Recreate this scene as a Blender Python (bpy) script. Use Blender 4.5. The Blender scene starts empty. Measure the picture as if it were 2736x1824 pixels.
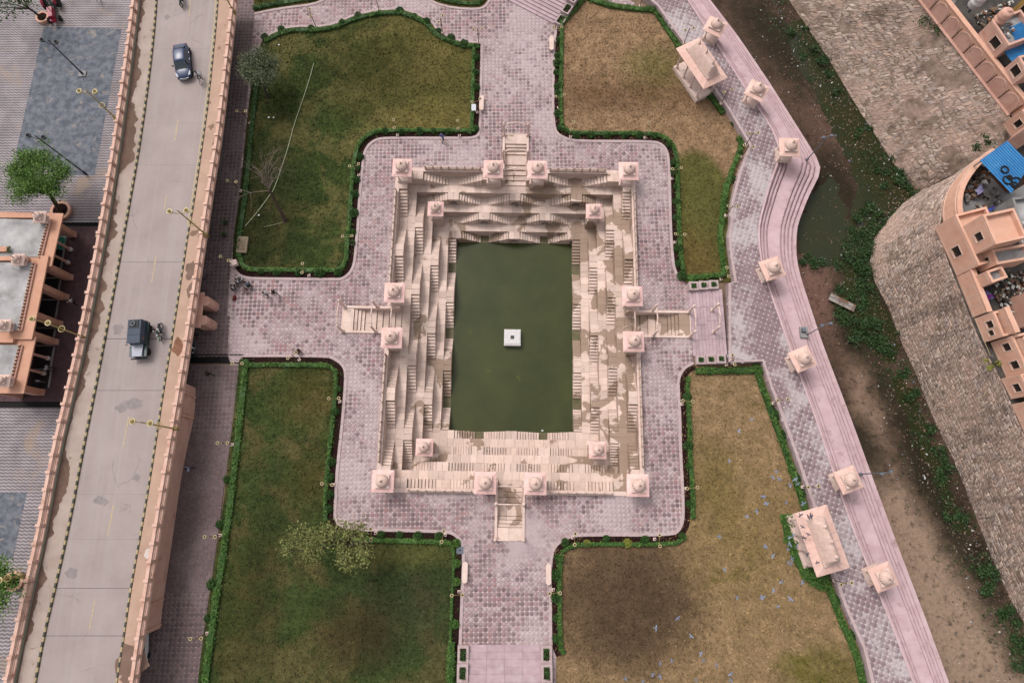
import bpy, bmesh, math, random
import numpy as np
from mathutils import Vector, Matrix
from mathutils.geometry import tessellate_polygon
from mathutils import noise as pnoise
random.seed(7); RNG = np.random.default_rng(11)
PI = math.pi
scene = bpy.context.scene
COL = scene.collection

# ---------------------------------------------------------------- camera, sky, sun, exposure
H, FOC = 66.0, 1700.0
TILT = math.atan(408 / 1700.0)
CT, ST = math.cos(TILT), math.sin(TILT)
cam_d = bpy.data.cameras.new('camera'); cam = bpy.data.objects.new('camera', cam_d); COL.objects.link(cam)
cam.location = (0, 0, H); cam.rotation_euler = (TILT, 0, 0)
cam_d.sensor_width = 36.0; cam_d.lens = FOC / 2736 * 36.0; cam_d.clip_end = 3000; cam_d.clip_start = 0.5
scene.camera = cam

SUN_EL, SUN_AZ = math.radians(54), math.radians(318)     # azimuth clockwise from +Y
world = bpy.data.worlds.new('World'); scene.world = world; world.use_nodes = True
wn = world.node_tree.nodes; wl = world.node_tree.links
for n in list(wn): wn.remove(n)
sky = wn.new('ShaderNodeTexSky'); sky.sky_type = 'NISHITA'; sky.sun_disc = False
sky.sun_elevation = SUN_EL; sky.sun_rotation = SUN_AZ; sky.dust_density = 4.0; sky.air_density = 1.2
hs = wn.new('ShaderNodeHueSaturation'); hs.inputs['Saturation'].default_value = 0.22
bgn = wn.new('ShaderNodeBackground'); bgn.inputs['Strength'].default_value = 0.13
wo = wn.new('ShaderNodeOutputWorld')
wl.new(sky.outputs[0], hs.inputs['Color']); wl.new(hs.outputs[0], bgn.inputs['Color']); wl.new(bgn.outputs[0], wo.inputs['Surface'])
sl = bpy.data.lights.new('sun', 'SUN'); sl.energy = 1.1; sl.angle = math.radians(22); sl.color = (1.0, 0.965, 0.945)
so = bpy.data.objects.new('sun', sl); COL.objects.link(so); so.location = (0, 0, 80)
sd = Vector((math.sin(SUN_AZ) * math.cos(SUN_EL), math.cos(SUN_AZ) * math.cos(SUN_EL), math.sin(SUN_EL)))
so.rotation_euler = sd.to_track_quat('Z', 'Y').to_euler()
vs = scene.view_settings
vs.view_transform = 'Standard'; vs.look = 'None'; vs.gamma = 1.0; vs.use_curve_mapping = False
vs.exposure = 0.72
scene.cycles.max_bounces = 6

# ---------------------------------------------------------------- places: a point of the photograph at a known height
def W(px, py, z=0.0):
    u = (px - 1368) / FOC; v = (912 - py) / FOC
    k = (z - H) / (-CT + v * ST)
    return Vector((u * k, (ST + v * CT) * k, z))
def WP(pts, z=0.0): return [W(x, y, z) for x, y in pts]

# ---------------------------------------------------------------- mesh and object helpers
class MB:
    def __init__(s): s.v = []; s.f = []; s.m = []
    def add(s, vs, fs, mi=0):
        b = len(s.v); s.v += [tuple(p) for p in vs]; s.f += [tuple(i + b for i in f) for f in fs]; s.m += [mi] * len(fs); return s
    def box(s, x0, x1, y0, y1, z0, z1, mi=0, M=None):
        vs = [Vector((x, y, z)) for z in (z0, z1) for y in (y0, y1) for x in (x0, x1)]
        if M is not None: vs = [M @ p for p in vs]
        fs = [(0, 2, 3, 1), (4, 5, 7, 6), (0, 1, 5, 4), (2, 6, 7, 3), (0, 4, 6, 2), (1, 3, 7, 5)]
        return s.add(vs, fs, mi)
    def prism(s, poly, z0, z1, mi=0, top=None):
        """poly: list of (x,y) counter-clockwise; z1 cap, sides, bottom"""
        n = len(poly); top = top or poly
        vs = [(p[0], p[1], z0) for p in poly] + [(p[0], p[1], z1) for p in top]
        fs = [tuple(range(n - 1, -1, -1)), tuple(range(n, 2 * n))] + [(i, (i + 1) % n, n + (i + 1) % n, n + i) for i in range(n)]
        return s.add(vs, fs, mi)
    def lathe(s, prof, seg=16, c=(0, 0, 0), mi=0, ribs=0, amp=0.0):
        vs = []; fs = []; n = len(prof)
        for r, z in prof:
            for k in range(seg):
                a = 2 * PI * k / seg; rr = r
                if ribs: rr = r * (1 + amp * (abs(math.cos(a * ribs / 2)) - 0.5))
                vs.append((c[0] + rr * math.cos(a), c[1] + rr * math.sin(a), c[2] + z))
        for i in range(n - 1):
            for k in range(seg):
                k2 = (k + 1) % seg
                fs.append((i * seg + k, i * seg + k2, (i + 1) * seg + k2, (i + 1) * seg + k))
        fs.append(tuple(range(seg - 1, -1, -1))); fs.append(tuple((n - 1) * seg + k for k in range(seg)))
        return s.add(vs, fs, mi)
    def tube(s, pts, r, seg=6, mi=0, r1=None):
        pts = [Vector(p) for p in pts]; n = len(pts); vs = []; fs = []
        for i, p in enumerate(pts):
            d = (pts[min(i + 1, n - 1)] - pts[max(i - 1, 0)]).normalized()
            a = d.cross(Vector((0, 0, 1)));
            if a.length < 1e-3: a = d.cross(Vector((1, 0, 0)))
            a.normalize(); b = d.cross(a)
            rr = (r[i] if isinstance(r, (list, tuple)) else (r if r1 is None else r + (r1 - r) * i / max(n - 1, 1)))
            for k in range(seg):
                t = 2 * PI * k / seg; vs.append(p + rr * (a * math.cos(t) + b * math.sin(t)))
        for i in range(n - 1):
            for k in range(seg):
                k2 = (k + 1) % seg; fs.append((i * seg + k, i * seg + k2, (i + 1) * seg + k2, (i + 1) * seg + k))
        fs.append(tuple(range(seg - 1, -1, -1))); fs.append(tuple((n - 1) * seg + k for k in range(seg)))
        return s.add(vs, fs, mi)
    def torus(s, c, R, r, seg=20, rs=6, axis='Z', mi=0):
        vs = []; fs = []
        for i in range(seg):
            a = 2 * PI * i / seg
            for j in range(rs):
                b = 2 * PI * j / rs; q = R + r * math.cos(b)
                p = (q * math.cos(a), q * math.sin(a), r * math.sin(b))
                if axis == 'X': p = (p[2], p[0], p[1])
                elif axis == 'Y': p = (p[0], p[2], p[1])
                vs.append((c[0] + p[0], c[1] + p[1], c[2] + p[2]))
        for i in range(seg):
            for j in range(rs):
                i2, j2 = (i + 1) % seg, (j + 1) % rs
                fs.append((i * rs + j, i2 * rs + j, i2 * rs + j2, i * rs + j2))
        return s.add(vs, fs, mi)
    def xf(s, M): s.v = [tuple(M @ Vector(p)) for p in s.v]; return s
    def mesh(s, name, mats, smooth=False):
        me = bpy.data.meshes.new(name); me.from_pydata(s.v, [], s.f)
        mats = mats if isinstance(mats, (list, tuple)) else [mats]
        for m in mats: me.materials.append(m)
        if len(mats) > 1: me.polygons.foreach_set('material_index', s.m)
        if smooth: me.polygons.foreach_set('use_smooth', [True] * len(me.polygons))
        bm = bmesh.new(); bm.from_mesh(me); bmesh.ops.recalc_face_normals(bm, faces=bm.faces); bm.to_mesh(me); bm.free()
        me.update(); return me
    def build(s, name, mats, parent=None, world=False, **kw):
        smooth = kw.pop('smooth', False)
        if world and parent is not None:
            L = parent_loc(parent); s.v = [(p[0] - L[0], p[1] - L[1], p[2] - L[2]) for p in s.v]
        return link(name, s.mesh(name, mats, smooth), parent, **kw)
def parent_loc(o):
    L = Vector((0, 0, 0))
    while o is not None: L = L + o.location; o = o.parent
    return L
def link(name, data, parent=None, loc=None, rz=0.0, label=None, cat=None, group=None, kind=None):
    o = bpy.data.objects.new(name, data); COL.objects.link(o)
    if parent is not None: o.parent = parent; CH.setdefault(parent.name, []).append(o)
    if loc is not None: o.location = loc
    if rz: o.rotation_euler = (0, 0, rz)
    if label: o['label'] = label
    if cat: o['category'] = cat
    if group: o['group'] = group
    if kind: o['kind'] = kind
    return o
def thing(name, label, cat, loc=(0, 0, 0), rz=0.0, group=None):
    return link(name, None, None, Vector(loc), rz, label, cat, group)
def solo(mb, name, mats, **kw):
    """a one-mesh thing given in world coordinates: its origin goes to its base"""
    a = np.array(mb.v); c = Vector(((a[:, 0].min() + a[:, 0].max()) / 2, (a[:, 1].min() + a[:, 1].max()) / 2, a[:, 2].min()))
    mb.v = [tuple(Vector(p) - c) for p in mb.v]
    return mb.build(name, mats, None, loc=c, **kw)
def copy_tree(o, parent=None, **props):
    c = o.copy(); COL.objects.link(c)
    if parent is not None: c.parent = parent; CH.setdefault(parent.name, []).append(c)
    for k, v in props.items():
        if v is not None: c[k] = v
    for ch in KIDS(o): copy_tree(ch, c)
    return c
CH = {}
def KIDS(o): return list(CH.get(o.name, ()))
def np_mesh(name, V, F, mats, parent=None, mi=None, smooth=False, **kw):
    """V (n,3), F (m,k) one polygon size"""
    V = np.asarray(V, dtype=np.float32); F = np.asarray(F, dtype=np.int32)
    if parent is not None and kw.pop('world', False):
        L = parent_loc(parent); V = V - np.array(L, dtype=np.float32)
    kw.pop('world', None)
    me = bpy.data.meshes.new(name); k = F.shape[1]
    me.vertices.add(len(V)); me.vertices.foreach_set('co', V.ravel())
    me.loops.add(F.size); me.loops.foreach_set('vertex_index', F.ravel())
    me.polygons.add(len(F)); me.polygons.foreach_set('loop_start', np.arange(0, F.size, k, dtype=np.int32))
    for m in (mats if isinstance(mats, (list, tuple)) else [mats]): me.materials.append(m)
    if mi is not None: me.polygons.foreach_set('material_index', np.asarray(mi, dtype=np.int32))
    if smooth: me.polygons.foreach_set('use_smooth', np.ones(len(F), dtype=bool))
    me.update(calc_edges=True); me.validate()
    return link(name, me, parent, **kw)
def in_poly(P, poly):
    P = np.asarray(P); x, y = P[:, 0], P[:, 1]; ins = np.zeros(len(P), bool); n = len(poly); j = n - 1
    for i in range(n):
        xi, yi = poly[i][0], poly[i][1]; xj, yj = poly[j][0], poly[j][1]
        if yi != yj: ins ^= ((yi > y) != (yj > y)) & (x < (xj - xi) * (y - yi) / (yj - yi) + xi)
        j = i
    return ins
def resample(pts, step, closed=False):
    pts = [Vector(p) for p in pts]
    if closed: pts = pts + [pts[0]]
    out = []; carry = 0.0
    for a, b in zip(pts, pts[1:]):
        L = (b - a).length
        if L < 1e-6: continue
        t = carry
        while t < L: out.append(a + (b - a) * (t / L)); t += step
        carry = t - L
    if not closed: out.append(pts[-1])
    return out
def smooth_line(pts, it=2, closed=False):
    pts = [Vector(p) for p in pts]
    for _ in range(it):
        q = [] if closed else [pts[0]]
        n = len(pts)
        for i in range(n if closed else n - 1):
            a, b = pts[i], pts[(i + 1) % n]; q += [a * .75 + b * .25, a * .25 + b * .75]
        if not closed: q.append(pts[-1])
        pts = q
    return pts
def sheet(name, polys, z, mats, parent=None, **kw):
    """flat sheet; polys[0] outer, the rest holes (x,y)"""
    ls = [[Vector((p[0], p[1], 0)) for p in q] for q in polys]
    flat = [p for q in ls for p in q]; tris = tessellate_polygon(ls)
    mb = MB(); mb.v = [(p.x, p.y, z) for p in flat]; mb.f = [tuple(t) for t in tris]; mb.m = [0] * len(tris)
    o = mb.build(name, mats, parent, **kw)
    bm = bmesh.new(); bm.from_mesh(o.data)
    for f in bm.faces:
        if f.normal.z < 0: f.normal_flip()
    bm.to_mesh(o.data); bm.free(); return o
def strip_mesh(A, B, zA=None, zB=None):
    n = len(A); mb = MB()
    mb.v = [tuple(p) for p in A] + [tuple(p) for p in B]
    mb.f = [(i, i + 1, n + i + 1, n + i) for i in range(n - 1)]; mb.m = [0] * (n - 1); return mb
def offset_line(pts, d, closed=False):
    """to the left of travel"""
    n = len(pts); out = []
    for i in range(n):
        a = pts[(i - 1) % n] if (closed or i > 0) else pts[i]; b = pts[(i + 1) % n] if (closed or i < n - 1) else pts[i]
        t = Vector((b[0] - a[0], b[1] - a[1], 0));
        if t.length < 1e-9: t = Vector((1, 0, 0))
        t.normalize(); out.append(Vector((pts[i][0] - t.y * d, pts[i][1] + t.x * d, pts[i][2] if len(pts[i]) > 2 else 0)))
    return out
def emit_pieces(parent, name, pieces, mats, cap=300, world=True, stuff_name=None, key=None):
    """pieces: (verts, faces). The largest become parts of their own, the rest one part of kind stuff"""
    if key is None:
        key = lambda p: -(max(v[0] for v in p[0]) - min(v[0] for v in p[0])) * (max(v[1] for v in p[0]) - min(v[1] for v in p[0]))
    idx = sorted(range(len(pieces)), key=lambda i: key(pieces[i]))
    for i in idx[:cap]:
        vs, fs = pieces[i]; mb = MB().add(vs, fs); c = np.mean(np.array([tuple(v) for v in vs]), axis=0)
        pl = parent_loc(parent) if world else Vector((0, 0, 0))
        mb.v = [(p[0] - c[0], p[1] - c[1], p[2] - c[2]) for p in mb.v]
        mb.build(name, mats, parent, loc=Vector(c) - pl)
    rest = idx[cap:]
    if rest:
        mb = MB()
        for i in rest: mb.add(*pieces[i])
        mb.build(stuff_name or name, mats, parent, world=world, kind='stuff')
def box_piece(x0, x1, y0, y1, z0, z1, ch=0.0):
    """a slab with its top edges chamfered"""
    if ch <= 0:
        mb = MB().box(x0, x1, y0, y1, z0, z1); return mb.v, mb.f
    q = [(x0, y0), (x1, y0), (x1, y1), (x0, y1)]; t = [(x0 + ch, y0 + ch), (x1 - ch, y0 + ch), (x1 - ch, y1 - ch), (x0 + ch, y1 - ch)]
    vs = [(a, b, z0) for a, b in q] + [(a, b, z1 - ch) for a, b in q] + [(a, b, z1) for a, b in t]
    fs = [(i, (i + 1) % 4, 4 + (i + 1) % 4, 4 + i) for i in range(4)] + [(4 + i, 4 + (i + 1) % 4, 8 + (i + 1) % 4, 8 + i) for i in range(4)] + [(8, 9, 10, 11)]
    return vs, fs

# ---------------------------------------------------------------- materials
def lin(c): c = c / 255.0; return c / 12.92 if c <= 0.04045 else ((c + 0.055) / 1.055) ** 2.4
ALB = 0.62
def C(r, g, b, k=1.0): return (min(lin(r) * ALB * k, .95), min(lin(g) * ALB * k, .95), min(lin(b) * ALB * k, .95), 1.0)
class NT:
    def __init__(s, name):
        s.m = bpy.data.materials.new(name); s.m.use_nodes = True; s.t = s.m.node_tree; s.t.nodes.clear()
        s.out = s.t.nodes.new('ShaderNodeOutputMaterial'); s.b = s.t.nodes.new('ShaderNodeBsdfPrincipled')
        s.t.links.new(s.b.outputs[0], s.out.inputs[0]); s.geo = s.t.nodes.new('ShaderNodeNewGeometry'); s.pos = s.geo.outputs['Position']
    def n(s, ty, **kw):
        x = s.t.nodes.new(ty)
        for k, v in kw.items(): setattr(x, k, v)
        return x
    def set(s, sock, v):
        if isinstance(v, bpy.types.NodeSocket): s.t.links.new(v, sock)
        else: sock.default_value = v
    def noise(s, scale, detail=5, rough=.55, vec=None, dist=0.0):
        x = s.n('ShaderNodeTexNoise'); s.set(x.inputs['Vector'], vec or s.pos); x.inputs['Scale'].default_value = scale
        x.inputs['Detail'].default_value = detail; x.inputs['Roughness'].default_value = rough; x.inputs['Distortion'].default_value = dist
        return x.outputs['Fac']
    def ramp(s, f, lo, hi):
        x = s.n('ShaderNodeMapRange'); s.set(x.inputs[0], f); x.inputs[1].default_value = lo; x.inputs[2].default_value = hi; return x.outputs[0]
    def mix(s, f, a, b, mode='MIX'):
        x = s.n('ShaderNodeMix', data_type='RGBA', blend_type=mode); s.set(x.inputs[0], f); s.set(x.inputs[6], a); s.set(x.inputs[7], b); return x.outputs[2]
    def math(s, op, a, b=0.0, c=None, clamp=False):
        x = s.n('ShaderNodeMath', operation=op, use_clamp=clamp); s.set(x.inputs[0], a); s.set(x.inputs[1], b)
        if c is not None: s.set(x.inputs[2], c)
        return x.outputs[0]
    def island(s):
        oi = s.n('ShaderNodeObjectInfo').outputs['Random']
        return s.math('FRACT', s.math('ADD', s.geo.outputs['Random Per Island'], s.math('MULTIPLY', oi, 7.31)))
    def val(s, col, f):
        x = s.n('ShaderNodeHueSaturation'); s.set(x.inputs['Color'], col); s.set(x.inputs['Value'], f); return x.outputs[0]
    def blob(s, cx, cy, rx, ry, soft=.35, nz=.5, nscale=.35, rot=0.0):
        """1 inside an uneven patch of the ground"""
        mp = s.n('ShaderNodeMapping', vector_type='TEXTURE'); s.set(mp.inputs[0], s.pos); mp.inputs[1].default_value = (cx, cy, 0); mp.inputs[2].default_value = (0, 0, rot); mp.inputs[3].default_value = (rx, ry, 1e4)
        ln = s.n('ShaderNodeVectorMath', operation='LENGTH'); s.set(ln.inputs[0], mp.outputs[0])
        d = s.math('ADD', ln.outputs['Value'], s.math('MULTIPLY', s.math('SUBTRACT', s.noise(nscale, 6, .6), .5), nz * 2))
        return s.ramp(d, 1 + soft, 1 - soft)
    def bump(s, h, strength, dist=.02):
        x = s.n('ShaderNodeBump'); s.set(x.inputs['Height'], h); x.inputs['Strength'].default_value = strength; x.inputs['Distance'].default_value = dist
        s.t.links.new(x.outputs[0], s.b.inputs['Normal'])
    def done(s, col, rough=.85, spec=.25, metal=0.0):
        s.set(s.b.inputs['Base Color'], col); s.set(s.b.inputs['Roughness'], rough); s.b.inputs['Specular IOR Level'].default_value = spec; s.b.inputs['Metallic'].default_value = metal
        return s.m
def M(name, col, col2=None, ns=1.2, isl=0.0, rough=.85, spec=.25, bump=0.0, bs=14, metal=0.0, stain=None, lo=.35, hi=.65, fine=0.0):
    t = NT(name); c = col
    if col2 is not None: c = t.mix(t.ramp(t.noise(ns, 7, .62), lo, hi), col, col2)
    if stain: # (colour, scale, lo, hi)
        c = t.mix(t.ramp(t.noise(stain[1], 6, .6, dist=.4), stain[2], stain[3]), c, stain[0])
    if fine: c = t.val(c, t.ramp(t.noise(9, 4, .7), -.5 / fine + .5, .5 / fine + .5) if False else t.math('ADD', 1 - fine / 2, t.math('MULTIPLY', t.noise(7, 5, .75), fine)))
    if isl: c = t.val(c, t.math('ADD', 1 - isl, t.math('MULTIPLY', t.island(), 2 * isl)))
    if bump: t.bump(t.noise(bs, 5, .7), bump)
    return t.done(c, rough, spec, metal)
# ---------------------------------------------------------------- the materials of the place
def stone_mat(name, a, b, wet=.5, isl=.15):
    t = NT(name)
    c = t.mix(t.ramp(t.noise(.9, 7, .65), .3, .7), a, b)
    c = t.val(c, t.math('ADD', 1 - isl, t.math('MULTIPLY', t.island(), 2 * isl)))
    g = t.ramp(t.noise(3.1, 6, .7, dist=.5), .56, .74)                    # grime
    c = t.mix(t.math('MULTIPLY', g, .45), c, C(138, 112, 92))
    if wet:                                                              # damp brown patches with a hard edge
        x = t.n('ShaderNodeSeparateXYZ'); t.set(x.inputs[0], t.pos)
        bias = t.math('ADD', t.ramp(x.outputs[0], -14, 14), t.math('MULTIPLY', t.ramp(x.outputs[2], 0, -5.5), .30))
        w = t.ramp(t.math('ADD', t.noise(.30, 5, .56, dist=.5), t.math('MULTIPLY', bias, .13)), .640, .652)
        c = t.mix(t.math('MULTIPLY', w, wet), c, C(156, 130, 108))
        t.set(t.b.inputs['Roughness'], .8)
    t.bump(t.noise(16, 6, .7), .35, .02)
    return t.done(c, .82, .2)
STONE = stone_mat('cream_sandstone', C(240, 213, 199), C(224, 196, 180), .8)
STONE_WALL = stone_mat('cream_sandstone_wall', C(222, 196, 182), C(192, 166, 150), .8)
PINK = M('pink_sandstone', C(255, 212, 204), C(242, 194, 184), ns=1.1, isl=.08, bump=.15, stain=(C(214, 170, 158), 2.2, .55, .8), fine=.12)
PINK_DOME = M('pale_dome_stone', C(240, 208, 194), C(222, 188, 174), ns=2.5, bump=.2, bs=30, fine=.15)
CREAM = M('cream_plaster', C(244, 218, 206), C(230, 198, 184), ns=1.4, bump=.15, fine=.14)

def tile_mat(name, cols, dust, dust_lo, dust_hi, dusts=.16, k=1.0):
    t = NT(name); r = t.island()
    cr = t.n('ShaderNodeValToRGB'); t.set(cr.inputs[0], r); e = cr.color_ramp; e.interpolation = 'CONSTANT'
    e.elements[0].position = 0; e.elements[0].color = cols[0]; e.elements[1].position = 1 / len(cols); e.elements[1].color = cols[1]
    for i in range(2, len(cols)): x = e.elements.new(i / len(cols)); x.color = cols[i]
    c = cr.outputs[0]
    n1 = t.noise(dusts, 6, .62, dist=.6); n2 = t.noise(2.3, 5, .7)
    d = t.ramp(t.math('ADD', t.math('ADD', n1, t.math('MULTIPLY', t.math('SUBTRACT', n2, .5), .35)), t.math('MULTIPLY', t.math('SUBTRACT', r, .5), .10)), dust_lo, dust_hi)
    c = t.mix(t.math('MULTIPLY', d, .86), c, dust)
    w = t.ramp(t.noise(.11, 6, .6, dist=.5), .70, .72); c = t.mix(t.math('MULTIPLY', w, .35), c, C(150, 122, 104))
    c = t.val(c, t.math('ADD', .88, t.math('MULTIPLY', t.noise(14, 5, .75), .24)))
    t.bump(t.noise(22, 4, .7), .2, .01)
    return t.done(c, .78, .25)
OCT = [C(144, 118, 118), C(158, 130, 130), C(126, 104, 106), C(172, 140, 140), C(150, 126, 126), C(164, 124, 124), C(138, 116, 116), C(176, 148, 146), C(132, 108, 108), C(186, 162, 160)]
DUST = C(204, 184, 182)
TILE = tile_mat('octagon_stone_tile', OCT, DUST, .45, .59, .14)
DIAMOND = tile_mat('pale_diamond_tile', [C(224, 206, 202), C(208, 190, 188), C(194, 176, 176), C(214, 198, 194)], DUST, .44, .66)
GROUT = tile_mat('paving_joint', [C(168, 143, 142), C(168, 143, 142)], DUST, .42, .62)
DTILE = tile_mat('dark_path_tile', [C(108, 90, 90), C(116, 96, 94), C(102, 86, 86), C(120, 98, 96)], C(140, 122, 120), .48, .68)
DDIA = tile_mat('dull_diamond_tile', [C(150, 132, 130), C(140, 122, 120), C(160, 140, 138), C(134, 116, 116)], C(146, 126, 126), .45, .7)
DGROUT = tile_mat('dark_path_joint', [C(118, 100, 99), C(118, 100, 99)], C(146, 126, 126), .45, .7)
PTILE = tile_mat('promenade_tile', [C(146, 122, 124), C(138, 116, 120), C(156, 130, 132), C(142, 118, 122)], C(204, 190, 190), .47, .62, .2)
PDIA = tile_mat('promenade_diamond', [C(216, 202, 196), C(204, 188, 184), C(224, 210, 204), C(208, 190, 186)], C(204, 190, 190), .5, .62, .2)
PGROUT = tile_mat('promenade_joint', [C(150, 127, 129), C(150, 127, 129)], C(204, 190, 190), .46, .62, .2)
KERB = M('pale_kerb', C(206, 184, 182), C(190, 164, 162), ns=2, fine=.2)
SOIL = M('dark_bed_soil', C(50, 24, 24), C(34, 22, 20), ns=3, bump=.4, rough=.95, spec=.1)  # soil colour with the shade of a sunken bed put in
ROSE = M('rose_stone', C(222, 192, 194), C(208, 174, 176), ns=.8, isl=.05, bump=.2, stain=(C(172, 138, 136), .9, .58, .76), fine=.22)
LAV = M('lavender_step_stone', C(204, 178, 182), C(188, 160, 164), ns=1.5, isl=.07, bump=.2, stain=(C(206, 188, 190), .9, .58, .76), fine=.15)
SALMON = M('salmon_paint', C(242, 192, 166), C(228, 174, 148), ns=.9, rough=.75, stain=(C(196, 136, 106), .8, .60, .8), fine=.14)
SALMON2 = M('pink_render', C(234, 186, 166), C(218, 166, 148), ns=.7, stain=(C(180, 126, 108), .6, .58, .8), fine=.12)
ORANGE = M('orange_paint', C(222, 168, 140), C(208, 152, 124), ns=.6, rough=.7, stain=(C(228, 176, 148), .5, .55, .75), fine=.1)
WHITE = M('white_paint', C(232, 226, 224), C(220, 212, 210), ns=3, rough=.6)
WHITELINE = M('white_border_line', C(240, 212, 196), C(230, 198, 180), ns=3)
CONC = M('grey_concrete', C(176, 172, 170), C(132, 128, 126), ns=.5, lo=.3, hi=.7, fine=.3, bump=.3, stain=(C(112, 106, 104), .9, .56, .70))
CONC_W = M('pale_roof_concrete', C(200, 196, 194), C(150, 146, 144), ns=.45, lo=.35, hi=.65, fine=.3, bump=.3, stain=(C(124, 118, 114), .8, .60, .74))
DARK = M('dark_metal', C(44, 44, 48), C(34, 34, 38), ns=4, rough=.5, spec=.4)
BROWNPOST = M('brown_lamp_post', C(96, 72, 58), C(74, 54, 46), ns=4, rough=.6)
GOLD = M('gold_paint', C(188, 164, 100), C(164, 138, 80), ns=5, rough=.45, spec=.5)
GLOBE = M('cream_lantern', C(226, 210, 162), C(208, 188, 138), ns=5, rough=.4)
GREY = M('grey_galvanised', C(122, 128, 136), C(104, 108, 116), ns=5, rough=.5)
BLACK = M('black_rubber', C(30, 29, 30), C(40, 38, 38), ns=6, rough=.8)
MAROON = M('maroon_floor_tile', C(96, 70, 72), C(78, 56, 60), ns=1.1, isl=.1, fine=.2, stain=(C(120, 98, 96), .7, .6, .75))
GREENTRIM = M('faded_green_paint', C(128, 140, 122), C(150, 140, 124), ns=1.1, fine=.3)
BLUEROOF = M('blue_sheet_roof', C(58, 140, 200), C(46, 124, 188), ns=.8, rough=.5, spec=.4, stain=(C(98, 164, 208), 1.1, .58, .75), fine=.12)
BROWNWALL = M('brown_wall', C(150, 106, 80), C(132, 92, 72), ns=.9, fine=.2)
YELLOWWALL = M('ochre_wall', C(196, 156, 84), C(180, 138, 70), ns=.9, fine=.2)
GLASS = M('dark_opening_glass', C(34, 30, 28), C(46, 42, 38), ns=2, rough=.3, spec=.5)
BARK = M('grey_bark', C(92, 76, 62), C(64, 52, 44), ns=6, bump=.6, rough=.95)
PALEBARK = M('pale_dry_branch', C(150, 134, 120), C(116, 100, 88), ns=6, bump=.5, rough=.95)
RUBBISH = M('mixed_litter', C(190, 184, 178), C(120, 112, 104), ns=2, isl=.55)

def leaf_mat(name, a, b, c3, rough=.6):
    t = NT(name); r = t.island()
    c = t.mix(r, a, b); c = t.mix(t.ramp(t.noise(1.7, 3, .6), .5, .72), c, c3)
    t.b.inputs['Subsurface Weight'].default_value = 0.0
    return t.done(c, rough, .25)
HEDGE = leaf_mat('hedge_leaf', C(44, 80, 26), C(110, 144, 64), C(62, 102, 36))
SHRUBM = leaf_mat('shrub_leaf', C(36, 66, 24), C(74, 108, 44), C(44, 78, 28))
YSHRUB = leaf_mat('yellow_shrub_leaf', C(120, 130, 50), C(166, 160, 72), C(142, 120, 66))
TREEG = leaf_mat('bright_tree_leaf', C(58, 100, 34), C(120, 150, 62), C(76, 118, 40))
TREEGREY = leaf_mat('grey_green_leaf', C(72, 84, 56), C(122, 128, 92), C(60, 72, 46))
TREEY = leaf_mat('yellow_green_leaf', C(104, 112, 56), C(152, 150, 88), C(88, 96, 50))
WILD = leaf_mat('wild_scrub_leaf', C(32, 58, 26), C(74, 102, 54), C(46, 74, 34))

def lawn_mat(name, green, green2, dry, dry2, cover, blobs=(), scale=.16, tuft=False):
    """cover: share of dry grass; blobs: ((cx,cy,rx,ry,soft,nz), colour, amount)"""
    t = NT(name)
    g = t.mix(t.ramp(t.noise(.5, 7, .68), .32, .68), green, green2)
    d = t.mix(t.ramp(t.noise(.8, 8, .72), .34, .66), dry, dry2)
    m = t.ramp(t.noise(scale, 8, .66, dist=.3), .62 - cover * .3, .74 - cover * .34)
    c = t.mix(m, g, d)
    for bl, colr, amt in blobs:
        c = t.mix(t.math('MULTIPLY', t.blob(*bl), amt), c, colr)
    c = t.val(c, t.math('ADD', .58, t.math('MULTIPLY', t.ramp(t.noise(2.0, 9, .9), .3, .7), .84)))
    c = t.val(c, t.math('ADD', .70, t.math('MULTIPLY', t.ramp(t.noise(.55, 8, .8, dist=.5), .3, .7), .55)))
    if True: c = t.val(c, t.math('ADD', .86, t.math('MULTIPLY', t.island(), .34)))
    if tuft: c = t.val(c, t.math('ADD', .62, t.math('MULTIPLY', t.island(), .80)))
    t.bump(t.noise(9, 6, .8), .8, .06)
    return t.done(c, .95, .08)
# ================================================================ GROUND, PAVING, LAWNS
PC = Vector((0.1, 18.0, 0)); PR = math.radians(-0.9)          # the stepwell's centre and turn
PM = Matrix.Translation(PC) @ Matrix.Rotation(PR, 4, 'Z')
def PO(u, v, z=0.0): return PM @ Vector((u, v, z))
A_, B_ = 13.6, 18.0                                            # half width and half length at the rim
ENT = {'N': 22.4, 'S': 22.4, 'W': 18.3, 'E': 19.0}             # outer ends of the four entry stairs
ew = 1.5
cross = [(-A_, -B_), (-ew, -B_), (-ew, -ENT['S']), (ew, -ENT['S']), (ew, -B_), (A_, -B_), (A_, -ew), (ENT['E'], -ew), (ENT['E'], ew), (A_, ew), (A_, B_),
         (ew, B_), (ew, ENT['N']), (-ew, ENT['N']), (-ew, B_), (-A_, B_), (-A_, ew), (-ENT['W'], ew), (-ENT['W'], -ew), (-A_, -ew)]
HOLE = [PO(u * .996, v * .997) for u, v in cross]

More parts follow.
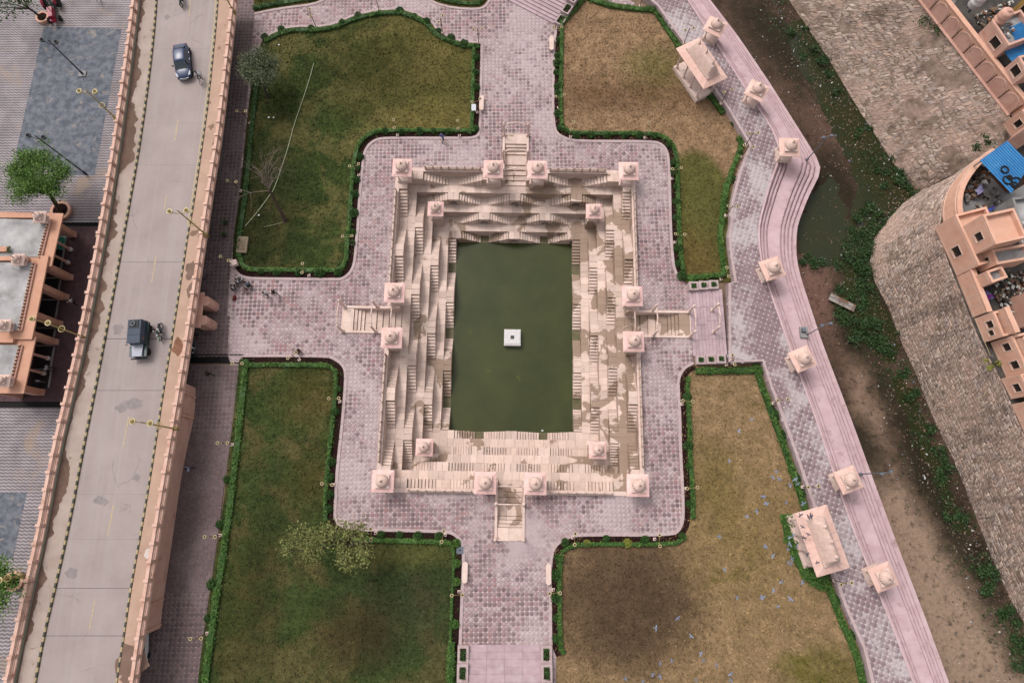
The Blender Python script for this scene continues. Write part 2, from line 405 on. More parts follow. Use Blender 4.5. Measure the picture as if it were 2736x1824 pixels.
# polygons traced on the photograph at ground level
L_NW = WP([(703,105),(750,80),(797,72),(843,74),(890,68),(921,54),(952,41),(1011,29),(1069,25),(1108,37),(1155,62),(1163,78),(1186,95),(1229,113),(1281,117),(1285,120),(1283,202),(1281,350),(1271,367),(1217,367),(1108,367),(1030,367),(1003,371),(980,389),(970,412),(966,447),(958,525),(954,610),(951,625),(946,697),(937,724),(917,742),(898,744),(680,742),(661,740),(642,734),(628,718),(621,690),(626,620),(638,541),(650,430),(657,350),(669,249),(675,170)])
L_NE = WP([(1560,-24),(1543,0),(1484,66),(1481,202),(1479,272),(1483,342),(1494,360),(1523,372),(1562,375.5),(1741,375.5),(1769,383),(1786,405),(1790,447),(1792,506),(1794,610),(1800,697),(1806,724),(1817,744),(1842,761),(1957,752),(1951,717),(1942,658),(1940,623),(1946,600),(1948,545),(1959,498),(1971,459),(1998,393),(1986,366),(1944,300),(1905,245),(1821,117),(1757,23),(1710,17.5),(1632,8),(1580,-8)])
L_SW = WP([(640,962),(650,953),(875,953),(893,961),(913,975),(921,993),(920,1035),(912,1130),(900,1235),(896,1292),(892,1370),(894,1385),(904,1405),(948,1417),(1030,1418),(1186,1422),(1209,1426),(1225,1440),(1234,1457),(1236,1486),(1231,1603),(1227,1712),(1225,1760),(1223,1850),(525,1850),(541,1720),(560,1584),(576,1486),(599,1331),(622,1125)])
L_SE = WP([(1854,972),(2033,970),(2056,1043),(2062,1055),(2120,1214),(2164,1342),(2223,1537),(2254,1626),(2304,1739),(2330,1850),(1486,1850),(1486,1755),(1477,1735),(1474,1720),(1473,1525),(1477,1479),(1488,1455),(1516,1438),(1547,1430),(1796,1432),(1819,1416),(1829,1385),(1826,1292),(1821,1214),(1819,1106),(1814,1028),(1817,1005),(1831,983)])
L_TL = WP([(676,-40),(680,36),(719,27),(777,18),(836,11),(867,-2),(885,-40)])
L_TC = WP([(1146,-40),(1151,0),(1170,10),(1217,21),(1275,24),(1295,17),(1306,0),(1312,-40)])
LAWNS = [L_NW, L_NE, L_SW, L_SE, L_TL, L_TC]
GI = [(1790,-70),(1810,-40),(1905,105),(1998,249),(2062,345),(2085,410),(2052,500),(2024,605),(2030,690),(2052,767),(2110,931),(2188,1145),(2238,1300),(2285,1432),(2386,1681),(2450,1850),(2480,1930)]
GOUT = [(1846,-70),(1866,-40),(1972,98),(2056,222),(2125,331),(2199,449),(2160,525),(2129,605),(2126,680),(2137,736),(2199,923),(2275,1122),(2336,1290),(2382,1415),(2480,1672),(2545,1850),(2575,1930)]
ZP, ZG, ZR = 0.9, -0.9, -2.6                                   # promenade, lowest ghat step, river bed
GIw, GOw = WP(GI, ZP), WP(GOUT, ZG)
PROM_W = WP([(1660,-70),(1690,-40),(1757,18),(1824,112),(1908,240),(1947,295),(2002,388),(1976,455),(1964,498),(1953,545),(1951,600),(1946,623),(1948,658),(1956,717),(1962,752),(1946,757),(1947,968),(2037,965),(2060,1040),(2066,1052),(2124,1211),(2168,1339),(2227,1534),(2258,1623),(2308,1736),(2334,1850),(2355,1930)], ZP)
PROM = PROM_W + list(reversed(GIw))

GROUND_E = [(p.x, p.y) for p in WP(GI, ZP)]
GD = M('bare_earth', C(150, 124, 104), C(120, 98, 82), ns=.6, bump=.3, fine=.3)
gpoly = [(-400, -300), (GROUND_E[-1][0], -300)] + [(x + .25, y) for x, y in reversed(GROUND_E)] + [(GROUND_E[0][0] - 20, 400), (-400, 400)]
sheet('ground', [gpoly, HOLE], -.06, GD, kind='structure')

# --- garden plaza
plaza_poly = WP([(690,-60),(1640,-60),(1700,20),(1850,740),(1850,1000),(1850,1850),(880,1850),(610,952),(612,740),(640,541),(655,350)])
plaza = sheet('plaza', [plaza_poly, HOLE], 0.0, GROUT, kind='structure')
path_poly = WP([(690,-60),(655,350),(640,541),(612,740),(610,952),(400,952),(420,-60)])
path_poly2 = WP([(640,975),(622,1125),(525,1850),(330,1850),(400,975)])
path = sheet('path', [path_poly], 0.002, DGROUT, kind='structure')
path2 = sheet('path_south', [path_poly2], 0.002, DGROUT, kind='structure')

def oct_tiles(parent, region, holes, pitch, org, rot, z, mt, md, cap=300, focus=None):
    xs = np.array([[p[0], p[1]] for p in region]); mn, mx = xs.min(0), xs.max(0); ctr = (mn + mx) / 2; R = np.linalg.norm(mx - mn) / 2 + 1
    n = int(R / pitch) + 1
    c, s = math.cos(rot), math.sin(rot); Rm = np.array([[c, s], [-s, c]])
    o = np.array(org); k = np.round(((ctr - o) @ Rm.T) / pitch)
    I, J = np.meshgrid(np.arange(-n, n + 1), np.arange(-n, n + 1))
    G = np.stack([I.ravel() + k[0], J.ravel() + k[1]], 1) * pitch
    def place(G):
        P = G @ Rm + o; m = in_poly(P, region)
        for h in holes: m &= ~in_poly(P, h)
        return P[m]
    for off, mat, nm, r, seg, zz in (((0, 0), mt, 'tile', pitch * .485, 10, .006), ((.5, .5), md, 'diamond_tile', pitch * .195, 4, .008)):
        P = place(G + np.array(off) * pitch)
        if len(P) == 0: continue
        P = P + RNG.normal(0, .004, P.shape)
        a0 = rot + (PI / seg if seg > 4 else 0)
        ang = a0 + 2 * PI * np.arange(seg) / seg
        ring = np.stack([np.cos(ang), np.sin(ang)], 1)
        f = np.array(focus if focus is not None else (0, 0)); order = np.argsort(((P - f) ** 2).sum(1)); P = P[order]
        ncap = cap if seg > 4 else 0
        if ncap:
            mb = MB(); mb.prism([(r * x, r * y) for x, y in ring], -.01, zz, top=[((r - .02) * x, (r - .02) * y) for x, y in ring])
            me = mb.mesh(nm, mat)
            for x, y in P[:ncap]: link(nm, me, parent, (x, y, z + RNG.uniform(-.001, .002)))
        Q = P[ncap:]; N = len(Q)
        if N == 0: continue
        hz = RNG.uniform(-.001, .002, N)
        V = np.zeros((N, 2 * seg, 3), np.float32)
        V[:, :seg, :2] = Q[:, None, :] + ring[None] * r; V[:, :seg, 2] = z - .01
        V[:, seg:, :2] = Q[:, None, :] + ring[None] * (r - .02); V[:, seg:, 2] = (z + zz + hz)[:, None]
        base = (np.arange(N) * 2 * seg)[:, None]
        # top as fan of quads, sides as quads
        top = []
        if seg == 4: top = [[4, 5, 6, 7]]
        else:
            T = list(range(seg, 2 * seg)); top = [[T[0], T[i], T[i + 1], T[i + 2]] for i in range(1, seg - 2, 2)]
        side = [[i, (i + 1) % seg, seg + (i + 1) % seg, seg + i] for i in range(seg)]
        Fq = np.array(top + side); F = (base[:, :, None] + Fq[None]).reshape(-1, 4)
        np_mesh(nm if seg > 4 else nm, V.reshape(-1, 3), F, mat, parent, kind='stuff')
holes = [[(p.x, p.y) for p in q] for q in LAWNS] + [[(p.x, p.y) for p in HOLE]]
oct_tiles(plaza, [(p.x, p.y) for p in plaza_poly], holes, .45, (PC.x, PC.y), -PR, 0, TILE, DIAMOND, focus=(0, -1.5))
oct_tiles(path, [(p.x, p.y) for p in path_poly], holes[:4], .45, (PC.x, PC.y), -PR, .002, DTILE, DDIA, focus=(-29, 12))
sq = [(p.x, p.y) for p in path_poly2]
pa = W(560, 1150).y; pb = W(480, 1580).y
oct_tiles(path2, [p for p in sq], [[(-60, pa), (60, pa), (60, pb), (-60, pb)]], .45, (PC.x, PC.y), -PR, .002, DTILE, DDIA, focus=(-29, 5))
# square cobbles in the middle of the southern path
cp = .22; gx = np.arange(-42, -26, cp); gy = np.arange(pb, pa, cp); I, J = np.meshgrid(gx, gy); Q = np.stack([I.ravel(), J.ravel()], 1); Q = Q[in_poly(Q, sq)]
N = len(Q); V = np.zeros((N, 8, 3), np.float32); h = cp * .42
qq = np.array([[-h, -h], [h, -h], [h, h], [-h, h]]); V[:, :4, :2] = Q[:, None] + qq; V[:, 4:, :2] = Q[:, None] + qq * .86; V[:, :4, 2] = .0; V[:, 4:, 2] = (.022 + RNG.uniform(-.004, .004, N))[:, None]
F = ((np.arange(N) * 8)[:, None, None] + np.array([[4, 5, 6, 7]] + [[i, (i + 1) % 4, 4 + (i + 1) % 4, 4 + i] for i in range(4)])[None]).reshape(-1, 4)
np_mesh('cobble', V.reshape(-1, 3), F, DTILE, path2, kind='stuff')

prom = sheet('promenade', [PROM], ZP, PGROUT, kind='structure')
pe = [(p.x, p.y) for p in PROM]
oct_tiles(prom, pe, [], .5, (22, 18), math.radians(-20), ZP, PTILE, PDIA, focus=(24, 16))
wl_ = PROM_W
mb = strip_mesh([Vector((p.x, p.y, -.05)) for p in wl_], [Vector((p.x, p.y, ZP)) for p in wl_]); inner = offset_line(wl_, .3)
mb2 = strip_mesh([Vector((p.x, p.y, ZP + .05)) for p in wl_], [Vector((p.x, p.y, ZP + .05)) for p in inner]); mb.add(mb2.v, mb2.f)
mb3 = strip_mesh([Vector((p.x, p.y, ZP)) for p in wl_], [Vector((p.x, p.y, ZP + .05)) for p in wl_]); mb.add(mb3.v, mb3.f)
mb.build('promenade_wall', KERB, None, kind='structure')

# --- lawns: soil, grass, kerbs
def wxy(px, py): p = W(px, py); return p.x, p.y
def bl(px, py, rx, ry, soft=.3, nz=.5, nscale=.35, rot=0.0):
    x, y = wxy(px, py); return (x, y, rx, ry, soft, nz, nscale, rot)
G1, G2 = C(48, 58, 26), C(70, 80, 36)
LM_NW_A = ('north_west_lawn', (C(48, 60, 30), C(70, 80, 40), C(108, 100, 60), C(88, 86, 50), .5, [(bl(1170, 190, 9, 11, .6, .5), C(112, 98, 54), .55), (bl(690, 560, 4.5, 14, .7, .4), C(34, 36, 18), .7), (bl(980, 190, 7, 5, .6, .7, .5), C(46, 48, 22), .5), (bl(1180, 320, 6, 2.2, .6, .5), C(122, 108, 62), .5)],))  # one blob makes the grass darker green along the west edge
LM_NE_A = ('north_east_lawn', (C(104, 92, 48), C(122, 104, 60), C(170, 138, 106), C(138, 110, 82), 1.1, [(bl(1750, 185, 3.2, 3.2, .7, .8), C(96, 98, 44), .6), (bl(1640, 255, 11, 2.2, .6, .6), C(108, 80, 58), .6), (bl(1870, 625, 4.6, 10.2, .07, .04), C(84, 88, 38), .85), (bl(1860, 690, 2.2, 3, .6, .6), C(112, 88, 52), .6)],))
LM_SW_A = ('south_west_lawn', (C(54, 68, 34), C(78, 88, 48), C(106, 98, 62), C(86, 80, 48), .44, [(bl(700, 1560, 1.5, 8, .8, .8), C(56, 54, 30), .55), (bl(1090, 1600, 5.5, 5, .7, .5), C(58, 64, 42), .6), (bl(960, 1690, 3.4, 2.6, .6, .7), C(66, 52, 32), .7), (bl(620, 1620, 2.4, 6, .7, .6), C(70, 66, 34), .4), (bl(1100, 1480, 5, 1.2, .6, .6), C(112, 108, 60), .5), (bl(830, 1050, 3, 3, .7, .6), C(96, 82, 44), .5), (bl(830, 1280, 2, 3, .7, .6), C(90, 74, 42), .5)],))
LM_SE_A = ('south_east_lawn', (C(122, 106, 64), C(110, 96, 54), C(168, 138, 104), C(140, 116, 82), .9, [(bl(1665, 1590, 7.2, 7.2, .24, .42, .5), C(108, 86, 66), .85), (bl(1690, 1620, 5.4, 4.6, .5, .6), C(78, 62, 46), .6), (bl(1900, 1290, 2.2, 4, .7, .7), C(104, 92, 46), .55), (bl(2210, 1800, 4, 2.4, .4, .4), C(104, 98, 46), .7), (bl(1990, 1420, 5, 6, .8, .8), C(132, 112, 62), .4)],))
LM_T_A = ('small_lawn', (C(56, 60, 26), C(74, 72, 36), C(110, 92, 54), C(94, 80, 44), .6,))
def mk_lawn(a, tuft):
    nm, args = a; blobs = args[5] if len(args) > 5 else ()
    return lawn_mat(nm + ('_tuft' if tuft else ''), *args[:5], blobs=blobs, tuft=tuft)
LMS = [(mk_lawn(a, False), mk_lawn(a, True)) for a in (LM_NW_A, LM_NE_A, LM_SW_A, LM_SE_A)]; _t = (mk_lawn(LM_T_A, False), mk_lawn(LM_T_A, True)); LMS += [_t, _t]
for q, m, nm in zip(LAWNS, LMS, ('north_west', 'north_east', 'south_west', 'south_east', 'top', 'top')):
    lawn = sheet('lawn', [q], .04, m[0], kind='structure')
    # short tufts
    P = np.array([(p.x, p.y) for p in q]); mn, mx = P.min(0), P.max(0); area = np.prod(mx - mn); N = int(area * 34)
    X = RNG.uniform(mn, mx, (N, 2)); X = X[in_poly(X, [tuple(p) for p in P])]; N = len(X)
    a = RNG.uniform(0, PI, N); w = RNG.uniform(.04, .12, N); hh = RNG.uniform(.02, .08, N)
    dx, dy = np.cos(a) * w, np.sin(a) * w; lx, ly = RNG.normal(0, .05, N), RNG.normal(0, .05, N)
    V = np.zeros((N, 4, 3)); V[:, 0] = np.stack([X[:, 0] - dx, X[:, 1] - dy, np.full(N, .04)], 1); V[:, 1] = np.stack([X[:, 0] + dx, X[:, 1] + dy, np.full(N, .04)], 1)
    V[:, 2] = np.stack([X[:, 0] + dx * .5 + lx, X[:, 1] + dy * .5 + ly, .04 + hh], 1); V[:, 3] = np.stack([X[:, 0] - dx * .5 + lx, X[:, 1] - dy * .5 + ly, .04 + hh], 1)
    np_mesh('grass', V.reshape(-1, 3), np.arange(N * 4).reshape(-1, 4), m[1], None, label='short mown grass tufts on the %s lawn' % nm.replace('_', ' '), cat='grass', kind='stuff')

def ribbon(name, pts, d0, d1, z, mat, kind='structure', up=None):
    a, b = offset_line(pts, d0), offset_line(pts, d1)
    A = [Vector((p.x, p.y, z)) for p in a]; Bq = [Vector((p.x, p.y, z)) for p in b]
    if up:
        mb = strip_mesh(A, Bq); lo = strip_mesh([Vector((p.x, p.y, z - up)) for p in a], A); mb.add(lo.v, lo.f); lo = strip_mesh(Bq, [Vector((p.x, p.y, z - up)) for p in b]); mb.add(lo.v, lo.f)
    else: mb = strip_mesh(A, Bq)
    return mb.build(name, mat, None, kind=kind)
def sub(poly, i0, i1): return [Vector((p.x, p.y, 0)) for p in (poly[i0:i1 + 1] if i1 >= i0 else poly[i0:] + poly[:i1 + 1])]
# the lawns run clockwise in the picture, so the lawn lies to the right of travel
BEDS = [sub(L_NW, 15, 37), sub(L_NE, 1, 17), sub(L_SW, 1, 22), sub(L_SE, 11, 27)]
BEDS[3] = BEDS[3] + sub(L_SE, 0, 0)
BEDS[1] = list(BEDS[1])
SIDE = []
for q, bd in zip(LAWNS, BEDS):
    ar = sum(q[i].x * q[(i + 1) % len(q)].y - q[(i + 1) % len(q)].x * q[i].y for i in range(len(q)))
    s = 1 if ar > 0 else -1; SIDE.append(s)
    bd = smooth_line(bd, 2)
    ribbon('kerb', bd, -s * .26, s * .04, .07, KERB, up=.08)
    ribbon('planting_bed', bd, s * .04, s * .62, .055, SOIL)
for q, i0, i1, s in ((L_NW, 0, 15, SIDE[0]), (L_TL, 1, 5, None), (L_TC, 1, 6, None)):
    if s is None:
        ar = sum(q[i].x * q[(i + 1) % len(q)].y - q[(i + 1) % len(q)].x * q[i].y for i in range(len(q))); s = 1 if ar > 0 else -1
    ribbon('kerb', smooth_line(sub(q, i0, i1), 1), -s * .26, s * .04, .07, KERB, up=.08)
# drains that cross under the road
DRAIN = M('black_drain', C(26, 20, 20), C(18, 16, 16), ns=2)  # shallow channel; the black stands in for the shade of a deep one
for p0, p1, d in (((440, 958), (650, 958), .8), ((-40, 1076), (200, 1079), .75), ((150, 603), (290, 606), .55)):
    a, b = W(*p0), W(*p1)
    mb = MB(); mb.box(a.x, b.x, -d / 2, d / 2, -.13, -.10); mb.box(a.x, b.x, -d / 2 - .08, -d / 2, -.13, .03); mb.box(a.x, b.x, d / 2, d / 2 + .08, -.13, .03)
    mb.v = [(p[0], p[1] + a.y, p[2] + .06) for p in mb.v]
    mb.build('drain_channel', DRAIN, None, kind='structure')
# ================================================================ THE STEPWELL
O = [0, .48, 2.26, 4.04, 5.82]; SW = .90; ZL = [0, -1.375, -2.75, -4.125, -5.5]; ZWAT = -5.515; ZRIM = .12
well = thing('stepwell', 'sunken rectangular sandstone stepwell with four tiers of zigzag stairs around green water', 'stepwell', PC, PR)
def SP(side, s, o):
    return {'N': (s, B_ - o), 'S': (s, -(B_ - o)), 'E': (A_ - o, s), 'W': (-(A_ - o), s)}[side]
def sbox(mb, side, s0, s1, o0, o1, z0, z1, mi=0):
    a, b = SP(side, s0, o0), SP(side, s1, o1); mb.box(min(a[0], b[0]), max(a[0], b[0]), min(a[1], b[1]), max(a[1], b[1]), z0, z1, mi)
def spiece(side, s0, s1, o0, o1, z0, z1, ch=.015):
    a, b = SP(side, s0, o0), SP(side, s1, o1)
    return box_piece(min(a[0], b[0]), max(a[0], b[0]), min(a[1], b[1]), max(a[1], b[1]), z0, z1, ch)
SIDES = 'NSEW'
def half(side, o): return (A_ if side in 'NS' else B_) - o
# tier rings: back wall at O[k], floor from O[k] to O[k+1]
def rect(o): return [(-(A_ - o), -(B_ - o)), (A_ - o, -(B_ - o)), (A_ - o, B_ - o), (-(A_ - o), B_ - o)]
for k in range(1, 5):
    mb = MB(); o0 = O[k]; o1 = O[k + 1] if k < 4 else O[4] + SW; zt = ZL[k - 1] if k > 1 else ZRIM
    q0, q1 = rect(o0), rect(o1)
    for i in range(4):
        j = (i + 1) % 4
        mb.add([(*q0[i], ZL[k]), (*q0[j], ZL[k]), (*q1[j], ZL[k]), (*q1[i], ZL[k])], [(0, 1, 2, 3)])
        gap = None
        if k == 1:  # the back wall of the first tier is open at the four entries
            a, b = Vector((*q0[i], 0)), Vector((*q0[j], 0)); L = (b - a).length; d = (b - a) / L
            m0, m1 = a + d * (L / 2 - 1.25), a + d * (L / 2 + 1.25)
            for u, v in ((a, m0), (m1, b)): mb.add([(u.x, u.y, ZL[k]), (v.x, v.y, ZL[k]), (v.x, v.y, zt), (u.x, u.y, zt)], [(0, 1, 2, 3)])
        else: mb.add([(*q0[i], ZL[k]), (*q0[j], ZL[k]), (*q0[j], zt), (*q0[i], zt)], [(0, 1, 2, 3)])
    if k == 4:
        for i in range(4):
            j = (i + 1) % 4; mb.add([(*q1[i], -8), (*q1[j], -8), (*q1[j], ZL[k]), (*q1[i], ZL[k])], [(0, 1, 2, 3)])
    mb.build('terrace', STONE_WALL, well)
# rim coping: long stones round the edge, open at the entries
rim = []; slabs = []; steps = []; blocks = []
for sd in SIDES:
    hs_ = A_ if sd in 'NS' else B_ - O[1]
    s = -hs_
    while s < hs_ - .01:
        e = min(s + RNG.uniform(1.3, 1.7), hs_)
        if hs_ - e < .5: e = hs_
        for a, b in ([(s, e)] if e <= -1.5 or s >= 1.5 else [(s, -1.5), (1.5, e)]):
            if b - a > .05: rim.append(spiece(sd, a + .004, b - .004, 0, O[1], -.06, ZRIM + RNG.uniform(-.006, .004)))
        s = e
emit_pieces(well, 'coping_stone', rim, CREAM, world=False)

def pattern(k, sd):
    """tops [(s0,s1)], flights [(s_top, s_bottom)] of strip k on one side"""
    if sd in 'NS':
        if k == 1: t = [(1.25, 3.75), (10.45, 13.12)]; f = [(3.75, 6.45), (10.45, 7.75)]
        elif k == 2: t = [(6.45, 7.75)]; f = [(.65, 3.05), (6.45, 4.05), (7.75, 10.25)]
        elif k == 3: t = [(2.9, 4.2)]; f = [(2.9, .6), (4.2, 6.5)]
        else: t = [(6.25, 7.78)]; f = [(.65, 3.05), (6.25, 4.05)]
        c = k in (2, 4)
    else:
        if k == 1: t = [(1.25, 3.3), (7.3, 8.7), (15.35, 16.62)]; f = [(7.3, 4.6), (8.7, 11.35), (15.35, 12.65)]
        elif k == 2: t = [(3.35, 4.65), (11.35, 12.65)]; f = [(3.35, .65), (4.65, 7.35), (11.35, 8.65), (12.65, 14.80)]
        elif k == 3: t = [(7.3, 8.7)]; f = [(.7, 3.35), (7.3, 4.65), (8.7, 11.35)]
        else: t = [(3.35, 4.65)]; f = [(3.35, .65), (4.65, 7.35), (11.25, 8.65)]
        c = k == 3
    tops, fl = [], []
    for a, b in t: tops += [(a, b), (-b, -a)]
    for a, b in f: fl += [(a, b), (-a, -b)]
    if c: tops.append((-.65, .65) if k != 3 else (-.7, .7))
    return tops, fl
niche = 0
NB = 8
for k in (1, 2, 3, 4):
    for sd in SIDES:
        tops, fl = pattern(k, sd); zt, zb = ZL[k - 1], ZL[k]; o0, o1 = O[k], O[k] + SW
        ztop = ZRIM if k == 1 else zt
        for s0, s1 in tops:
            mb = MB()
            if sd == 'N' and s1 - s0 < 2.6 and k > 1:      # an arched niche below the landing
                w = min(.42, (s1 - s0) / 2 - .15); m = (s0 + s1) / 2; hh = .95
                sbox(mb, sd, s0, m - w, o0 + .003, o1, zb - .03, ztop - .04); sbox(mb, sd, m + w, s1, o0 + .003, o1, zb - .03, ztop - .04)
                sbox(mb, sd, m - w, m + w, o0 + .003, o1, zb + hh, ztop - .04)
                for q in range(5):                          # stepped arch head
                    t0 = w * (1 - math.cos(PI / 2 * (q + 1) / 6)); 
                    sbox(mb, sd, m - w, m - w + t0, o0 + .01, o1 - .004, zb + hh - .32 + q * .064, zb + hh - .32 + (q + 1) * .064 + .001)
                    sbox(mb, sd, m + w - t0, m + w, o0 + .01, o1 - .004, zb + hh - .32 + q * .064, zb + hh - .32 + (q + 1) * .064 + .001)
            else: sbox(mb, sd, s0, s1, o0 + .003, o1, zb - .03, ztop - .04)
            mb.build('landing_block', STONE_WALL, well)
            n = max(1, round((s1 - s0) / .68))
            for i in range(n):
                a = s0 + (s1 - s0) * i / n; b = s0 + (s1 - s0) * (i + 1) / n
                slabs.append(spiece(sd, a + .012, b - .012, o0 + .01, o1 + .02, ztop - .05, ztop + RNG.uniform(.0, .012)))
        for a, b in fl:
            for j in range(NB):
                x0 = a + (b - a) * j / NB; x1 = a + (b - a) * (j + 1) / NB; z = zt - (zt - zb) * (j + 1) / (NB + 1)
                lo, hi = min(x0, x1), max(x0, x1)
                ed = .018 if True else 0
                steps.append((k, sd, spiece(sd, lo + (.05 if b > a else -.01), hi + (.01 if b > a else -.05), o0 + .003, o1 + RNG.uniform(-.004, .004), zb - .03, z, .012)))
# entry stairs from the plaza down to the first walkway
for sd in SIDES:
    L = ENT[sd] - (B_ if sd in 'NS' else A_)
    pts = [-L, -L + 1.15]; nst = 4
    zz = 0.02; segs = [(-L, -L + 1.15, .02)]
    o = -L + 1.15
    for j in range(4): segs.append((o, o + .36, .02 - .155 * (j + 1))); o += .36
    segs[-1] = (segs[-1][0], segs[-1][0] + 1.25, segs[-1][2]); o = segs[-1][1]
    run = (O[1] + SW - .02 - o) / 4
    for j in range(4): segs.append((o, o + run, segs[4][2] - .155 * (j + 1))); o += run
    for (a, b, z) in segs:
        for w0, w1 in ((-1.25, -.1 + RNG.uniform(-.25, .25)), (None, 1.25)):
            w0 = wlast if w0 is None else w0; wlast = w1
            steps.append((0, sd, spiece(sd, w0 + .006, w1 - .006, a + (.045 if a > -L + .1 else 0), b + .01, -1.45, z, .014)))
    mb = MB()
    for w0, w1 in ((-1.5, -1.25), (1.25, 1.5)): sbox(mb, sd, w0, w1, -L, O[1] + .0, -1.45, .13)
    sbox(mb, sd, -1.5, 1.5, -L - .12, -L, -.1, .035)
    mb.build('entry_wall', CREAM, well)
steps.sort(key=lambda q: q[0])
emit_pieces(well, 'step', [q[2] for q in steps[:296]], STONE, 300, world=False, key=lambda p: 0)
emit_pieces(well, 'step', [q[2] for q in steps[296:]], STONE, 0, world=False, key=lambda p: 0)
# walkway slabs
walk = []
for k in (1, 2, 3):
    o0, o1 = O[k] + SW, O[k + 1]
    for sd in SIDES:
        hs_ = half(sd, o0) if sd in 'NS' else half(sd, o1)
        s = -hs_
        while s < hs_ - .01:
            e = min(s + RNG.uniform(.6, 1.15), hs_)
            if hs_ - e < .35: e = hs_
            walk.append(spiece(sd, s + .014, e - .014, o0 + .014, o1 + .025, ZL[k] - .05, ZL[k] + RNG.uniform(.014, .026)))
            s = e
    # landings at the foot of the flights
    for sd in SIDES:
        tops, fl = pattern(k, sd); occ = sorted([tuple(sorted(x)) for x in tops + fl]); h = half(sd, O[k] + SW) - .01
        cur = -h
        for a, b in occ + [(h, h)]:
            if a - cur > .25 and not (k == 1 and cur < 0 < a):
                n = max(1, round((a - cur) / .75))
                for i in range(n):
                    x0, x1 = cur + (a - cur) * i / n, cur + (a - cur) * (i + 1) / n
                    walk.append(spiece(sd, x0 + .012, x1 - .012, O[k] + .012, O[k] + SW - .006, ZL[k] - .05, ZL[k] + RNG.uniform(.012, .024)))
            cur = max(cur, b)
ALG = M('wet_algae_stone', C(122, 108, 78), C(96, 92, 60), ns=1.5, rough=.5, fine=.3, isl=.1)
for sd in SIDES:
    tops, fl = pattern(4, sd); occ = sorted([tuple(sorted(x)) for x in tops + fl]); h = half(sd, O[4] + SW) - .01; cur = -h
    for a, b in occ + [(h, h)]:
        if a - cur > .25:
            mb = MB(); mb.add(*spiece(sd, cur + .006, a - .006, O[4] + .006, O[4] + SW - .006, ZL[4] - .05, ZL[4] + .012)); mb.build('submerged_landing', ALG, well)
        cur = max(cur, b)
allslab = slabs + walk
emit_pieces(well, 'paving_slab', allslab, STONE, 300, world=False)
# carved balustrades on the rim
BAL = M('carved_balustrade', C(232, 206, 192), C(190, 160, 142), ns=7, lo=.42, hi=.58, bump=.6, bs=22)
for sd in SIDES:
    for sg in (-1, 1):
        if sd in 'NS': a, b = 3.95, 10.2; n = 7
        else: a, b = 3.9, 15.0; n = 11
        a, b = min(a * sg, b * sg), max(a * sg, b * sg); st = (b - a) / n
        for i in range(n + 1):
            mb = MB(); s = a + i * st; p = SP(sd, s, .22)
            mb.box(p[0] - .07, p[0] + .07, p[1] - .07, p[1] + .07, ZRIM, ZRIM + .62); mb.lathe([(.09, .62), (.10, .66), (.07, .74), (.02, .80)], 8, (p[0], p[1], ZRIM))
            mb.build('baluster_post', BAL, well)
        for i in range(n):
            s0, s1 = a + i * st + .07, a + (i + 1) * st - .07; mb = MB()
            sbox(mb, sd, s0, s1, .17, .27, ZRIM + .50, ZRIM + .58); sbox(mb, sd, s0, s1, .18, .26, ZRIM, ZRIM + .10)
            m = 5
            for q in range(m):
                c0 = s0 + (s1 - s0) * (q + .2) / m; sbox(mb, sd, c0, c0 + (s1 - s0) * .6 / m, .19, .25, ZRIM + .10, ZRIM + .50)
            mb.build('balustrade_panel', BAL, well)
# corner bases that carry the four inner kiosks
for x in (-1, 1):
    for y in (-1, 1):
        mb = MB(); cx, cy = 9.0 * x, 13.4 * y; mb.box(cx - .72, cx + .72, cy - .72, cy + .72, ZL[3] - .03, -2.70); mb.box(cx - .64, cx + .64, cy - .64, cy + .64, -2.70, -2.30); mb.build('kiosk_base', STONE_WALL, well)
# blocks on the first walkway below the kiosks beside the entries
for sd in 'NS':
    for x in (-2.42, 2.42):
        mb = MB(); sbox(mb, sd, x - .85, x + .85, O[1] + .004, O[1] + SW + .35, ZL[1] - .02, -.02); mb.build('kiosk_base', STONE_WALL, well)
# the water
t = NT('green_pool_water')
c = t.mix(t.ramp(t.noise(.22, 5, .6), .35, .7), C(64, 69, 38), C(78, 81, 46))
c = t.mix(t.ramp(t.noise(.9, 4, .5), .70, .76), c, C(92, 90, 46))
t.bump(t.noise(1.1, 3, .5), .03, .05)
WATER = t.done(c, .2, .18)
MUDW = M('murky_stream_water', C(46, 52, 32), C(54, 54, 28), ns=.3, rough=.25, spec=.25)
h, g = A_ - O[4] - .01, B_ - O[4] - .01
mb = MB(); h -= SW - .01; g -= SW - .01; mb.add([PO(-h, -g, ZWAT), PO(h, -g, ZWAT), PO(h, g, ZWAT), PO(-h, g, ZWAT)], [(0, 1, 2, 3)]); mb.build('water', WATER, None, kind='structure')

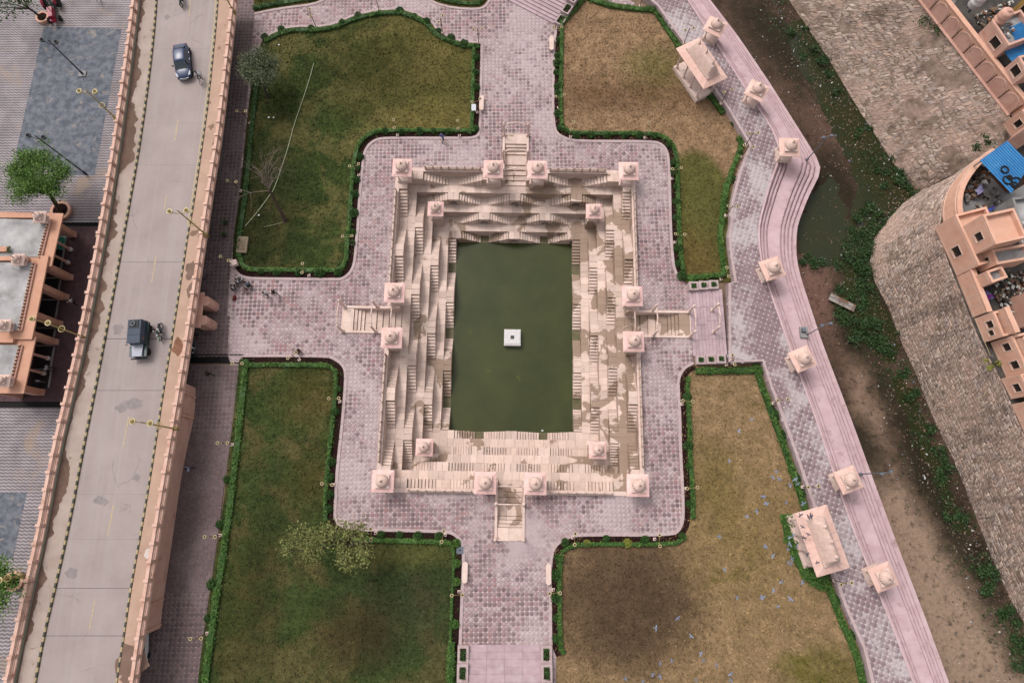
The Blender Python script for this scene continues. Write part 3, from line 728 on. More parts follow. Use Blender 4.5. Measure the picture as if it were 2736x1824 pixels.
# ---------------------------------------------------------------- domed kiosks
def kiosk(label, loc, rz=0.0, e=1.08, hc=1.55, ph=.35, pr=.78, group='domed kiosks round the stepwell', eave_mat=PINK, name='domed_kiosk'):
    t = thing(name, label, 'kiosk', loc, rz, group)
    mb = MB(); mb.box(-pr, pr, -pr, pr, -.02, ph * .55); mb.box(-pr * .92, pr * .92, -pr * .92, pr * .92, ph * .55, ph); mb.build('plinth', CREAM, t)
    cme = None
    for x in (-1, 1):
        for y in (-1, 1):
            if cme is None:
                mb = MB(); mb.lathe([(.13, 0), (.13, .14), (.085, .2), (.075, hc - .35), (.10, hc - .3), (.15, hc - .16), (.17, hc)], 8); cme = mb.mesh('column', CREAM)
            link('column', cme, t, (x * pr * .72, y * pr * .72, ph))
    z = ph + hc
    mb = MB(); b = pr * .92; mb.box(-b, b, -b, b, z - .10, z + .06); mb.build('beam', CREAM, t)
    mb = MB(); q = lambda r: [(-r, -r), (r, -r), (r, r), (-r, r)]
    mb.prism(q(e), z + .02, z + .09, top=q(e)); mb.prism(q(e), z + .091, z + .26, top=q(e * .60)); mb.build('eave_slab', eave_mat, t)
    n = e * .58
    mb = MB(); mb.prism(q(n), z + .255, z + .42); mb.prism(q(n * 1.06), z + .42, z + .47); mb.build('drum', CREAM, t)
    R = e * .565; mb = MB()
    prof = [(R * .96, 0), (R * 1.0, .03), (R * 1.03, R * .16), (R * 1.0, R * .34), (R * .92, R * .52), (R * .78, R * .70), (R * .58, R * .85), (R * .36, R * .96), (R * .15, R * 1.03)]
    mb.lathe(prof, 64, (0, 0, z + .47), ribs=16, amp=.085); mb.build('dome', PINK_DOME, t, smooth=False)
    mb = MB(); mb.lathe([(R * .22, 0), (R * .25, .04), (R * .12, .07), (R * .17, .13), (R * .06, .18), (.04, .28), (.010, .58)], 10, (0, 0, z + .47 + R * 1.0)); mb.build('finial', PINK_DOME, t, smooth=True)
    return t
K0 = None
KL = [(-12.5, 16.85, 'north-west outer corner of the stepwell'), (-2.42, 16.85, 'west side of the north entry stair'), (2.42, 16.85, 'east side of the north entry stair'), (12.5, 16.85, 'north-east outer corner of the stepwell'),
      (-12.5, 2.42, 'north side of the west entry stair'), (-12.5, -2.48, 'south side of the west entry stair'), (12.5, 2.42, 'north side of the east entry stair'), (12.5, -2.48, 'south side of the east entry stair'),
      (-12.5, -16.95, 'south-west outer corner of the stepwell'), (-2.45, -16.95, 'west side of the south entry stair'), (2.45, -16.95, 'east side of the south entry stair'), (12.5, -16.95, 'south-east outer corner of the stepwell')]
for u, v, w in KL:
    p = PO(u, v, .13); lab = 'pink domed kiosk on the ' + w
    if K0 is None: K0 = kiosk(lab, p, PR)
    else: k = copy_tree(K0, label=lab); k.location = p; k.rotation_euler = (0, 0, PR)
K1 = None
for x, y, w in ((-1, 1, 'north-west'), (1, 1, 'north-east'), (-1, -1, 'south-west'), (1, -1, 'south-east')):
    p = PO(9.0 * x, 13.4 * y, -2.30); lab = 'small domed kiosk down inside the stepwell at its %s inner corner' % w
    if K1 is None: K1 = kiosk(lab, p, PR, e=.90, hc=1.15, ph=.18, pr=.60, group='small kiosks inside the stepwell')
    else: k = copy_tree(K1, label=lab); k.location = p; k.rotation_euler = (0, 0, PR)

# ---------------------------------------------------------------- carved gate arches over the entry stairs
def toran(label, p0, p1, h=2.25):
    d = p1 - p0; L = d.length; a = math.atan2(d.y, d.x)
    t = thing('gate_arch', label, 'gate arch', p0, a, 'carved gate arches over the entry stairs')
    mb = MB(); mb.box(-.17, .17, -.17, .17, 0, .22); mb.lathe([(.13, .22), (.15, .3), (.115, .36), (.105, h * .5), (.125, h * .53), (.105, h * .57), (.10, h - .18), (.15, h - .12), (.16, h - .04), (.10, h), (.13, h + .08), (.11, h + .16), (.03, h + .24)], 12)
    me = mb.mesh('post', CREAM)
    link('post', me, t, (0, 0, 0)); link('post', me, t, (L, 0, 0))
    pts = []; rr = []
    n = 26
    for i in range(n + 1):
        s = i / n; x = L * (.03 + .94 * s)
        y = .55 * abs(math.sin(PI * s)) ** .8 + .10 * math.sin(3 * PI * s) ** 2
        pts.append((x, 0, h - .30 + y)); rr.append(.055 + .028 * (i % 2))
    mb = MB(); mb.tube(pts, rr, 8); mb.build('carved_beam', CREAM, t)
    return t
for sd, nm in zip(SIDES, ('north', 'south', 'east', 'west')):
    L = ENT[sd] - (B_ if sd in 'NS' else A_)
    for o, z, w in ((-L + .12, .13, 'outermost'), (-.95 - (L - 4.4) * .4, .13, 'middle'), (.75, -1.35, 'innermost')):
        hh = 2.25 if z > 0 else 2.6
        a, b = SP(sd, -1.36, o), SP(sd, 1.36, o)
        toran('carved cream gate arch, %s of the three over the %s entry stair' % (w, nm), PO(*a, z), PO(*b, z), hh)
# the white shrine block that stands in the pool
t = thing('shrine_block', 'square white block with a dark pierced square in its top, standing in the green pool', 'shrine block', W(1369, 905, ZWAT))
mb = MB(); mb.box(-.92, .92, -.92, .92, -.3, .55); mb.box(-.95, .95, -.95, .95, .55, .70); mb.build('body', WHITE, t)
mb = MB(); mb.box(-.86, .86, -.80, .86, .70, .78); mb.build('top_slab', WHITE, t)
mb = MB(); mb.box(-.21, .21, -.21, .21, .781, .80); mb.build('dark_grate', DARK, t)
mb = MB()
for a in (PI / 4, -PI / 4): mb.box(-.2, .2, -.012, .012, .80, .812, M=Matrix.Rotation(a, 4, 'Z'))
for x in (-.14, .14):
    for y in (-.14, .14): mb.box(x - .035, x + .035, y - .035, y + .035, .80, .815)
mb.build('grate_bar', GREY, t)
t.rotation_euler = (0, 0, PR)
# ================================================================ EAST SIDE: GHAT STEPS, RIVER, FORT WALL, HOUSES
ghat = thing('river_steps', 'long flight of pink stone steps going down to the stream, bowed in the middle', 'steps', (27, 15, ZG))
def lerp_lines(A, Bq, step=1.4):
    """matched polylines cut into equal pieces"""
    P, Q = [], []
    for i in range(len(A) - 1):
        n = max(1, round(max((A[i + 1] - A[i]).length, (Bq[i + 1] - Bq[i]).length) / step))
        for k in range(n): P.append(A[i] + (A[i + 1] - A[i]) * (k / n)); Q.append(Bq[i] + (Bq[i + 1] - Bq[i]) * (k / n))
    P.append(A[-1]); Q.append(Bq[-1]); return P, Q
def round_corners(A, it=2):
    for _ in range(it):
        A = [A[0]] + [A[i] * .5 + (A[i - 1] + A[i + 1]) * .25 for i in range(1, len(A) - 1)] + [A[-1]]
    return A
Pg, Qg = lerp_lines(GIw, GOw)
Pg, Qg = round_corners(Pg, 1), round_corners(Qg, 1)
FR = [0, .07, .15, .24, .57, .67, .77, .88, 1.0]
pieces = []
nst = len(FR) - 1
for j in range(nst):
    z = ZP - (ZP - ZG) * (j + 1) / nst * 1.0 + .06
    off = .5 if j % 2 else 0
    for i in range(len(Pg) - 1):
        cs = []
        for a in (i + .002, i + 1 - .002):
            k = min(int(a), len(Pg) - 2); fr = a - k
            p = Pg[k] + (Pg[k + 1] - Pg[k]) * fr; q = Qg[k] + (Qg[k + 1] - Qg[k]) * fr; cs.append((p, q))
        f0, f1 = FR[j] + (.021 if j else 0), FR[j + 1] - (.004 if j < nst - 1 else 0)
        q4 = [cs[0][0].lerp(cs[0][1], f0), cs[0][0].lerp(cs[0][1], f1), cs[1][0].lerp(cs[1][1], f1), cs[1][0].lerp(cs[1][1], f0)]
        zz = z + RNG.uniform(-.006, .006)
        vs = [(p.x, p.y, z - .5) for p in q4] + [(p.x, p.y, zz) for p in q4]
        fs = [(4, 5, 6, 7)] + [(s, (s + 1) % 4, 4 + (s + 1) % 4, 4 + s) for s in range(4)]
        pieces.append((vs, fs))
emit_pieces(ghat, 'step_stone', pieces, ROSE)
ROSE_D = M('worn_step_edge', C(196, 164, 167), C(172, 140, 142), ns=1.6, lo=.4, hi=.6)
for j in range(nst - 1):
    z = ZP - (ZP - ZG) * (j + 1) / nst + .06 + .011; a = [p.lerp(q, FR[j + 1] - .030) for p, q in zip(Pg, Qg)]; b = [p.lerp(q, FR[j + 1] - .006) for p, q in zip(Pg, Qg)]
    mb = strip_mesh([Vector((p.x, p.y, z)) for p in a], [Vector((p.x, p.y, z)) for p in b]); mb.build('step_edge', ROSE_D, ghat, world=True)
mb = strip_mesh([Vector((p.x, p.y, ZR - .3)) for p in Qg], [Vector((p.x, p.y, ZG + .02)) for p in Qg]); mb.build('river_wall', ROSE, ghat, world=True)
mb = strip_mesh([Vector((p.x, p.y, ZP - .95)) for p in Pg], [Vector((p.x, p.y, ZG - .6)) for p in Qg]); mb.build('core', ROSE, ghat, world=True)
mb = MB(); sm = strip_mesh([Vector((p.x, p.y, ZP + .05)) for p in offset_line(Pg, .16)], [Vector((p.x, p.y, ZP + .05)) for p in offset_line(Pg, -.04)]); mb.add(sm.v, sm.f); mb.build('edge_course', ROSE, ghat, world=True)

# kiosks along the river edge (roof centre on the photograph)
RK = [((1916, 61), (1904, 95), 'northernmost domed kiosk on the river steps, near the top of the photo', 60), ((2028, 233), (2010, 262), 'domed kiosk on the river steps beside the north curved-roof pavilion', 60), ((2116, 385), (2104, 408), 'domed kiosk at the head of the curved steps above the dark pool', 88), ((2070, 712), (2054, 738), 'domed kiosk at the foot of the bowed steps, north of the east stair', -72),
      ((2152, 955), (2130, 970), 'domed kiosk on the river steps south-east of the east stair', -68), ((2276, 1281), (2255, 1288), 'domed kiosk on the river steps north of the south curved-roof pavilion', -70), ((2370, 1543), (2345, 1546), 'southernmost domed kiosk on the river steps, south of the curved-roof pavilion', -70)]
k0 = None
RIVP = M('peach_kiosk_roof', C(246, 206, 192), C(232, 188, 172), ns=1.1, isl=.04, bump=.15, fine=.12)
for (rx, ry), (bx, by), lab, ang in RK:
    p = W(rx, ry, 3.35); p.z = ZP - .1
    if k0 is None: k0 = kiosk(lab, p, math.radians(ang), e=1.12, hc=1.4, ph=.42, pr=.85, group='domed kiosks along the river steps', eave_mat=RIVP)
    else: k0c = copy_tree(k0, label=lab); k0c.location = p; k0c.rotation_euler = (0, 0, math.radians(ang))
    if k0 is not None and (rx, ry) == (1916, 61): pass

# curved-roof pavilions at the lawn edge
def bangla(label, corners, zb, ze, flip=False):
    c4 = WP(corners, ze); ctr = sum(c4, Vector()) / 4; lx = (c4[3] - c4[0]); wx = (c4[1] - c4[0])
    L, Wd = lx.length / 2, wx.length / 2; a = math.atan2(lx.y, lx.x)
    t = thing('curved_roof_pavilion', label, 'pavilion', (ctr.x, ctr.y, zb), a, 'curved-roof pavilions at the promenade')
    h = ze - zb
    mb = MB(); mb.box(-L * .86, L * .86, -Wd * .86, Wd * .86, -.3, .55); mb.box(-L * .83, L * .83, -Wd * .82, Wd * .82, .55, .62); mb.build('plinth', CREAM, t)
    cm = MB(); cm.lathe([(.17, 0), (.17, .2), (.11, .28), (.10, h - 1.35), (.14, h - 1.25), (.20, h - 1.0), (.22, h - .85)], 8); cme = cm.mesh('column', CREAM)
    for x in (-1, -.33, .33, 1):
        for y in (-1, 1): link('column', cme, t, (x * L * .74, y * Wd * .72, .62))
    mb = MB(); mb.box(-L * .80, L * .80, -Wd * .80, Wd * .80, h - .28, h - .05); mb.build('beam', CREAM, t)
    q = lambda x, y: [(-x, -y), (x, -y), (x, y), (-x, y)]
    mb = MB(); mb.prism(q(L, Wd), h - .05, h + .03); mb.build('eave_rim', RIVP, t)
    n = 7; pcs = []     # sloping eave slabs
    ix, iy = L - Wd * .45, Wd * .52
    for sgn in (-1, 1):
        for i in range(n):
            x0, x1 = -1 + 2 * i / n, -1 + 2 * (i + 1) / n
            vs = [(x0 * L + .01, sgn * Wd, h + .031), (x1 * L - .01, sgn * Wd, h + .031), (x1 * ix - .01, sgn * iy, h + .30), (x0 * ix + .01, sgn * iy, h + .30)]
            vs = vs + [(v[0], v[1], v[2] - .03) for v in vs]; pcs.append((vs, [(0, 1, 2, 3), (0, 1, 5, 4), (1, 2, 6, 5), (3, 0, 4, 7)]))
        for i in range(4):
            y0, y1 = -1 + i * .5, -.5 + i * .5
            vs = [(sgn * L, y0 * Wd + .01, h + .031), (sgn * L, y1 * Wd - .01, h + .031), (sgn * ix, y1 * iy - .01, h + .30), (sgn * ix, y0 * iy + .01, h + .30)]
            vs = vs + [(v[0], v[1], v[2] - .03) for v in vs]; pcs.append((vs, [(0, 1, 2, 3), (0, 1, 5, 4), (1, 2, 6, 5), (3, 0, 4, 7)]))
    emit_pieces(t, 'eave_panel', pcs, RIVP, world=False)
    mb = MB(); mb.prism(q(ix, iy), h + .29, h + .52); mb.build('drum', CREAM, t)
    # the ribbed roof with a bowed ridge
    ns, nc = 44, 10; V = []; Fq = []
    for i in range(ns + 1):
        s = -1 + 2 * i / ns
        bow = 1 - .28 * s * s
        for j in range(nc + 1):
            y = -1 + 2 * j / nc
            zr = (1 - abs(y) ** 1.7) * 1.35 * bow; rib = .009 * (1 if i % 2 else -1)
            endk = min(1, (1 - abs(s)) / .20)
            V.append((s * ix * .98, y * iy * .98 , h + .52 + (zr * (endk ** .75)) + rib * (zr > .05)))
    for i in range(ns):
        for j in range(nc): a0 = i * (nc + 1) + j; Fq.append((a0, a0 + 1, a0 + nc + 2, a0 + nc + 1))
    mb = MB().add(V, Fq); mb.build('ribbed_roof', PINK_DOME, t)
    mb = MB(); mb.tube([(s * ix * .8, 0, h + .54 + 1.35 * (1 - .28 * s * s)) for s in (-1, -.5, 0, .5, 1)], .06, 6); mb.build('ridge', PINK_DOME, t)
    fm = MB(); fm.lathe([(.16, 0), (.18, .05), (.08, .1), (.14, .2), (.05, .3), (.01, .52)], 8); fme = fm.mesh('finial', PINK_DOME)
    for s in (-.62, 0, .62): link('finial', fme, t, (s * ix, 0, h + .54 + 1.35 * (1 - .28 * s * s)))
    return t
bangla('pale curved-roof pavilion on columns between the brown north-east lawn and the promenade', [(1805, 129), (1871, 103), (1944, 209), (1879, 238)], .0, 3.3)
bangla('pale curved-roof pavilion with pigeons on its eaves beside the big brown south-east lawn', [(2122, 1372), (2208, 1346), (2270, 1516), (2183, 1542)], .0, 3.3)

# east stair from the plaza up to the promenade
es = thing('plaza_stair', 'broad rose stone stair with planter walls at both ends, east of the stepwell', 'stair', W(1895, 860, 0))
xl, xr = W(1846, 860, 0).x, W(1936, 860, ZP).x; yt, yb = W(1880, 777, .3).y, W(1900, 950, .3).y
n = 10; pcs = []
for i in range(n):
    x0, x1 = xl + (xr - xl) * i / n, xl + (xr - xl) * (i + 1) / n; z = ZP * (i + 1) / n
    cut = [yb, yb + (yt - yb) * .24, yb + (yt - yb) * (.47 + (.05 if i > 4 else 0)), yb + (yt - yb) * .74, yt]
    for a, b in zip(cut, cut[1:]): pcs.append(box_piece(x0 + .006, x1 + .008, a + .01, b - .01, -.1, z + RNG.uniform(-.004, .004), .012))
emit_pieces(es, 'step_stone', pcs, LAV)
def planter_wall(parent, x0, x1, y0, y1, zs, axis='x'):
    m = len(zs)
    for i, z in enumerate(zs):
        mb = MB()
        if axis == 'x': a, b = x0 + (x1 - x0) * i / m, x0 + (x1 - x0) * (i + 1) / m; X = (a, b); Y = (y0, y1)
        else: a, b = y0 + (y1 - y0) * i / m, y0 + (y1 - y0) * (i + 1) / m; X = (x0, x1); Y = (a, b)
        w = .24
        X = (X[0] + (.004 if axis == 'x' else 0), X[1]); Y = (Y[0] + (0 if axis == 'x' else .004), Y[1])
        mb.box(X[0], X[1], Y[0], Y[0] + w, -.1, z); mb.box(X[0], X[1], Y[1] - w, Y[1], -.1, z); mb.box(X[0], X[0] + w, Y[0] + w, Y[1] - w, -.1, z); mb.box(X[1] - w, X[1], Y[0] + w, Y[1] - w, -.1, z)
        pb = mb.build('planter_box', KERB, parent, world=True)
        mb = MB(); mb.box(X[0] + w + .002, X[1] - w - .002, Y[0] + w + .002, Y[1] - w - .002, -.05, z - .05); mb.v = [tuple(Vector(p)) for p in mb.v]
        so_ = mb.build('soil', SOIL, parent, world=True)
        cx, cy = (X[0] + X[1]) / 2, (Y[0] + Y[1]) / 2
        leaf_cloud('plant', np.stack([RNG.uniform(X[0] + w, X[1] - w, 110), RNG.uniform(Y[0] + w, Y[1] - w, 110), RNG.uniform(z - .04, z + .22, 110)], 1), .08, SHRUBM, parent)
def leaf_cloud(name, P, size, mat, parent=None, world=True, up=.4, vary=.5, **kw):
    N = len(P); P = np.asarray(P, dtype=np.float64)
    nrm = RNG.normal(0, 1, (N, 3)); nrm[:, 2] = np.abs(nrm[:, 2]) + up; nrm /= np.linalg.norm(nrm, axis=1)[:, None]
    a = np.cross(nrm, RNG.normal(0, 1, (N, 3))); a /= np.linalg.norm(a, axis=1)[:, None] + 1e-9; b = np.cross(nrm, a)
    s = (size * RNG.uniform(1 - vary, 1 + vary, N))[:, None]
    V = np.stack([P - a * s, P + b * s * .55, P + a * s, P - b * s * .55], 1)
    return np_mesh(name, V.reshape(-1, 3), np.arange(N * 4).reshape(-1, 4), mat, parent, world=world, **kw)
planter_wall(es, xl - .1, xl + (xr - xl) * .88, yt, yt + .95, [.62, .85, 1.1]); planter_wall(es, xl + .15, xr - .2, yb - .95, yb, [.5, .75, 1.05])
toran('carved cream gate arch standing alone on the broad rose east stair', W(1902, 829, .55), W(1905, 888, .55), 2.3)

# south and north stairs at the ends of the plaza
ss = thing('plaza_stair', 'pale lavender stair with planter boxes at the south end of the plaza', 'stair', W(1352, 1780, 0))
xl, xr = W(1252, 1760, .4).x, W(1445, 1760, .4).x; y0 = W(1350, 1721, 0).y; pcs = []
for i in range(9):
    a, b = y0 - .62 * (i + 1), y0 - .62 * i
    for q in range(4): pcs.append(box_piece(xl + (xr - xl) * q / 4 + .005, xl + (xr - xl) * (q + 1) / 4 - .005, a - .02, b, -.1, .13 * (i + 1) + RNG.uniform(-.004, .004), .012))
emit_pieces(ss, 'step_stone', pcs, LAV)
planter_wall(ss, xl - 1.05, xl, y0 - 4.6, y0, [1.2, .85, .5], 'y'); planter_wall(ss, xr, xr + 1.05, y0 - 4.6, y0, [1.2, .85, .5], 'y')
ns_ = thing('plaza_stair', 'rose stone stair set at an angle at the north end of the plaza', 'stair', W(1430, 20, 0))
a, b = W(1360, 0, .2), W(1480, 62, .2); d = (b - a).normalized(); nr = Vector((-d.y, d.x, 0)); pcs = []
if nr.y < 0: nr = -nr
a2 = a - d * 1.2
for i in range(10):
    for q in range(3):
        L = (b - a2).length; s0, s1 = L * q / 3 + .006, L * (q + 1) / 3 - .006
        q4 = [a2 + d * s0 + nr * (.42 * i), a2 + d * s1 + nr * (.42 * i), a2 + d * s1 + nr * (.42 * i + .44), a2 + d * s0 + nr * (.42 * i + .44)]
        z = .12 * (i + 1) + RNG.uniform(-.004, .004)
        pcs.append(([(p.x, p.y, -.1) for p in q4] + [(p.x, p.y, z) for p in q4], [(4, 5, 6, 7)] + [(s, (s + 1) % 4, 4 + (s + 1) % 4, 4 + s) for s in range(4)]))
emit_pieces(ns_, 'step_stone', pcs, LAV)
for i in range(3):
    p = b + nr * (.7 + 1.45 * i) + d * .55; z = .45 + .4 * i
    mb = MB(); R = Matrix.Translation(Vector((p.x, p.y, 0))) @ Matrix.Rotation(math.atan2(nr.y, nr.x), 4, 'Z')
    w = .15; X, Y = .7, .5
    for x0, x1, y0_, y1_ in ((-X, X, -Y, -Y + w), (-X, X, Y - w, Y), (-X, -X + w, -Y + w, Y - w), (X - w, X, -Y + w, Y - w)): mb.box(x0, x1, y0_, y1_, -.1, z, M=R)
    mb.build('planter_box', KERB, ns_, world=True); mb = MB().box(-X + w, X - w, -Y + w, Y - w, -.05, z - .12, M=R); mb.build('soil', SOIL, ns_, world=True)
    q = np.array([tuple(R @ Vector((RNG.uniform(-X + w, X - w), RNG.uniform(-Y + w, Y - w), RNG.uniform(z - .1, z + .2)))) for _ in range(70)]); leaf_cloud('plant', q, .07, SHRUBM, ns_)

# --- river bed
FB = [(2040,-120),(2106,0),(2168,89),(2231,187),(2285,280),(2339,362),(2386,436),(2425,482),(2456,512)]
FBB = [(2456,512),(2410,545),(2363,600),(2332,639),(2322,678),(2328,728),(2347,775),(2375,822),(2398,888),(2425,950),(2456,1020),(2487,1102),(2515,1164),(2540,1212),(2581,1307),(2627,1432),(2674,1545),(2717,1634),(2740,1668),(2800,1790),(2840,1900)]
FT = [(2400,-110),(2460,0),(2522,78),(2600,183),(2640,232),(2666,272),(2697,307),(2715,345),(2728,372)]
FTT = [(2735,385),(2651,401),(2600,432),(2557,471),(2530,510),(2518,545),(2518,584),(2505,612),(2530,690),(2542,721),(2560,765),(2581,818),(2612,896),(2640,950),(2674,1012),(2697,1067),(2732,1152),(2790,1290),(2860,1420),(2940,1580),(3000,1700)]
ZT = 7.5
river_poly = [(p.x - .5, p.y) for p in WP(GOUT, ZR)] + [(p.x + 1.5, p.y) for p in reversed(WP(FB[:-1] + FBB, ZR))]
t = NT('river_bed_mud')
c = t.mix(t.ramp(t.noise(.35, 8, .7), .35, .65), C(112, 88, 74), C(78, 62, 50))
def eb(px, py, rx, ry, soft, nz, ns=.3, rot=0.0): p = W(px, py, ZR); return t.blob(p.x, p.y, rx, ry, soft, nz, ns, rot)
c = t.mix(t.math('MULTIPLY', eb(2330, 1085, 2.4, 5, .4, .5), .8), c, C(160, 132, 112))
c = t.mix(t.math('MULTIPLY', eb(2490, 1560, 4.6, 13, .4, .6, .3, .42), .85), c, C(178, 150, 128))
c = t.mix(t.math('MULTIPLY', eb(2600, 1760, 5, 6, .5, .7, .3, .45), .75), c, C(172, 146, 124))
c = t.mix(t.math('MULTIPLY', eb(2220, 365, 3, 5, .6, .5), .6), c, C(132, 100, 88))
c = t.mix(t.math('MULTIPLY', eb(2180, 790, 2.2, 4, .5, .5), .8), c, C(134, 100, 88))
for px, py, rx, ry, rot in ((2080, 100, 3.5, 9, .55), (2230, 480, 3, 6, .4), (2330, 760, 3.2, 8, -.1), (2420, 1130, 1.6, 12, .4), (2560, 1440, 2, 12, .42), (2300, 1180, 1.6, 4, .4)):
    c = t.mix(t.math('MULTIPLY', eb(px, py, rx, ry, .6, .8, .4, rot), .9), c, C(46, 40, 26))
c = t.mix(t.ramp(t.noise(1.2, 8, .8), .52, .70), c, C(46, 36, 26))
c = t.val(c, t.math('ADD', .55, t.math('MULTIPLY', t.ramp(t.noise(3.0, 9, .9), .3, .7), .9)))
t.bump(t.noise(2.5, 8, .8), .9, .2)
MUD = t.done(c, .92, .15)
sheet('river_bed', [river_poly], ZR, MUD, kind='structure')
sheet('terrain', [[(30, -300), (400, -300), (400, 400), (25, 400)]], ZR - .3, GD, kind='structure')
def wobble(poly, z, amp=.5, step=.6):
    q = resample(smooth_line(WP(poly, z), 1, True), step, True); return [(p.x + RNG.normal(0, amp * .4), p.y + RNG.normal(0, amp * .4)) for p in q]
for poly in ([(2185,500),(2215,470),(2250,520),(2270,600),(2250,690),(2215,715),(2165,712),(2140,690),(2135,620),(2155,545)],
             [(2150,40),(2205,130),(2262,210),(2312,290),(2378,395),(2424,475),(2446,522),(2395,562),(2345,615),(2318,680),(2328,740),(2352,800),(2392,880),(2412,940),(2385,975),(2340,950),(2250,880),(2240,800),(2258,740),(2245,690),(2270,570),(2290,500),(2262,420),(2215,330),(2170,235),(2115,140),(2095,70)],
             [(2400,990),(2440,1050),(2466,1130),(2500,1210),(2550,1330),(2600,1440),(2560,1420),(2500,1300),(2455,1190),(2410,1090),(2380,1030)]):
    q = wobble(poly, ZR); sheet('stream_water', [q], ZR + .02 + RNG.uniform(0, .004), MUDW, kind='structure')
# litter along the stream
def litter(label, cx, n, mats):
    for mat, share in mats:
        P = cx(int(n * share)); N = len(P); s = RNG.uniform(.015, .06, N) * RNG.choice([1, 1, 1, 1.8], N); a = RNG.uniform(0, PI, N); l = RNG.uniform(.6, 1.6, N)
        ca, sa = np.cos(a), np.sin(a); qq = np.array([[-1, -1], [1, -1], [1, 1], [-1, 1]])
        V = np.zeros((N, 8, 3)); tilt = RNG.normal(0, .25, N)
        for k in range(4):
            x, y = qq[k, 0] * s * l, qq[k, 1] * s * .7
            X, Y = x * ca - y * sa, x * sa + y * ca
            V[:, k] = np.stack([P[:, 0] + X, P[:, 1] + Y, P[:, 2] - .02 + 0 * s], 1); V[:, k + 4] = np.stack([P[:, 0] + X * .9, P[:, 1] + Y * .9, P[:, 2] + s * .6 + tilt * x], 1)
        F = ((np.arange(N) * 8)[:, None, None] + np.array([[4, 5, 6, 7], [0, 1, 5, 4], [1, 2, 6, 5], [2, 3, 7, 6], [3, 0, 4, 7]])[None]).reshape(-1, 4)
        np_mesh('litter', V.reshape(-1, 3), F, mat, None, label=label, cat='litter', kind='stuff')
fbw = WP(FB[:-1] + FBB, ZR)
LITW = M('white_litter', C(226, 222, 216), C(180, 174, 168), isl=.3, ns=4); LITB = M('brown_litter', C(140, 116, 96), C(96, 80, 66), isl=.4, ns=4); LITC = M('blue_litter', C(110, 150, 170), C(150, 110, 110), isl=.4, ns=9)
def near_fort(n):
    pts = resample(fbw, .4); i = RNG.integers(0, len(pts), n); d = np.abs(RNG.normal(0, 2.6, n)) + .1
    return np.array([(pts[k].x - dd * .85 + RNG.normal(0, .5), pts[k].y - dd * .45 + RNG.normal(0, .5), ZR + .03) for k, dd in zip(i, d)])
def mid_bed(n):
    a = WP([(2010, 60), (2120, 240), (2225, 420), (2240, 500), (2190, 700), (2250, 760), (2300, 900), (2460, 1250), (2640, 1700)], ZR); pts = resample(a, .5); i = RNG.integers(0, len(pts), n)
    return np.array([(pts[k].x + RNG.normal(0, 2.4), pts[k].y + RNG.normal(0, 2), ZR + .03) for k in i])
litter('scattered litter and stones along the foot of the fort wall', near_fort, 4200, ((LITW, .07), (LITB, .89), (LITC, .04)))
litter('scattered pale litter over the muddy stream bed', mid_bed, 1000, ((LITW, .14), (LITB, .83), (LITC, .03)))

WP_ = near_fort(2600); WP_[:, 2] += RNG.uniform(0, .25, len(WP_)); _k = np.floor((WP_[:, 0] * .55 + WP_[:, 1] * .8)).astype(int)
WP_ = WP_[[pnoise.noise(Vector((p[0] * .35, p[1] * .35, 4.2))) > .10 for p in WP_]]; WP_ = np.repeat(WP_, 7, 0) + RNG.normal(0, .16, (len(WP_) * 7, 3)) * np.array([1, 1, .25]); WP_[:, 2] = np.maximum(WP_[:, 2], ZR + .04)
leaf_cloud('weeds', WP_, .075, WILD, None, label='low tangled weeds along the wet foot of the fort wall', cat='weeds', kind='stuff', world=False)
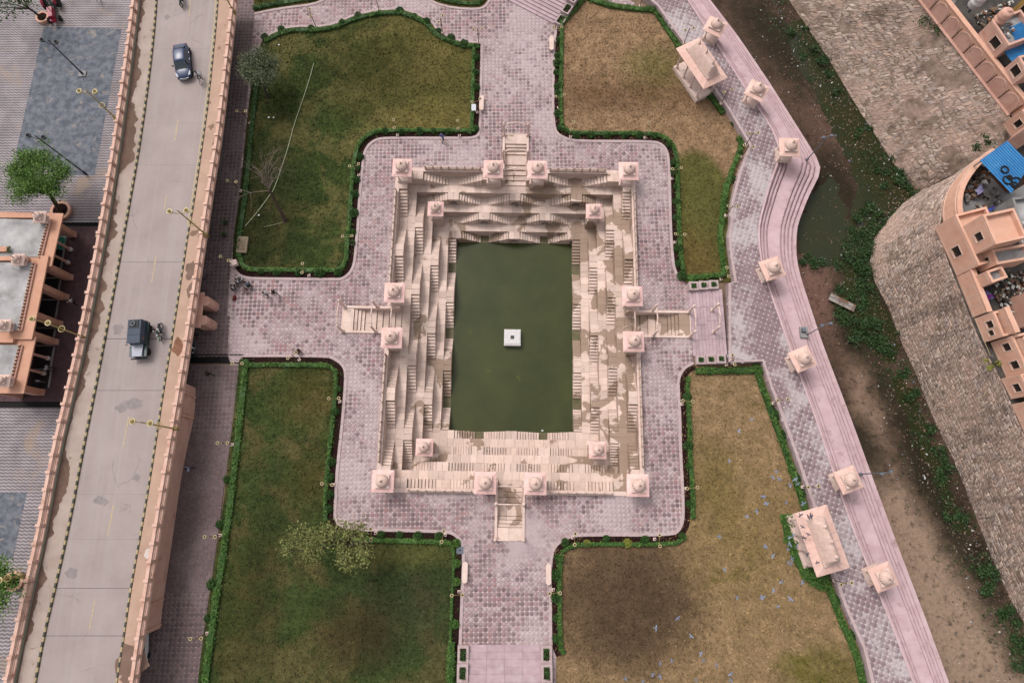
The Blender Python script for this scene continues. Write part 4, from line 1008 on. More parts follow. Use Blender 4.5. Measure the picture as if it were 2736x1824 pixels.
# --- the fort wall: rubble stones set in mortar
fort = thing('fort_wall', 'huge old rubble stone fort wall with a rounded bastion above the stream', 'wall', (W(2400, 640, ZR).x, W(2400, 640, ZR).y, ZR))
def even(pts, n):
    d = [0]
    for a, b in zip(pts, pts[1:]): d.append(d[-1] + (b - a).length)
    out = []; k = 0
    for i in range(n + 1):
        s = d[-1] * i / n
        while k < len(pts) - 2 and d[k + 1] < s: k += 1
        out.append(pts[k].lerp(pts[k + 1], (s - d[k]) / max(d[k + 1] - d[k], 1e-6)))
    return out
FPAL = [C(212, 190, 176), C(192, 170, 156), C(228, 204, 188), C(180, 160, 150), C(216, 184, 164), C(204, 180, 168), C(206, 188, 180), C(166, 146, 134)]
def fort_mat(name, mort=False):
    t = NT(name); 
    if mort: c = t.mix(t.ramp(t.noise(1.4, 7, .7), .35, .65), C(178, 154, 138), C(130, 110, 96))
    else:
        cr = t.n('ShaderNodeValToRGB'); t.set(cr.inputs[0], t.island()); e = cr.color_ramp
        e.elements[0].color = FPAL[0]; e.elements[1].color = FPAL[1]
        for i in range(2, 8): x = e.elements.new(i / 8); x.color = FPAL[i]
        c = t.val(t.mix(t.math('MULTIPLY', t.ramp(t.noise(2.4, 6, .7), .4, .7), .6), cr.outputs[0], C(178, 152, 134)), t.math('ADD', .80, t.math('MULTIPLY', t.math('FRACT', t.math('MULTIPLY', t.island(), 13.7)), .40)))
    c = t.mix(t.math('MULTIPLY', t.ramp(t.noise(.19, 8, .72, dist=.9), .50, .58), .62), c, C(208, 176, 158))   # lime plaster left on the face
    c = t.mix(t.math('MULTIPLY', t.ramp(t.noise(.25, 8, .75, dist=.6), .56, .68), .60), c, C(104, 86, 68))    # dark weathering
    c = t.mix(t.math('MULTIPLY', t.ramp(t.noise(.3, 6, .7, dist=.2), .66, .76), .3), c, C(110, 104, 62))
    mp = t.n('ShaderNodeMapping'); t.set(mp.inputs[0], t.pos); mp.inputs[3].default_value = (.55, .55, .07)
    c = t.mix(t.math('MULTIPLY', t.ramp(t.noise(1.0, 6, .65, vec=mp.outputs[0]), .52, .68), .55), c, C(104, 90, 80))
    c = t.val(c, t.math('ADD', .62, t.math('MULTIPLY', t.noise(4, 8, .85), .76)))
    t.bump(t.noise(7, 7, .8), .8, .06)
    return t.done(c, .95, .1)
FSTONE = fort_mat('rubble_stone'); FMORT = fort_mat('old_mortar', True)
stones = []
for base, top, smooth_it in ((FB, FT, 1), (FBB, FTT, 2)):
    bw, tw = smooth_line(WP(base, ZR), smooth_it), smooth_line(WP(top, ZT), smooth_it)
    Lw = sum((b - a).length for a, b in zip(bw, bw[1:])); n = int(Lw / .5)
    Bp, Tp = even(bw, n), even(tw, n)
    # backing
    k = 12; V = []; F = []
    for i in range(n + 1):
        for j in range(k + 1): V.append(Bp[i].lerp(Tp[i], j / k))
    for i in range(n):
        for j in range(k): a0 = i * (k + 1) + j; F.append((a0, a0 + 1, a0 + k + 2, a0 + k + 1))
    MB().add(V, F).build('mortar_face', FMORT, fort, world=True)
    rows = 25; coursed = smooth_it == 2
    edges = [0]
    while edges[-1] < 1: edges.append(edges[-1] + (RNG.uniform(.026, .050) if coursed else RNG.uniform(.026, .058)))
    edges = [e / edges[-1] for e in edges]
    for r in range(len(edges) - 1):
        s = RNG.uniform(0, .6)
        while s < n - .3:
            w = RNG.uniform(.5, 1.3) if coursed else RNG.uniform(.45, 1.25); e = min(s + w, n - .01)
            if RNG.random() < (.95 if coursed else .93) and (coursed or pnoise.fractal(Vector((s * .085, edges[r] * 3.2, 3.7)), 1.0, 2.0, 4) < .34):
                g = .05
                cs = []
                for ss_, rr_ in ((s + g, edges[r] + .004), (e - g, edges[r] + .004), (e - g, edges[r + 1] - .004), (s + g, edges[r + 1] - .004)):
                    ss_ = ss_ + RNG.normal(0, .08 if coursed else .13); rr_ = rr_ + RNG.normal(0, .006 if coursed else .010)
                    rr_ = min(max(rr_, .0), 1.0); ss_ = min(max(ss_, 0), n - .001); i = int(ss_); f = ss_ - i
                    cs.append(Bp[i].lerp(Bp[i + 1], f).lerp(Tp[i].lerp(Tp[i + 1], f), rr_))
                nn = (cs[1] - cs[0]).cross(cs[3] - cs[0])
                if nn.length > 1e-5:
                    nn.normalize(); 
                    if nn.x > 0: nn = -nn
                    c0 = (cs[0] + cs[1] + cs[2] + cs[3]) / 4; pr = RNG.uniform(.025, .09) if coursed else RNG.uniform(.012, .05)
                    f4 = [c0 + (p - c0) * (RNG.uniform(.74, .90) if coursed else RNG.uniform(.80, .96)) + nn * pr for p in cs]
                    stones.append(([tuple(p) for p in cs + f4], [(4, 5, 6, 7)] + [(q, (q + 1) % 4, 4 + (q + 1) % 4, 4 + q) for q in range(4)]))
            s = e
emit_pieces(fort, 'stone', stones, FSTONE)
topw = WP(FT + FTT, ZT)
upper = [(p.x + .05, p.y) for p in topw] + [(150, -80), (150, 120), (topw[0].x, 120)]
TOWN = M('town_rubble_ground', C(96, 90, 84), C(58, 52, 48), ns=.7, bump=.5, fine=.4, stain=(C(140, 134, 128), .5, .6, .68))
sheet('terrace_ground', [upper], ZT - .02, TOWN, kind='structure')
# wild scrub
def scrub(label, p, r, n=260, mat=None, h=None, name='wild_shrub', group='wild shrubs in the stream bed'):
    h = h or r * .7; P = RNG.normal(0, .45, (n, 3)) * np.array([r, r, h]); P[:, 2] = np.abs(P[:, 2]) + .05
    k = max(3, int(r * 4)); cen = RNG.normal(0, .5, (k, 3)) * np.array([r, r, h * .5]); P = P * .55 + cen[RNG.integers(0, k, n)]; P[:, 2] = np.abs(P[:, 2])
    o = leaf_cloud('foliage', P, .11, mat or WILD, None, world=False)
    t = thing(name, label, 'shrub', p, 0, group); o.parent = t; CH.setdefault(t.name, []).append(o)
    mb = MB()
    for _ in range(4):
        e = Vector((RNG.normal(0, r * .4), RNG.normal(0, r * .4), h * .8)); mb.tube([(0, 0, -.05), e * .5 + Vector((0, 0, .1)), e], .03, 4, r1=.01)
    mb.build('stem', BARK, t); return t
WS = [(2120,95,.9,'below the fort wall near the top of the photo'),(2160,80,.6,'against the fort wall near the top of the photo'),(2165,140,1.0,'in the stream below the fort wall, north reach'),(2195,165,1.1,'in the stream below the fort wall, north reach'),(2215,205,.8,'in the stream below the fort wall, north reach'),(2240,245,.7,'in the stream below the fort wall, north reach'),(2330,345,.7,'against the fort wall above the dark pool'),(2290,360,.7,'standing in dark water above the bastion'),(2400,430,1.1,'against the fort wall near the bastion corner'),(2350,460,1.0,'in dark water near the bastion corner'),(2415,475,1.3,'in the corner between fort wall and bastion'),
      (2440,520,1.0,'in the corner between fort wall and bastion'),(2360,500,.8,'in dark water beside the bastion'),(2310,560,1.2,'beside the rounded bastion'),(2345,590,1.5,'beside the rounded bastion'),(2285,600,1.0,'at the edge of the dark pool by the bastion'),(2300,650,1.7,'beside the rounded bastion'),(2270,690,1.4,'at the edge of the dark pool by the bastion'),(2310,700,1.7,'beside the rounded bastion'),(2315,745,1.4,'beside the rounded bastion'),(2170,705,1.0,'with white flecks at the foot of the bowed steps'),(2150,690,.8,'with white flecks at the foot of the bowed steps'),
      (2285,800,1.5,'south of the rounded bastion'),(2265,850,1.5,'south of the rounded bastion'),(2280,880,1.4,'south of the rounded bastion'),(2330,870,1.2,'south of the rounded bastion'),(2350,920,1.5,'south of the rounded bastion'),(2370,940,1.2,'south of the rounded bastion'),(2405,880,.8,'against the fort wall south of the bastion'),(2410,990,.8,'in litter below the fort wall'),(2440,1060,.9,'in litter below the fort wall'),
      (2480,1155,.8,'in litter below the southern fort wall'),(2510,1210,1.0,'in litter below the southern fort wall'),(2525,1265,1.1,'in litter below the southern fort wall'),(2545,1370,.9,'in litter below the southern fort wall'),(2640,1525,1.2,'in litter below the southern fort wall'),(2665,1580,1.0,'in litter below the southern fort wall'),(2690,1640,1.2,'in litter below the southern fort wall'),(2715,1700,1.2,'in litter below the southern fort wall'),(2730,1770,1.3,'in litter below the southern fort wall')]
for px, py, r, w in WS: scrub('green wild shrub ' + w, W(px, py, ZR), r * RNG.uniform(.85, 1.1), int(330 * r * r + 80))
scrub('green bush growing out of the fort wall top by the arched parapet', W(2500, 55, ZT) + Vector((-.3, 0, -.6)), 1.3, 420, h=1.0, group='bushes on the fort wall')
scrub('small dark bush on the fort wall below the blue roof', W(2640, 375, 6.5), .8, 160, group='bushes on the fort wall'); scrub('small dark bush on the fort wall beside the bastion top', W(2614, 402, 6.0), .8, 160, group='bushes on the fort wall')
scrub('thin yellowish plant by the hose on the fort wall top', W(2652, 975, ZT), .6, 90, mat=YSHRUB, group='bushes on the fort wall')
# cables and a plank in the stream
CAB = M('pale_cable', C(196, 176, 140), C(180, 158, 124), ns=3)
solo(MB().tube([W(2475, 78, ZT - .2), W(2440, 120, 6), W(2410, 150, 4.5), W(2375, 190, 2.0)], .035, 5), 'cable', CAB, label='pale cable hanging down the north stretch of the fort wall', cat='cable')
solo(MB().tube([W(2600, 840, ZT + .1), W(2640, 935, ZT + .1), W(2664, 1000, 7), W(2655, 1035, 6), W(2612, 1067, 4.8)], .03, 5), 'hose', CAB, label='pale hose looping down the fort wall south of the bastion', cat='hose')
a = thing('plank', 'weathered grey and rust board lying across the shrubs below the bastion', 'plank', W(2250, 808, ZR + .35), -.5)
MB().box(-1.5, 1.5, -.42, .42, 0, .07).build('board', M('weathered_board', C(170, 160, 152), C(128, 96, 76), ns=1.1, lo=.42, hi=.58), a); MB().box(-1.5, 1.5, -.05, .05, .07, .10).build('batten', GREY, a)
# ---------------------------------------------------------------- houses and parapets on the fort wall
def frame_from(p, q):
    d = (q - p); d.z = 0; L = d.length; d.normalize(); n = Vector((-d.y, d.x, 0))
    if n.x < 0: n = -n
    return d, n, L
def wall_open(mb, L, z0, z1, th, ops, y0=0.0):
    """a wall along local x from 0 to L with rectangular openings (x0,x1,z0,z1)"""
    xs = sorted({0, L} | {v for o in ops for v in o[:2]})
    for a, b in zip(xs, xs[1:]):
        m = (a + b) / 2; cut = sorted([(o[2], o[3]) for o in ops if o[0] < m < o[1]]); z = z0
        for c, d in cut:
            if c > z: mb.box(a, b, y0, y0 + th, z, c)
            z = d
        if z < z1: mb.box(a, b, y0, y0 + th, z, z1)
def house(label, p, q, zb, h, depth, wins=(), mat=SALMON, roof=CONC, panels=(), arches=0, group='painted houses on the fort wall', cat='house', name='painted_house', rects=(), para=.45, sidewin=None):
    """p,q: ends of the front wall foot (photograph pixels at height zb)"""
    P, Q = W(*p, zb), W(*q, zb)
    if P.y < Q.y: P, Q = Q, P
    d, n, L = frame_from(P, Q); a = math.atan2(d.y, d.x)
    t = thing(name, label, cat, (P.x, P.y, zb), a, group)
    # local: x along the wall, y: which side is behind?
    yb = 1 if (Matrix.Rotation(a, 3, 'Z') @ Vector((0, 1, 0))).dot(n) > 0 else -1
    th = .22; S = Matrix.Scale(yb, 4, Vector((0, 1, 0)))
    ops = [(L * (c - w / 2), L * (c + w / 2), h * (e - g / 2), h * (e + g / 2)) for c, w, e, g in wins]
    mb = MB(); wall_open(mb, L, 0, h, th, ops)
    if depth > .6:
        mb.box(0, th, th, depth, 0, h); mb.box(L - th, L, th, depth, 0, h); mb.box(th, L - th, depth - th, depth, 0, h)
    mb.xf(S).build('wall', mat, t)
    if depth > .6:
        mb = MB(); mb.box(th, L - th, th, depth - th, h - para - .15, h - para); mb.xf(S).build('roof', roof, t)
    else:
        mb = MB(); mb.box(-.03, L + .03, -.05, max(th, depth) + .05, h, h + .10); mb.xf(S).build('coping', mat, t)
    for o in ops:
        mb = MB(); w = .07
        mb.box(o[0] - w, o[1] + w, -.035, .02, o[3], o[3] + w); mb.box(o[0] - w, o[1] + w, -.05, .02, o[2] - w, o[2]); mb.box(o[0] - w, o[0], -.035, .02, o[2], o[3]); mb.box(o[1], o[1] + w, -.035, .02, o[2], o[3])
        f = mb.xf(S).build('window', WHITELINE, t)
        mb = MB(); mb.box(o[0], o[1], .12, .14, o[2], o[3]); mb.box(o[0] - .02 + (o[1] - o[0]) / 2, o[0] + .02 + (o[1] - o[0]) / 2, .10, .12, o[2], o[3]); mb.xf(S).build('pane', GLASS, f)
    def line_rect(x0, x1, z0, z1, w=.045):
        mb = MB(); mb.box(x0, x1, -.014, .003, z0, z0 + w); mb.box(x0, x1, -.014, .003, z1 - w, z1); mb.box(x0, x0 + w, -.014, .003, z0 + w, z1 - w); mb.box(x1 - w, x1, -.014, .003, z0 + w, z1 - w); mb.xf(S).build('border_line', WHITELINE, t)
    for r in rects: line_rect(L * r[0], L * r[1], h * r[2], h * r[3])
    for i in range(arches):
        x0, x1 = L * i / arches + .12, L * (i + 1) / arches - .12; c = (x0 + x1) / 2; r = (x1 - x0) / 2
        mb = MB(); mb.box(x0, x1, -.05, .003, .12, h * .52); n_ = 8
        pts = [(c + r * math.cos(PI * k / n_), h * .52 + (h * .40) * math.sin(PI * k / n_)) for k in range(n_ + 1)]
        b0 = len(mb.v); mb.add([(x, -.05, z) for x, z in pts] + [(x, .003, z) for x, z in pts], [tuple(range(n_ + 1))] + [(k, k + 1, n_ + 2 + k, n_ + 1 + k) for k in range(n_)])
        mb.xf(S).build('arched_panel', SALMON2, t)
        mb = MB(); rr = r * .92; mb.tube([(c - rr, -.06, .14), (c - rr, -.06, h * .5)] + [(c - rr * math.cos(PI * k / 8), -.06, h * .52 + h * .37 * math.sin(PI * k / 8)) for k in range(9)] + [(c + rr, -.06, h * .5), (c + rr, -.06, .14)], .022, 4); mb.xf(S).build('border_line', WHITELINE, t)
        mb = MB(); mb.box(L * (i + 1) / arches - .04, L * (i + 1) / arches + .04, -.012, .003, 0, h * .8); mb.xf(S).build('dark_joint', DARK, t)
    t['_yb'] = yb
    return t, L
# the arched parapet along the north stretch
house('long salmon parapet with blind arches on the north stretch of the fort wall', (2425, -45), (2697, 307), ZT, 2.1, .4, arches=9, mat=SALMON, group='salmon parapets of the fort wall', cat='parapet', name='arched_parapet')
mbL = MB(); a_, b_ = W(2425, -45, ZT), W(2697, 307, ZT); mbL.tube([a_ + Vector((-.05, -.05, -.05)), b_ + Vector((-.05, -.05, -.05))], .16, 6)
solo(mbL, 'ledge', SALMON2, label='rounded salmon ledge running below the arched parapet', cat='ledge')
slots = MB()
house('pale pink house with one square dark window rising behind the arched parapet', (2612, 92), (2656, 158), ZT + 2.1, 2.0, 3.4, wins=[(.62, .34, .50, .50)], mat=SALMON2, rects=[(.04, .96, .06, .94)])
house('pink house end with one square window beside the blue sheet roofs', (2680, 186), (2704, 230), ZT + 2.1, 2.0, 3.0, wins=[(.5, .5, .52, .5)], mat=SALMON2, rects=[(.05, .95, .06, .94)])
house('salmon house with a barred window at the end of the arched parapet', (2690, 290), (2726, 345), ZT, 2.4, 2.4, wins=[(.62, .3, .6, .34)], rects=[(.05, .95, .08, .92)])
house('salmon house with one small window above the corner of the fort wall', (2678, 333), (2702, 368), ZT, 2.6, 2.6, wins=[(.55, .38, .55, .36)], rects=[(.06, .94, .06, .94)])
house('small salmon wall with an eight-sided border line beside the blue roof', (2690, 378), (2716, 400), ZT + .4, 2.2, 1.8, rects=[(.1, .9, .12, .88)], mat=SALMON2)
# yellow building in the far corner
house('ochre building with dark openings in the top corner', (2700, 30), (2738, 90), ZT + 1.0, 2.6, 4.0, wins=[(.3, .22, .5, .4), (.72, .22, .5, .4)], mat=YELLOWWALL, roof=CONC)
# blue sheet roofs
def sheet_roof(label, corners, z, thick=.06, name='blue_roof', extra=0.0):
    c4 = WP(corners, z); ctr = sum(c4, Vector()) / len(c4)
    t = thing(name, label, 'roof', (ctr.x, ctr.y, z), 0, 'blue sheet roofs on the fort wall')
    a, b, c, d = [p - ctr for p in c4]; n = 14
    for i in range(n):
        p0, p1 = a.lerp(d, i / n), a.lerp(d, (i + 1) / n); q0, q1 = b.lerp(c, i / n), b.lerp(c, (i + 1) / n)
        mb = MB(); k = 3; V = []
        for u in range(k + 1):
            zz = .035 if u % 2 else 0.0
            pu, qu = p0.lerp(p1, u / k), q0.lerp(q1, u / k); V += [(pu.x, pu.y, .05 + zz + i * .001), (qu.x, qu.y, .05 + zz + i * .001)]
        mb.add(V, [(2 * u, 2 * u + 1, 2 * u + 3, 2 * u + 2) for u in range(k)]); mb.add([(v[0], v[1], v[2] - .03) for v in V], [(2 * u, 2 * u + 1, 2 * u + 3, 2 * u + 2) for u in range(k)])
        mb.build('roof_sheet', BLUEROOF, t)
    for s in (.04, .96):
        mb = MB(); mb.tube([a.lerp(b, s) + Vector((0, 0, -.02)), d.lerp(c, s) + Vector((0, 0, -.02))], .05, 4); mb.build('rafter', GREY, t)
    for p in (a, b, c, d):
        mb = MB(); mb.tube([p * .93, p * .93 + Vector((0, 0, -(z - ZT)))], .06, 5); mb.build('post', GREY, t)
    return t, ctr
sheet_roof('large bright blue sheet roof with old tyres on it above the bastion', [(2690, 377), (2752, 440), (2700, 518), (2616, 430)], ZT + 3.2)
sheet_roof('upper bright blue sheet roof at the edge behind the pink houses', [(2694, 76), (2765, 44), (2800, 100), (2716, 118)], ZT + 3.6)
sheet_roof('lower bright blue sheet roof at the edge behind the pink houses', [(2672, 126), (2745, 92), (2800, 130), (2706, 172)], ZT + 3.0)
tz = ZT + 3.36; tt = None
for i, (px, py, r, lab) in enumerate(((2685, 453, .34, 'old black tyre lying alone on the blue roof'), (2692, 481, .40, 'large old black tyre beside the small one on the blue roof'), (2698, 474, .20, 'smallest black tyre on the blue roof'), (2716, 486, .46, 'largest black tyre of the cluster on the blue roof'), (2710, 494, .28, 'black tyre under the largest one on the blue roof'))):
    mb = MB().torus((0, 0, 0), r, .075, 18, 6); mb.build('old_tyre', BLACK, None, loc=W(px, py, tz), label=lab, cat='tyre', group='old tyres on the blue roof')
house('brown walled house under the blue roof facing the bastion terrace', (2632, 455), (2692, 520), ZT, 2.9, .5, wins=[(.35, .22, .6, .3)], mat=BROWNWALL, cat='house wall', name='house_wall')
# bastion parapet, a curved wall
bp = resample(smooth_line(WP([(2612, 426), (2588, 441), (2557, 471), (2530, 510), (2518, 545), (2517, 584), (2522, 604)], ZT), 2), .8)
t = thing('bastion_parapet', 'curved salmon parapet round the top of the bastion with white border lines', 'parapet', bp[len(bp) // 2], 0, 'salmon parapets of the fort wall')
inn = offset_line(bp, -.5);
if (inn[5] - bp[5]).x < 0: inn = offset_line(bp, .5)
mb = MB(); up = Vector((0, 0, 2.2)); n = len(bp)
for A_p, B_p in ((bp, [p + up for p in bp]), ([p + up for p in bp], [p + up for p in inn]), ([p + up for p in inn], inn)):
    sm = strip_mesh(A_p, B_p); mb.add(sm.v, sm.f)
mb.build('wall', SALMON, t, world=True)
for za in (.25, 1.95):
    mb = MB(); mb.tube([p + Vector((-.02, 0, za)) for p in bp], .03, 4); mb.build('border_line', WHITELINE, t, world=True)
terr = [(p.x, p.y) for p in inn] + [(p.x, p.y) for p in WP([(2560, 640), (2640, 610), (2760, 560), (2740, 470), (2660, 440)], ZT)]
# terrace floor of the bastion
sheet('terrace_floor', [terr], ZT + .02, CONC, kind='structure')
# the big house on the bastion edge
house('large peach house front with one dark window at the edge of the bastion', (2497, 608), (2556, 738), ZT, 3.0, 3.2, wins=[(.60, .18, .42, .34)], rects=[(.03, .97, .06, .94)], roof=SALMON)
house('taller peach house block with a grey shuttered window behind the bastion house', (2571, 606), (2603, 682), ZT + 2.8, 2.7, 3.0, wins=[(.55, .26, .48, .34)], rects=[(.04, .96, .06, .94)], roof=SALMON, mat=SALMON)
house('peach house end wall with one dark window beside the open courtyard', (2604, 690), (2618, 728), ZT + 1.6, 2.2, 3.4, wins=[(.5, .4, .5, .4)], roof=CONC)
house('grey roofed building behind the peach house', (2650, 560), (2680, 660), ZT + .5, 2.6, 6.0, mat=CONC, roof=CONC_W, name='flat_roof_house')
house('low salmon parapet with three square panels south of the peach house', (2556, 740), (2599, 848), ZT, 1.9, .4, rects=[(.36, .56, .12, .88), (.58, .77, .12, .88), (.79, .98, .12, .88)], group='salmon parapets of the fort wall', cat='parapet', name='panelled_parapet')
house('small salmon block with an eight-sided border line beside the ruined courtyard', (2590, 745), (2606, 775), ZT + 1.2, 2.2, 1.6, rects=[(.1, .9, .12, .88)])
house('salmon house with two dark square windows one above the other', (2603, 851), (2629, 915), ZT, 2.4, 1.2, wins=[(.42, .26, .62, .34), (.74, .2, .52, .28)], rects=[(.04, .96, .05, .95)], roof=SALMON)
house('salmon parapet with three panels above the two-window house', (2648, 835), (2676, 900), ZT + 1.6, 1.6, .4, rects=[(.05, .32, .1, .9), (.36, .63, .1, .9), (.67, .95, .1, .9)], group='salmon parapets of the fort wall', cat='parapet', name='panelled_parapet')
house('long salmon house with two square windows and white border lines', (2646, 915), (2688, 1008), ZT, 2.6, 1.4, wins=[(.24, .19, .6, .34), (.74, .2, .6, .36)], rects=[(.03, .97, .05, .95)], roof=SALMON)
house('salmon parapet with four panels above the long two-window house', (2698, 912), (2738, 1004), ZT + 1.8, 1.5, .4, rects=[(.03, .24, .1, .9), (.27, .48, .1, .9), (.52, .73, .1, .9), (.76, .97, .1, .9)], group='salmon parapets of the fort wall', cat='parapet', name='panelled_parapet')
house('small salmon house with one open window, third from the southern end', (2674, 1012), (2701, 1066), ZT, 2.3, 2.2, wins=[(.55, .36, .55, .36)], rects=[(.06, .94, .06, .94)])
house('plain salmon parapet at the southern end of the fort wall top', (2702, 1080), (2736, 1155), ZT, 1.4, .4, rects=[(.03, .3, .12, .88), (.35, .62, .12, .88), (.67, .97, .12, .88)], group='salmon parapets of the fort wall', cat='parapet', name='panelled_parapet')
house('grey roofed house in the rubble beside the edge, south of the ruined courtyard', (2690, 800), (2712, 880), ZT, 2.2, 4.0, mat=SALMON2, roof=CONC_W, name='flat_roof_house')
# water tanks
def tank(label, px, py, z, r, h, mat):
    t = thing('water_tank', label, 'water tank', W(px, py, z), 0, 'water tanks on the roofs')
    mb = MB(); mb.lathe([(r * .95, 0), (r, .08), (r, h * .3), (r * 1.03, h * .32), (r * .98, h * .34), (r, h * .6), (r * 1.03, h * .62), (r, h * .64), (r, h * .86), (r * .8, h * .96), (r * .4, h)], 20); mb.build('barrel', mat, t, smooth=True)
    mb = MB(); mb.lathe([(r * .38, h * .99), (r * .4, h * 1.04), (r * .3, h * 1.1)], 14); mb.build('lid', mat, t)
    for i in range(3):
        mb = MB(); mb.lathe([(r * .3, -.5), (r * .3, -.02)], 5, (r * .55 * math.cos(i * 2.1), r * .55 * math.sin(i * 2.1), 0)); mb.build('stand_leg', GREY, t)
    return t
tank('white plastic water tank beside the arched parapet', 2600, 16, ZT + 2.0, .62, 1.9, WHITE)
tank('peach painted round water tank with an open top on the grey roof', 2663, 62, ZT + 3.6, .6, 1.7, SALMON2)
tank('white water tank lying at the right edge behind the peach house', 2738, 648, ZT + 3.2, .6, 1.2, WHITE)
# heaps on the terraces
def heap(label, pts, z, n, mats, smin=.08, smax=.3):
    poly = [(p.x, p.y) for p in WP(pts, z)]; P = np.array(poly); X = RNG.uniform(P.min(0), P.max(0), (n * 3, 2)); X = X[in_poly(X, poly)][:n]
    mb = MB()
    for x, y in X:
        s = RNG.uniform(smin, smax); R = Matrix.Translation((x, y, z + RNG.uniform(0, .35))) @ Matrix.Rotation(RNG.uniform(0, PI), 4, 'Z') @ Matrix.Rotation(RNG.normal(0, .35), 4, 'X')
        mb.box(-s, s, -s * RNG.uniform(.3, .9), s * .6, -s * .3, s * .3, RNG.integers(0, len(mats)), R)
    a = np.array(mb.v); c = Vector((a[:, 0].mean(), a[:, 1].mean(), z)); mb.v = [tuple(Vector(p) - c) for p in mb.v]
    mb.build('rubble', mats, None, loc=c, label=label, cat='rubble', kind='stuff')
HM = [LITB, LITW, RUBBISH, M('dark_stone', C(84, 76, 70), C(60, 54, 50), isl=.3), BROWNWALL]
heap('heap of broken stone and junk on the bastion terrace', [(2585, 460), (2630, 440), (2640, 470), (2615, 520), (2578, 540)], ZT + .1, 90, HM)
heap('loose stones and dark rubble in the ruined courtyard', [(2650, 745), (2760, 720), (2760, 840), (2690, 850), (2660, 800)], ZT + .1, 260, HM, .06, .22)
heap('rubble and scrap at the foot of the houses near the top edge', [(2590, 40), (2700, 10), (2720, 70), (2640, 90)], ZT + .1, 150, HM, .06, .22)
heap('bundled sticks and scrap beside the peach house end wall', [(2655, 690), (2720, 665), (2730, 690), (2660, 715)], ZT + 1.2, 60, HM, .05, .25)
heap('dark rubble behind the southern salmon houses', [(2710, 1010), (2770, 1010), (2770, 1100), (2735, 1090)], ZT + .1, 80, HM)
heap('bricks and scrap along the edge of the grey roof beside the peach house', [(2690, 610), (2740, 590), (2745, 640), (2700, 650)], ZT + 2.75, 46, HM, .05, .2)
heap('small junk scattered on the floor of the bastion terrace', [(2600, 520), (2660, 500), (2680, 560), (2610, 590)], ZT + .1, 70, HM, .04, .16)
heap('scrap lying on the grey roof with the round peach water tank', [(2668, 70), (2700, 60), (2706, 100), (2682, 105)], ZT + 3.75, 26, HM, .04, .16)
heap('stones and scrap in the lane behind the two-window house', [(2660, 880), (2720, 850), (2730, 900), (2690, 912)], ZT + .1, 80, HM, .05, .2)
# cloth and a sheet on the terrace
CLO = M('lilac_cloth', C(170, 160, 200), C(152, 144, 186), ns=3); CLB = M('blue_cloth', C(60, 90, 170), C(120, 60, 150), ns=2, lo=.45, hi=.55); TEAL = M('teal_cloth', C(90, 170, 190), C(150, 50, 150), ns=1.6, lo=.46, hi=.54)
def cloth(label, pts, z, mat, sag=.12):
    c4 = WP(pts, z); n = 5; V = []
    for i in range(n + 1):
        for j in range(n + 1):
            p = c4[0].lerp(c4[1], i / n).lerp(c4[3].lerp(c4[2], i / n), j / n); V.append((p.x, p.y, p.z + RNG.uniform(0, sag)))
    mb = MB().add(V, [(i * (n + 1) + j, i * (n + 1) + j + 1, (i + 1) * (n + 1) + j + 1, (i + 1) * (n + 1) + j) for i in range(n) for j in range(n)])
    mb.add([(v[0], v[1], v[2] - .03) for v in V], [(i * (n + 1) + j, i * (n + 1) + j + 1, (i + 1) * (n + 1) + j + 1, (i + 1) * (n + 1) + j) for i in range(n) for j in range(n)])
    solo(mb, 'cloth', mat, label=label, cat='cloth')
cloth('lilac cloth hanging over the bastion terrace', [(2608, 505), (2622, 492), (2627, 512), (2612, 522)], ZT + .9, CLO)
cloth('blue and purple cloth by the wall of the bastion terrace', [(2630, 564), (2655, 550), (2660, 556), (2632, 572)], ZT + .8, CLB); cloth('teal and magenta cloth in the open courtyard', [(2620, 790), (2636, 776), (2658, 796), (2640, 802)], ZT + .7, TEAL); cloth('blue sheet in the lane beside the peach house', [(2704, 700), (2712, 690), (2722, 702), (2714, 710)], ZT + 1.6, BLUEROOF)
# ================================================================ WEST SIDE: FORECOURT, ELEVATED ROAD, HALL
ZD = 3.4
fc = [(p.x, p.y) for p in WP([(-120, -80), (430, -80), (350, 600), (300, 603)], 0)]
RE = W(380, 900, 0).x
WAVE_D = M('dark_grey_paver', C(136, 124, 126), C(112, 102, 104), ns=.5, isl=.0, fine=.3, stain=(C(160, 138, 120), .3, .55, .72)); WAVE_L = M('light_grey_paver', C(188, 178, 180), C(158, 148, 150), ns=.5, fine=.3, stain=(C(178, 156, 138), .3, .54, .72))
y_t, y_b = W(200, 603).y, W(100, 1078).y
forecourts = []
for nm, (x0, x1, y0, y1) in (('forecourt', (-66, RE, y_t + .3, 62)), ('forecourt_south', (-66, RE, -24, y_b - .4))):
    o = sheet(nm, [[(x0, y0), (x1, y0), (x1, y1), (x0, y1)]], 0.0, WAVE_D, kind='structure'); forecourts.append(o)
    # wavy rows of light pavers
    pitch, am, dx = .33, .055, .075; V = []; F = []
    ys = np.arange(y0 + .1, y1 - .1, pitch); xs = np.arange(x0, min(x1, -40.5), dx)
    for y in ys:
        b = len(V); ph = 0
        for i, x in enumerate(xs):
            w = am * (2 * abs(((x / .50) % 1) - .5) * 2 - 1) + .03 * math.sin(x * .35 + y)
            V += [(x, y + w, .012), (x, y + w + .155, .012)]
        k = len(xs); F += [(b + 2 * i, b + 2 * i + 2, b + 2 * i + 3, b + 2 * i + 1) for i in range(k - 1) if i % 2 == 0 or True]
    np_mesh('paver', V, F, WAVE_L, o, kind='stuff')
ASPH = M('blue_grey_asphalt', C(124, 126, 134), C(92, 96, 106), ns=1.3, fine=.5, bump=.3, lo=.4, hi=.6, stain=(C(158, 146, 138), .9, .58, .70))
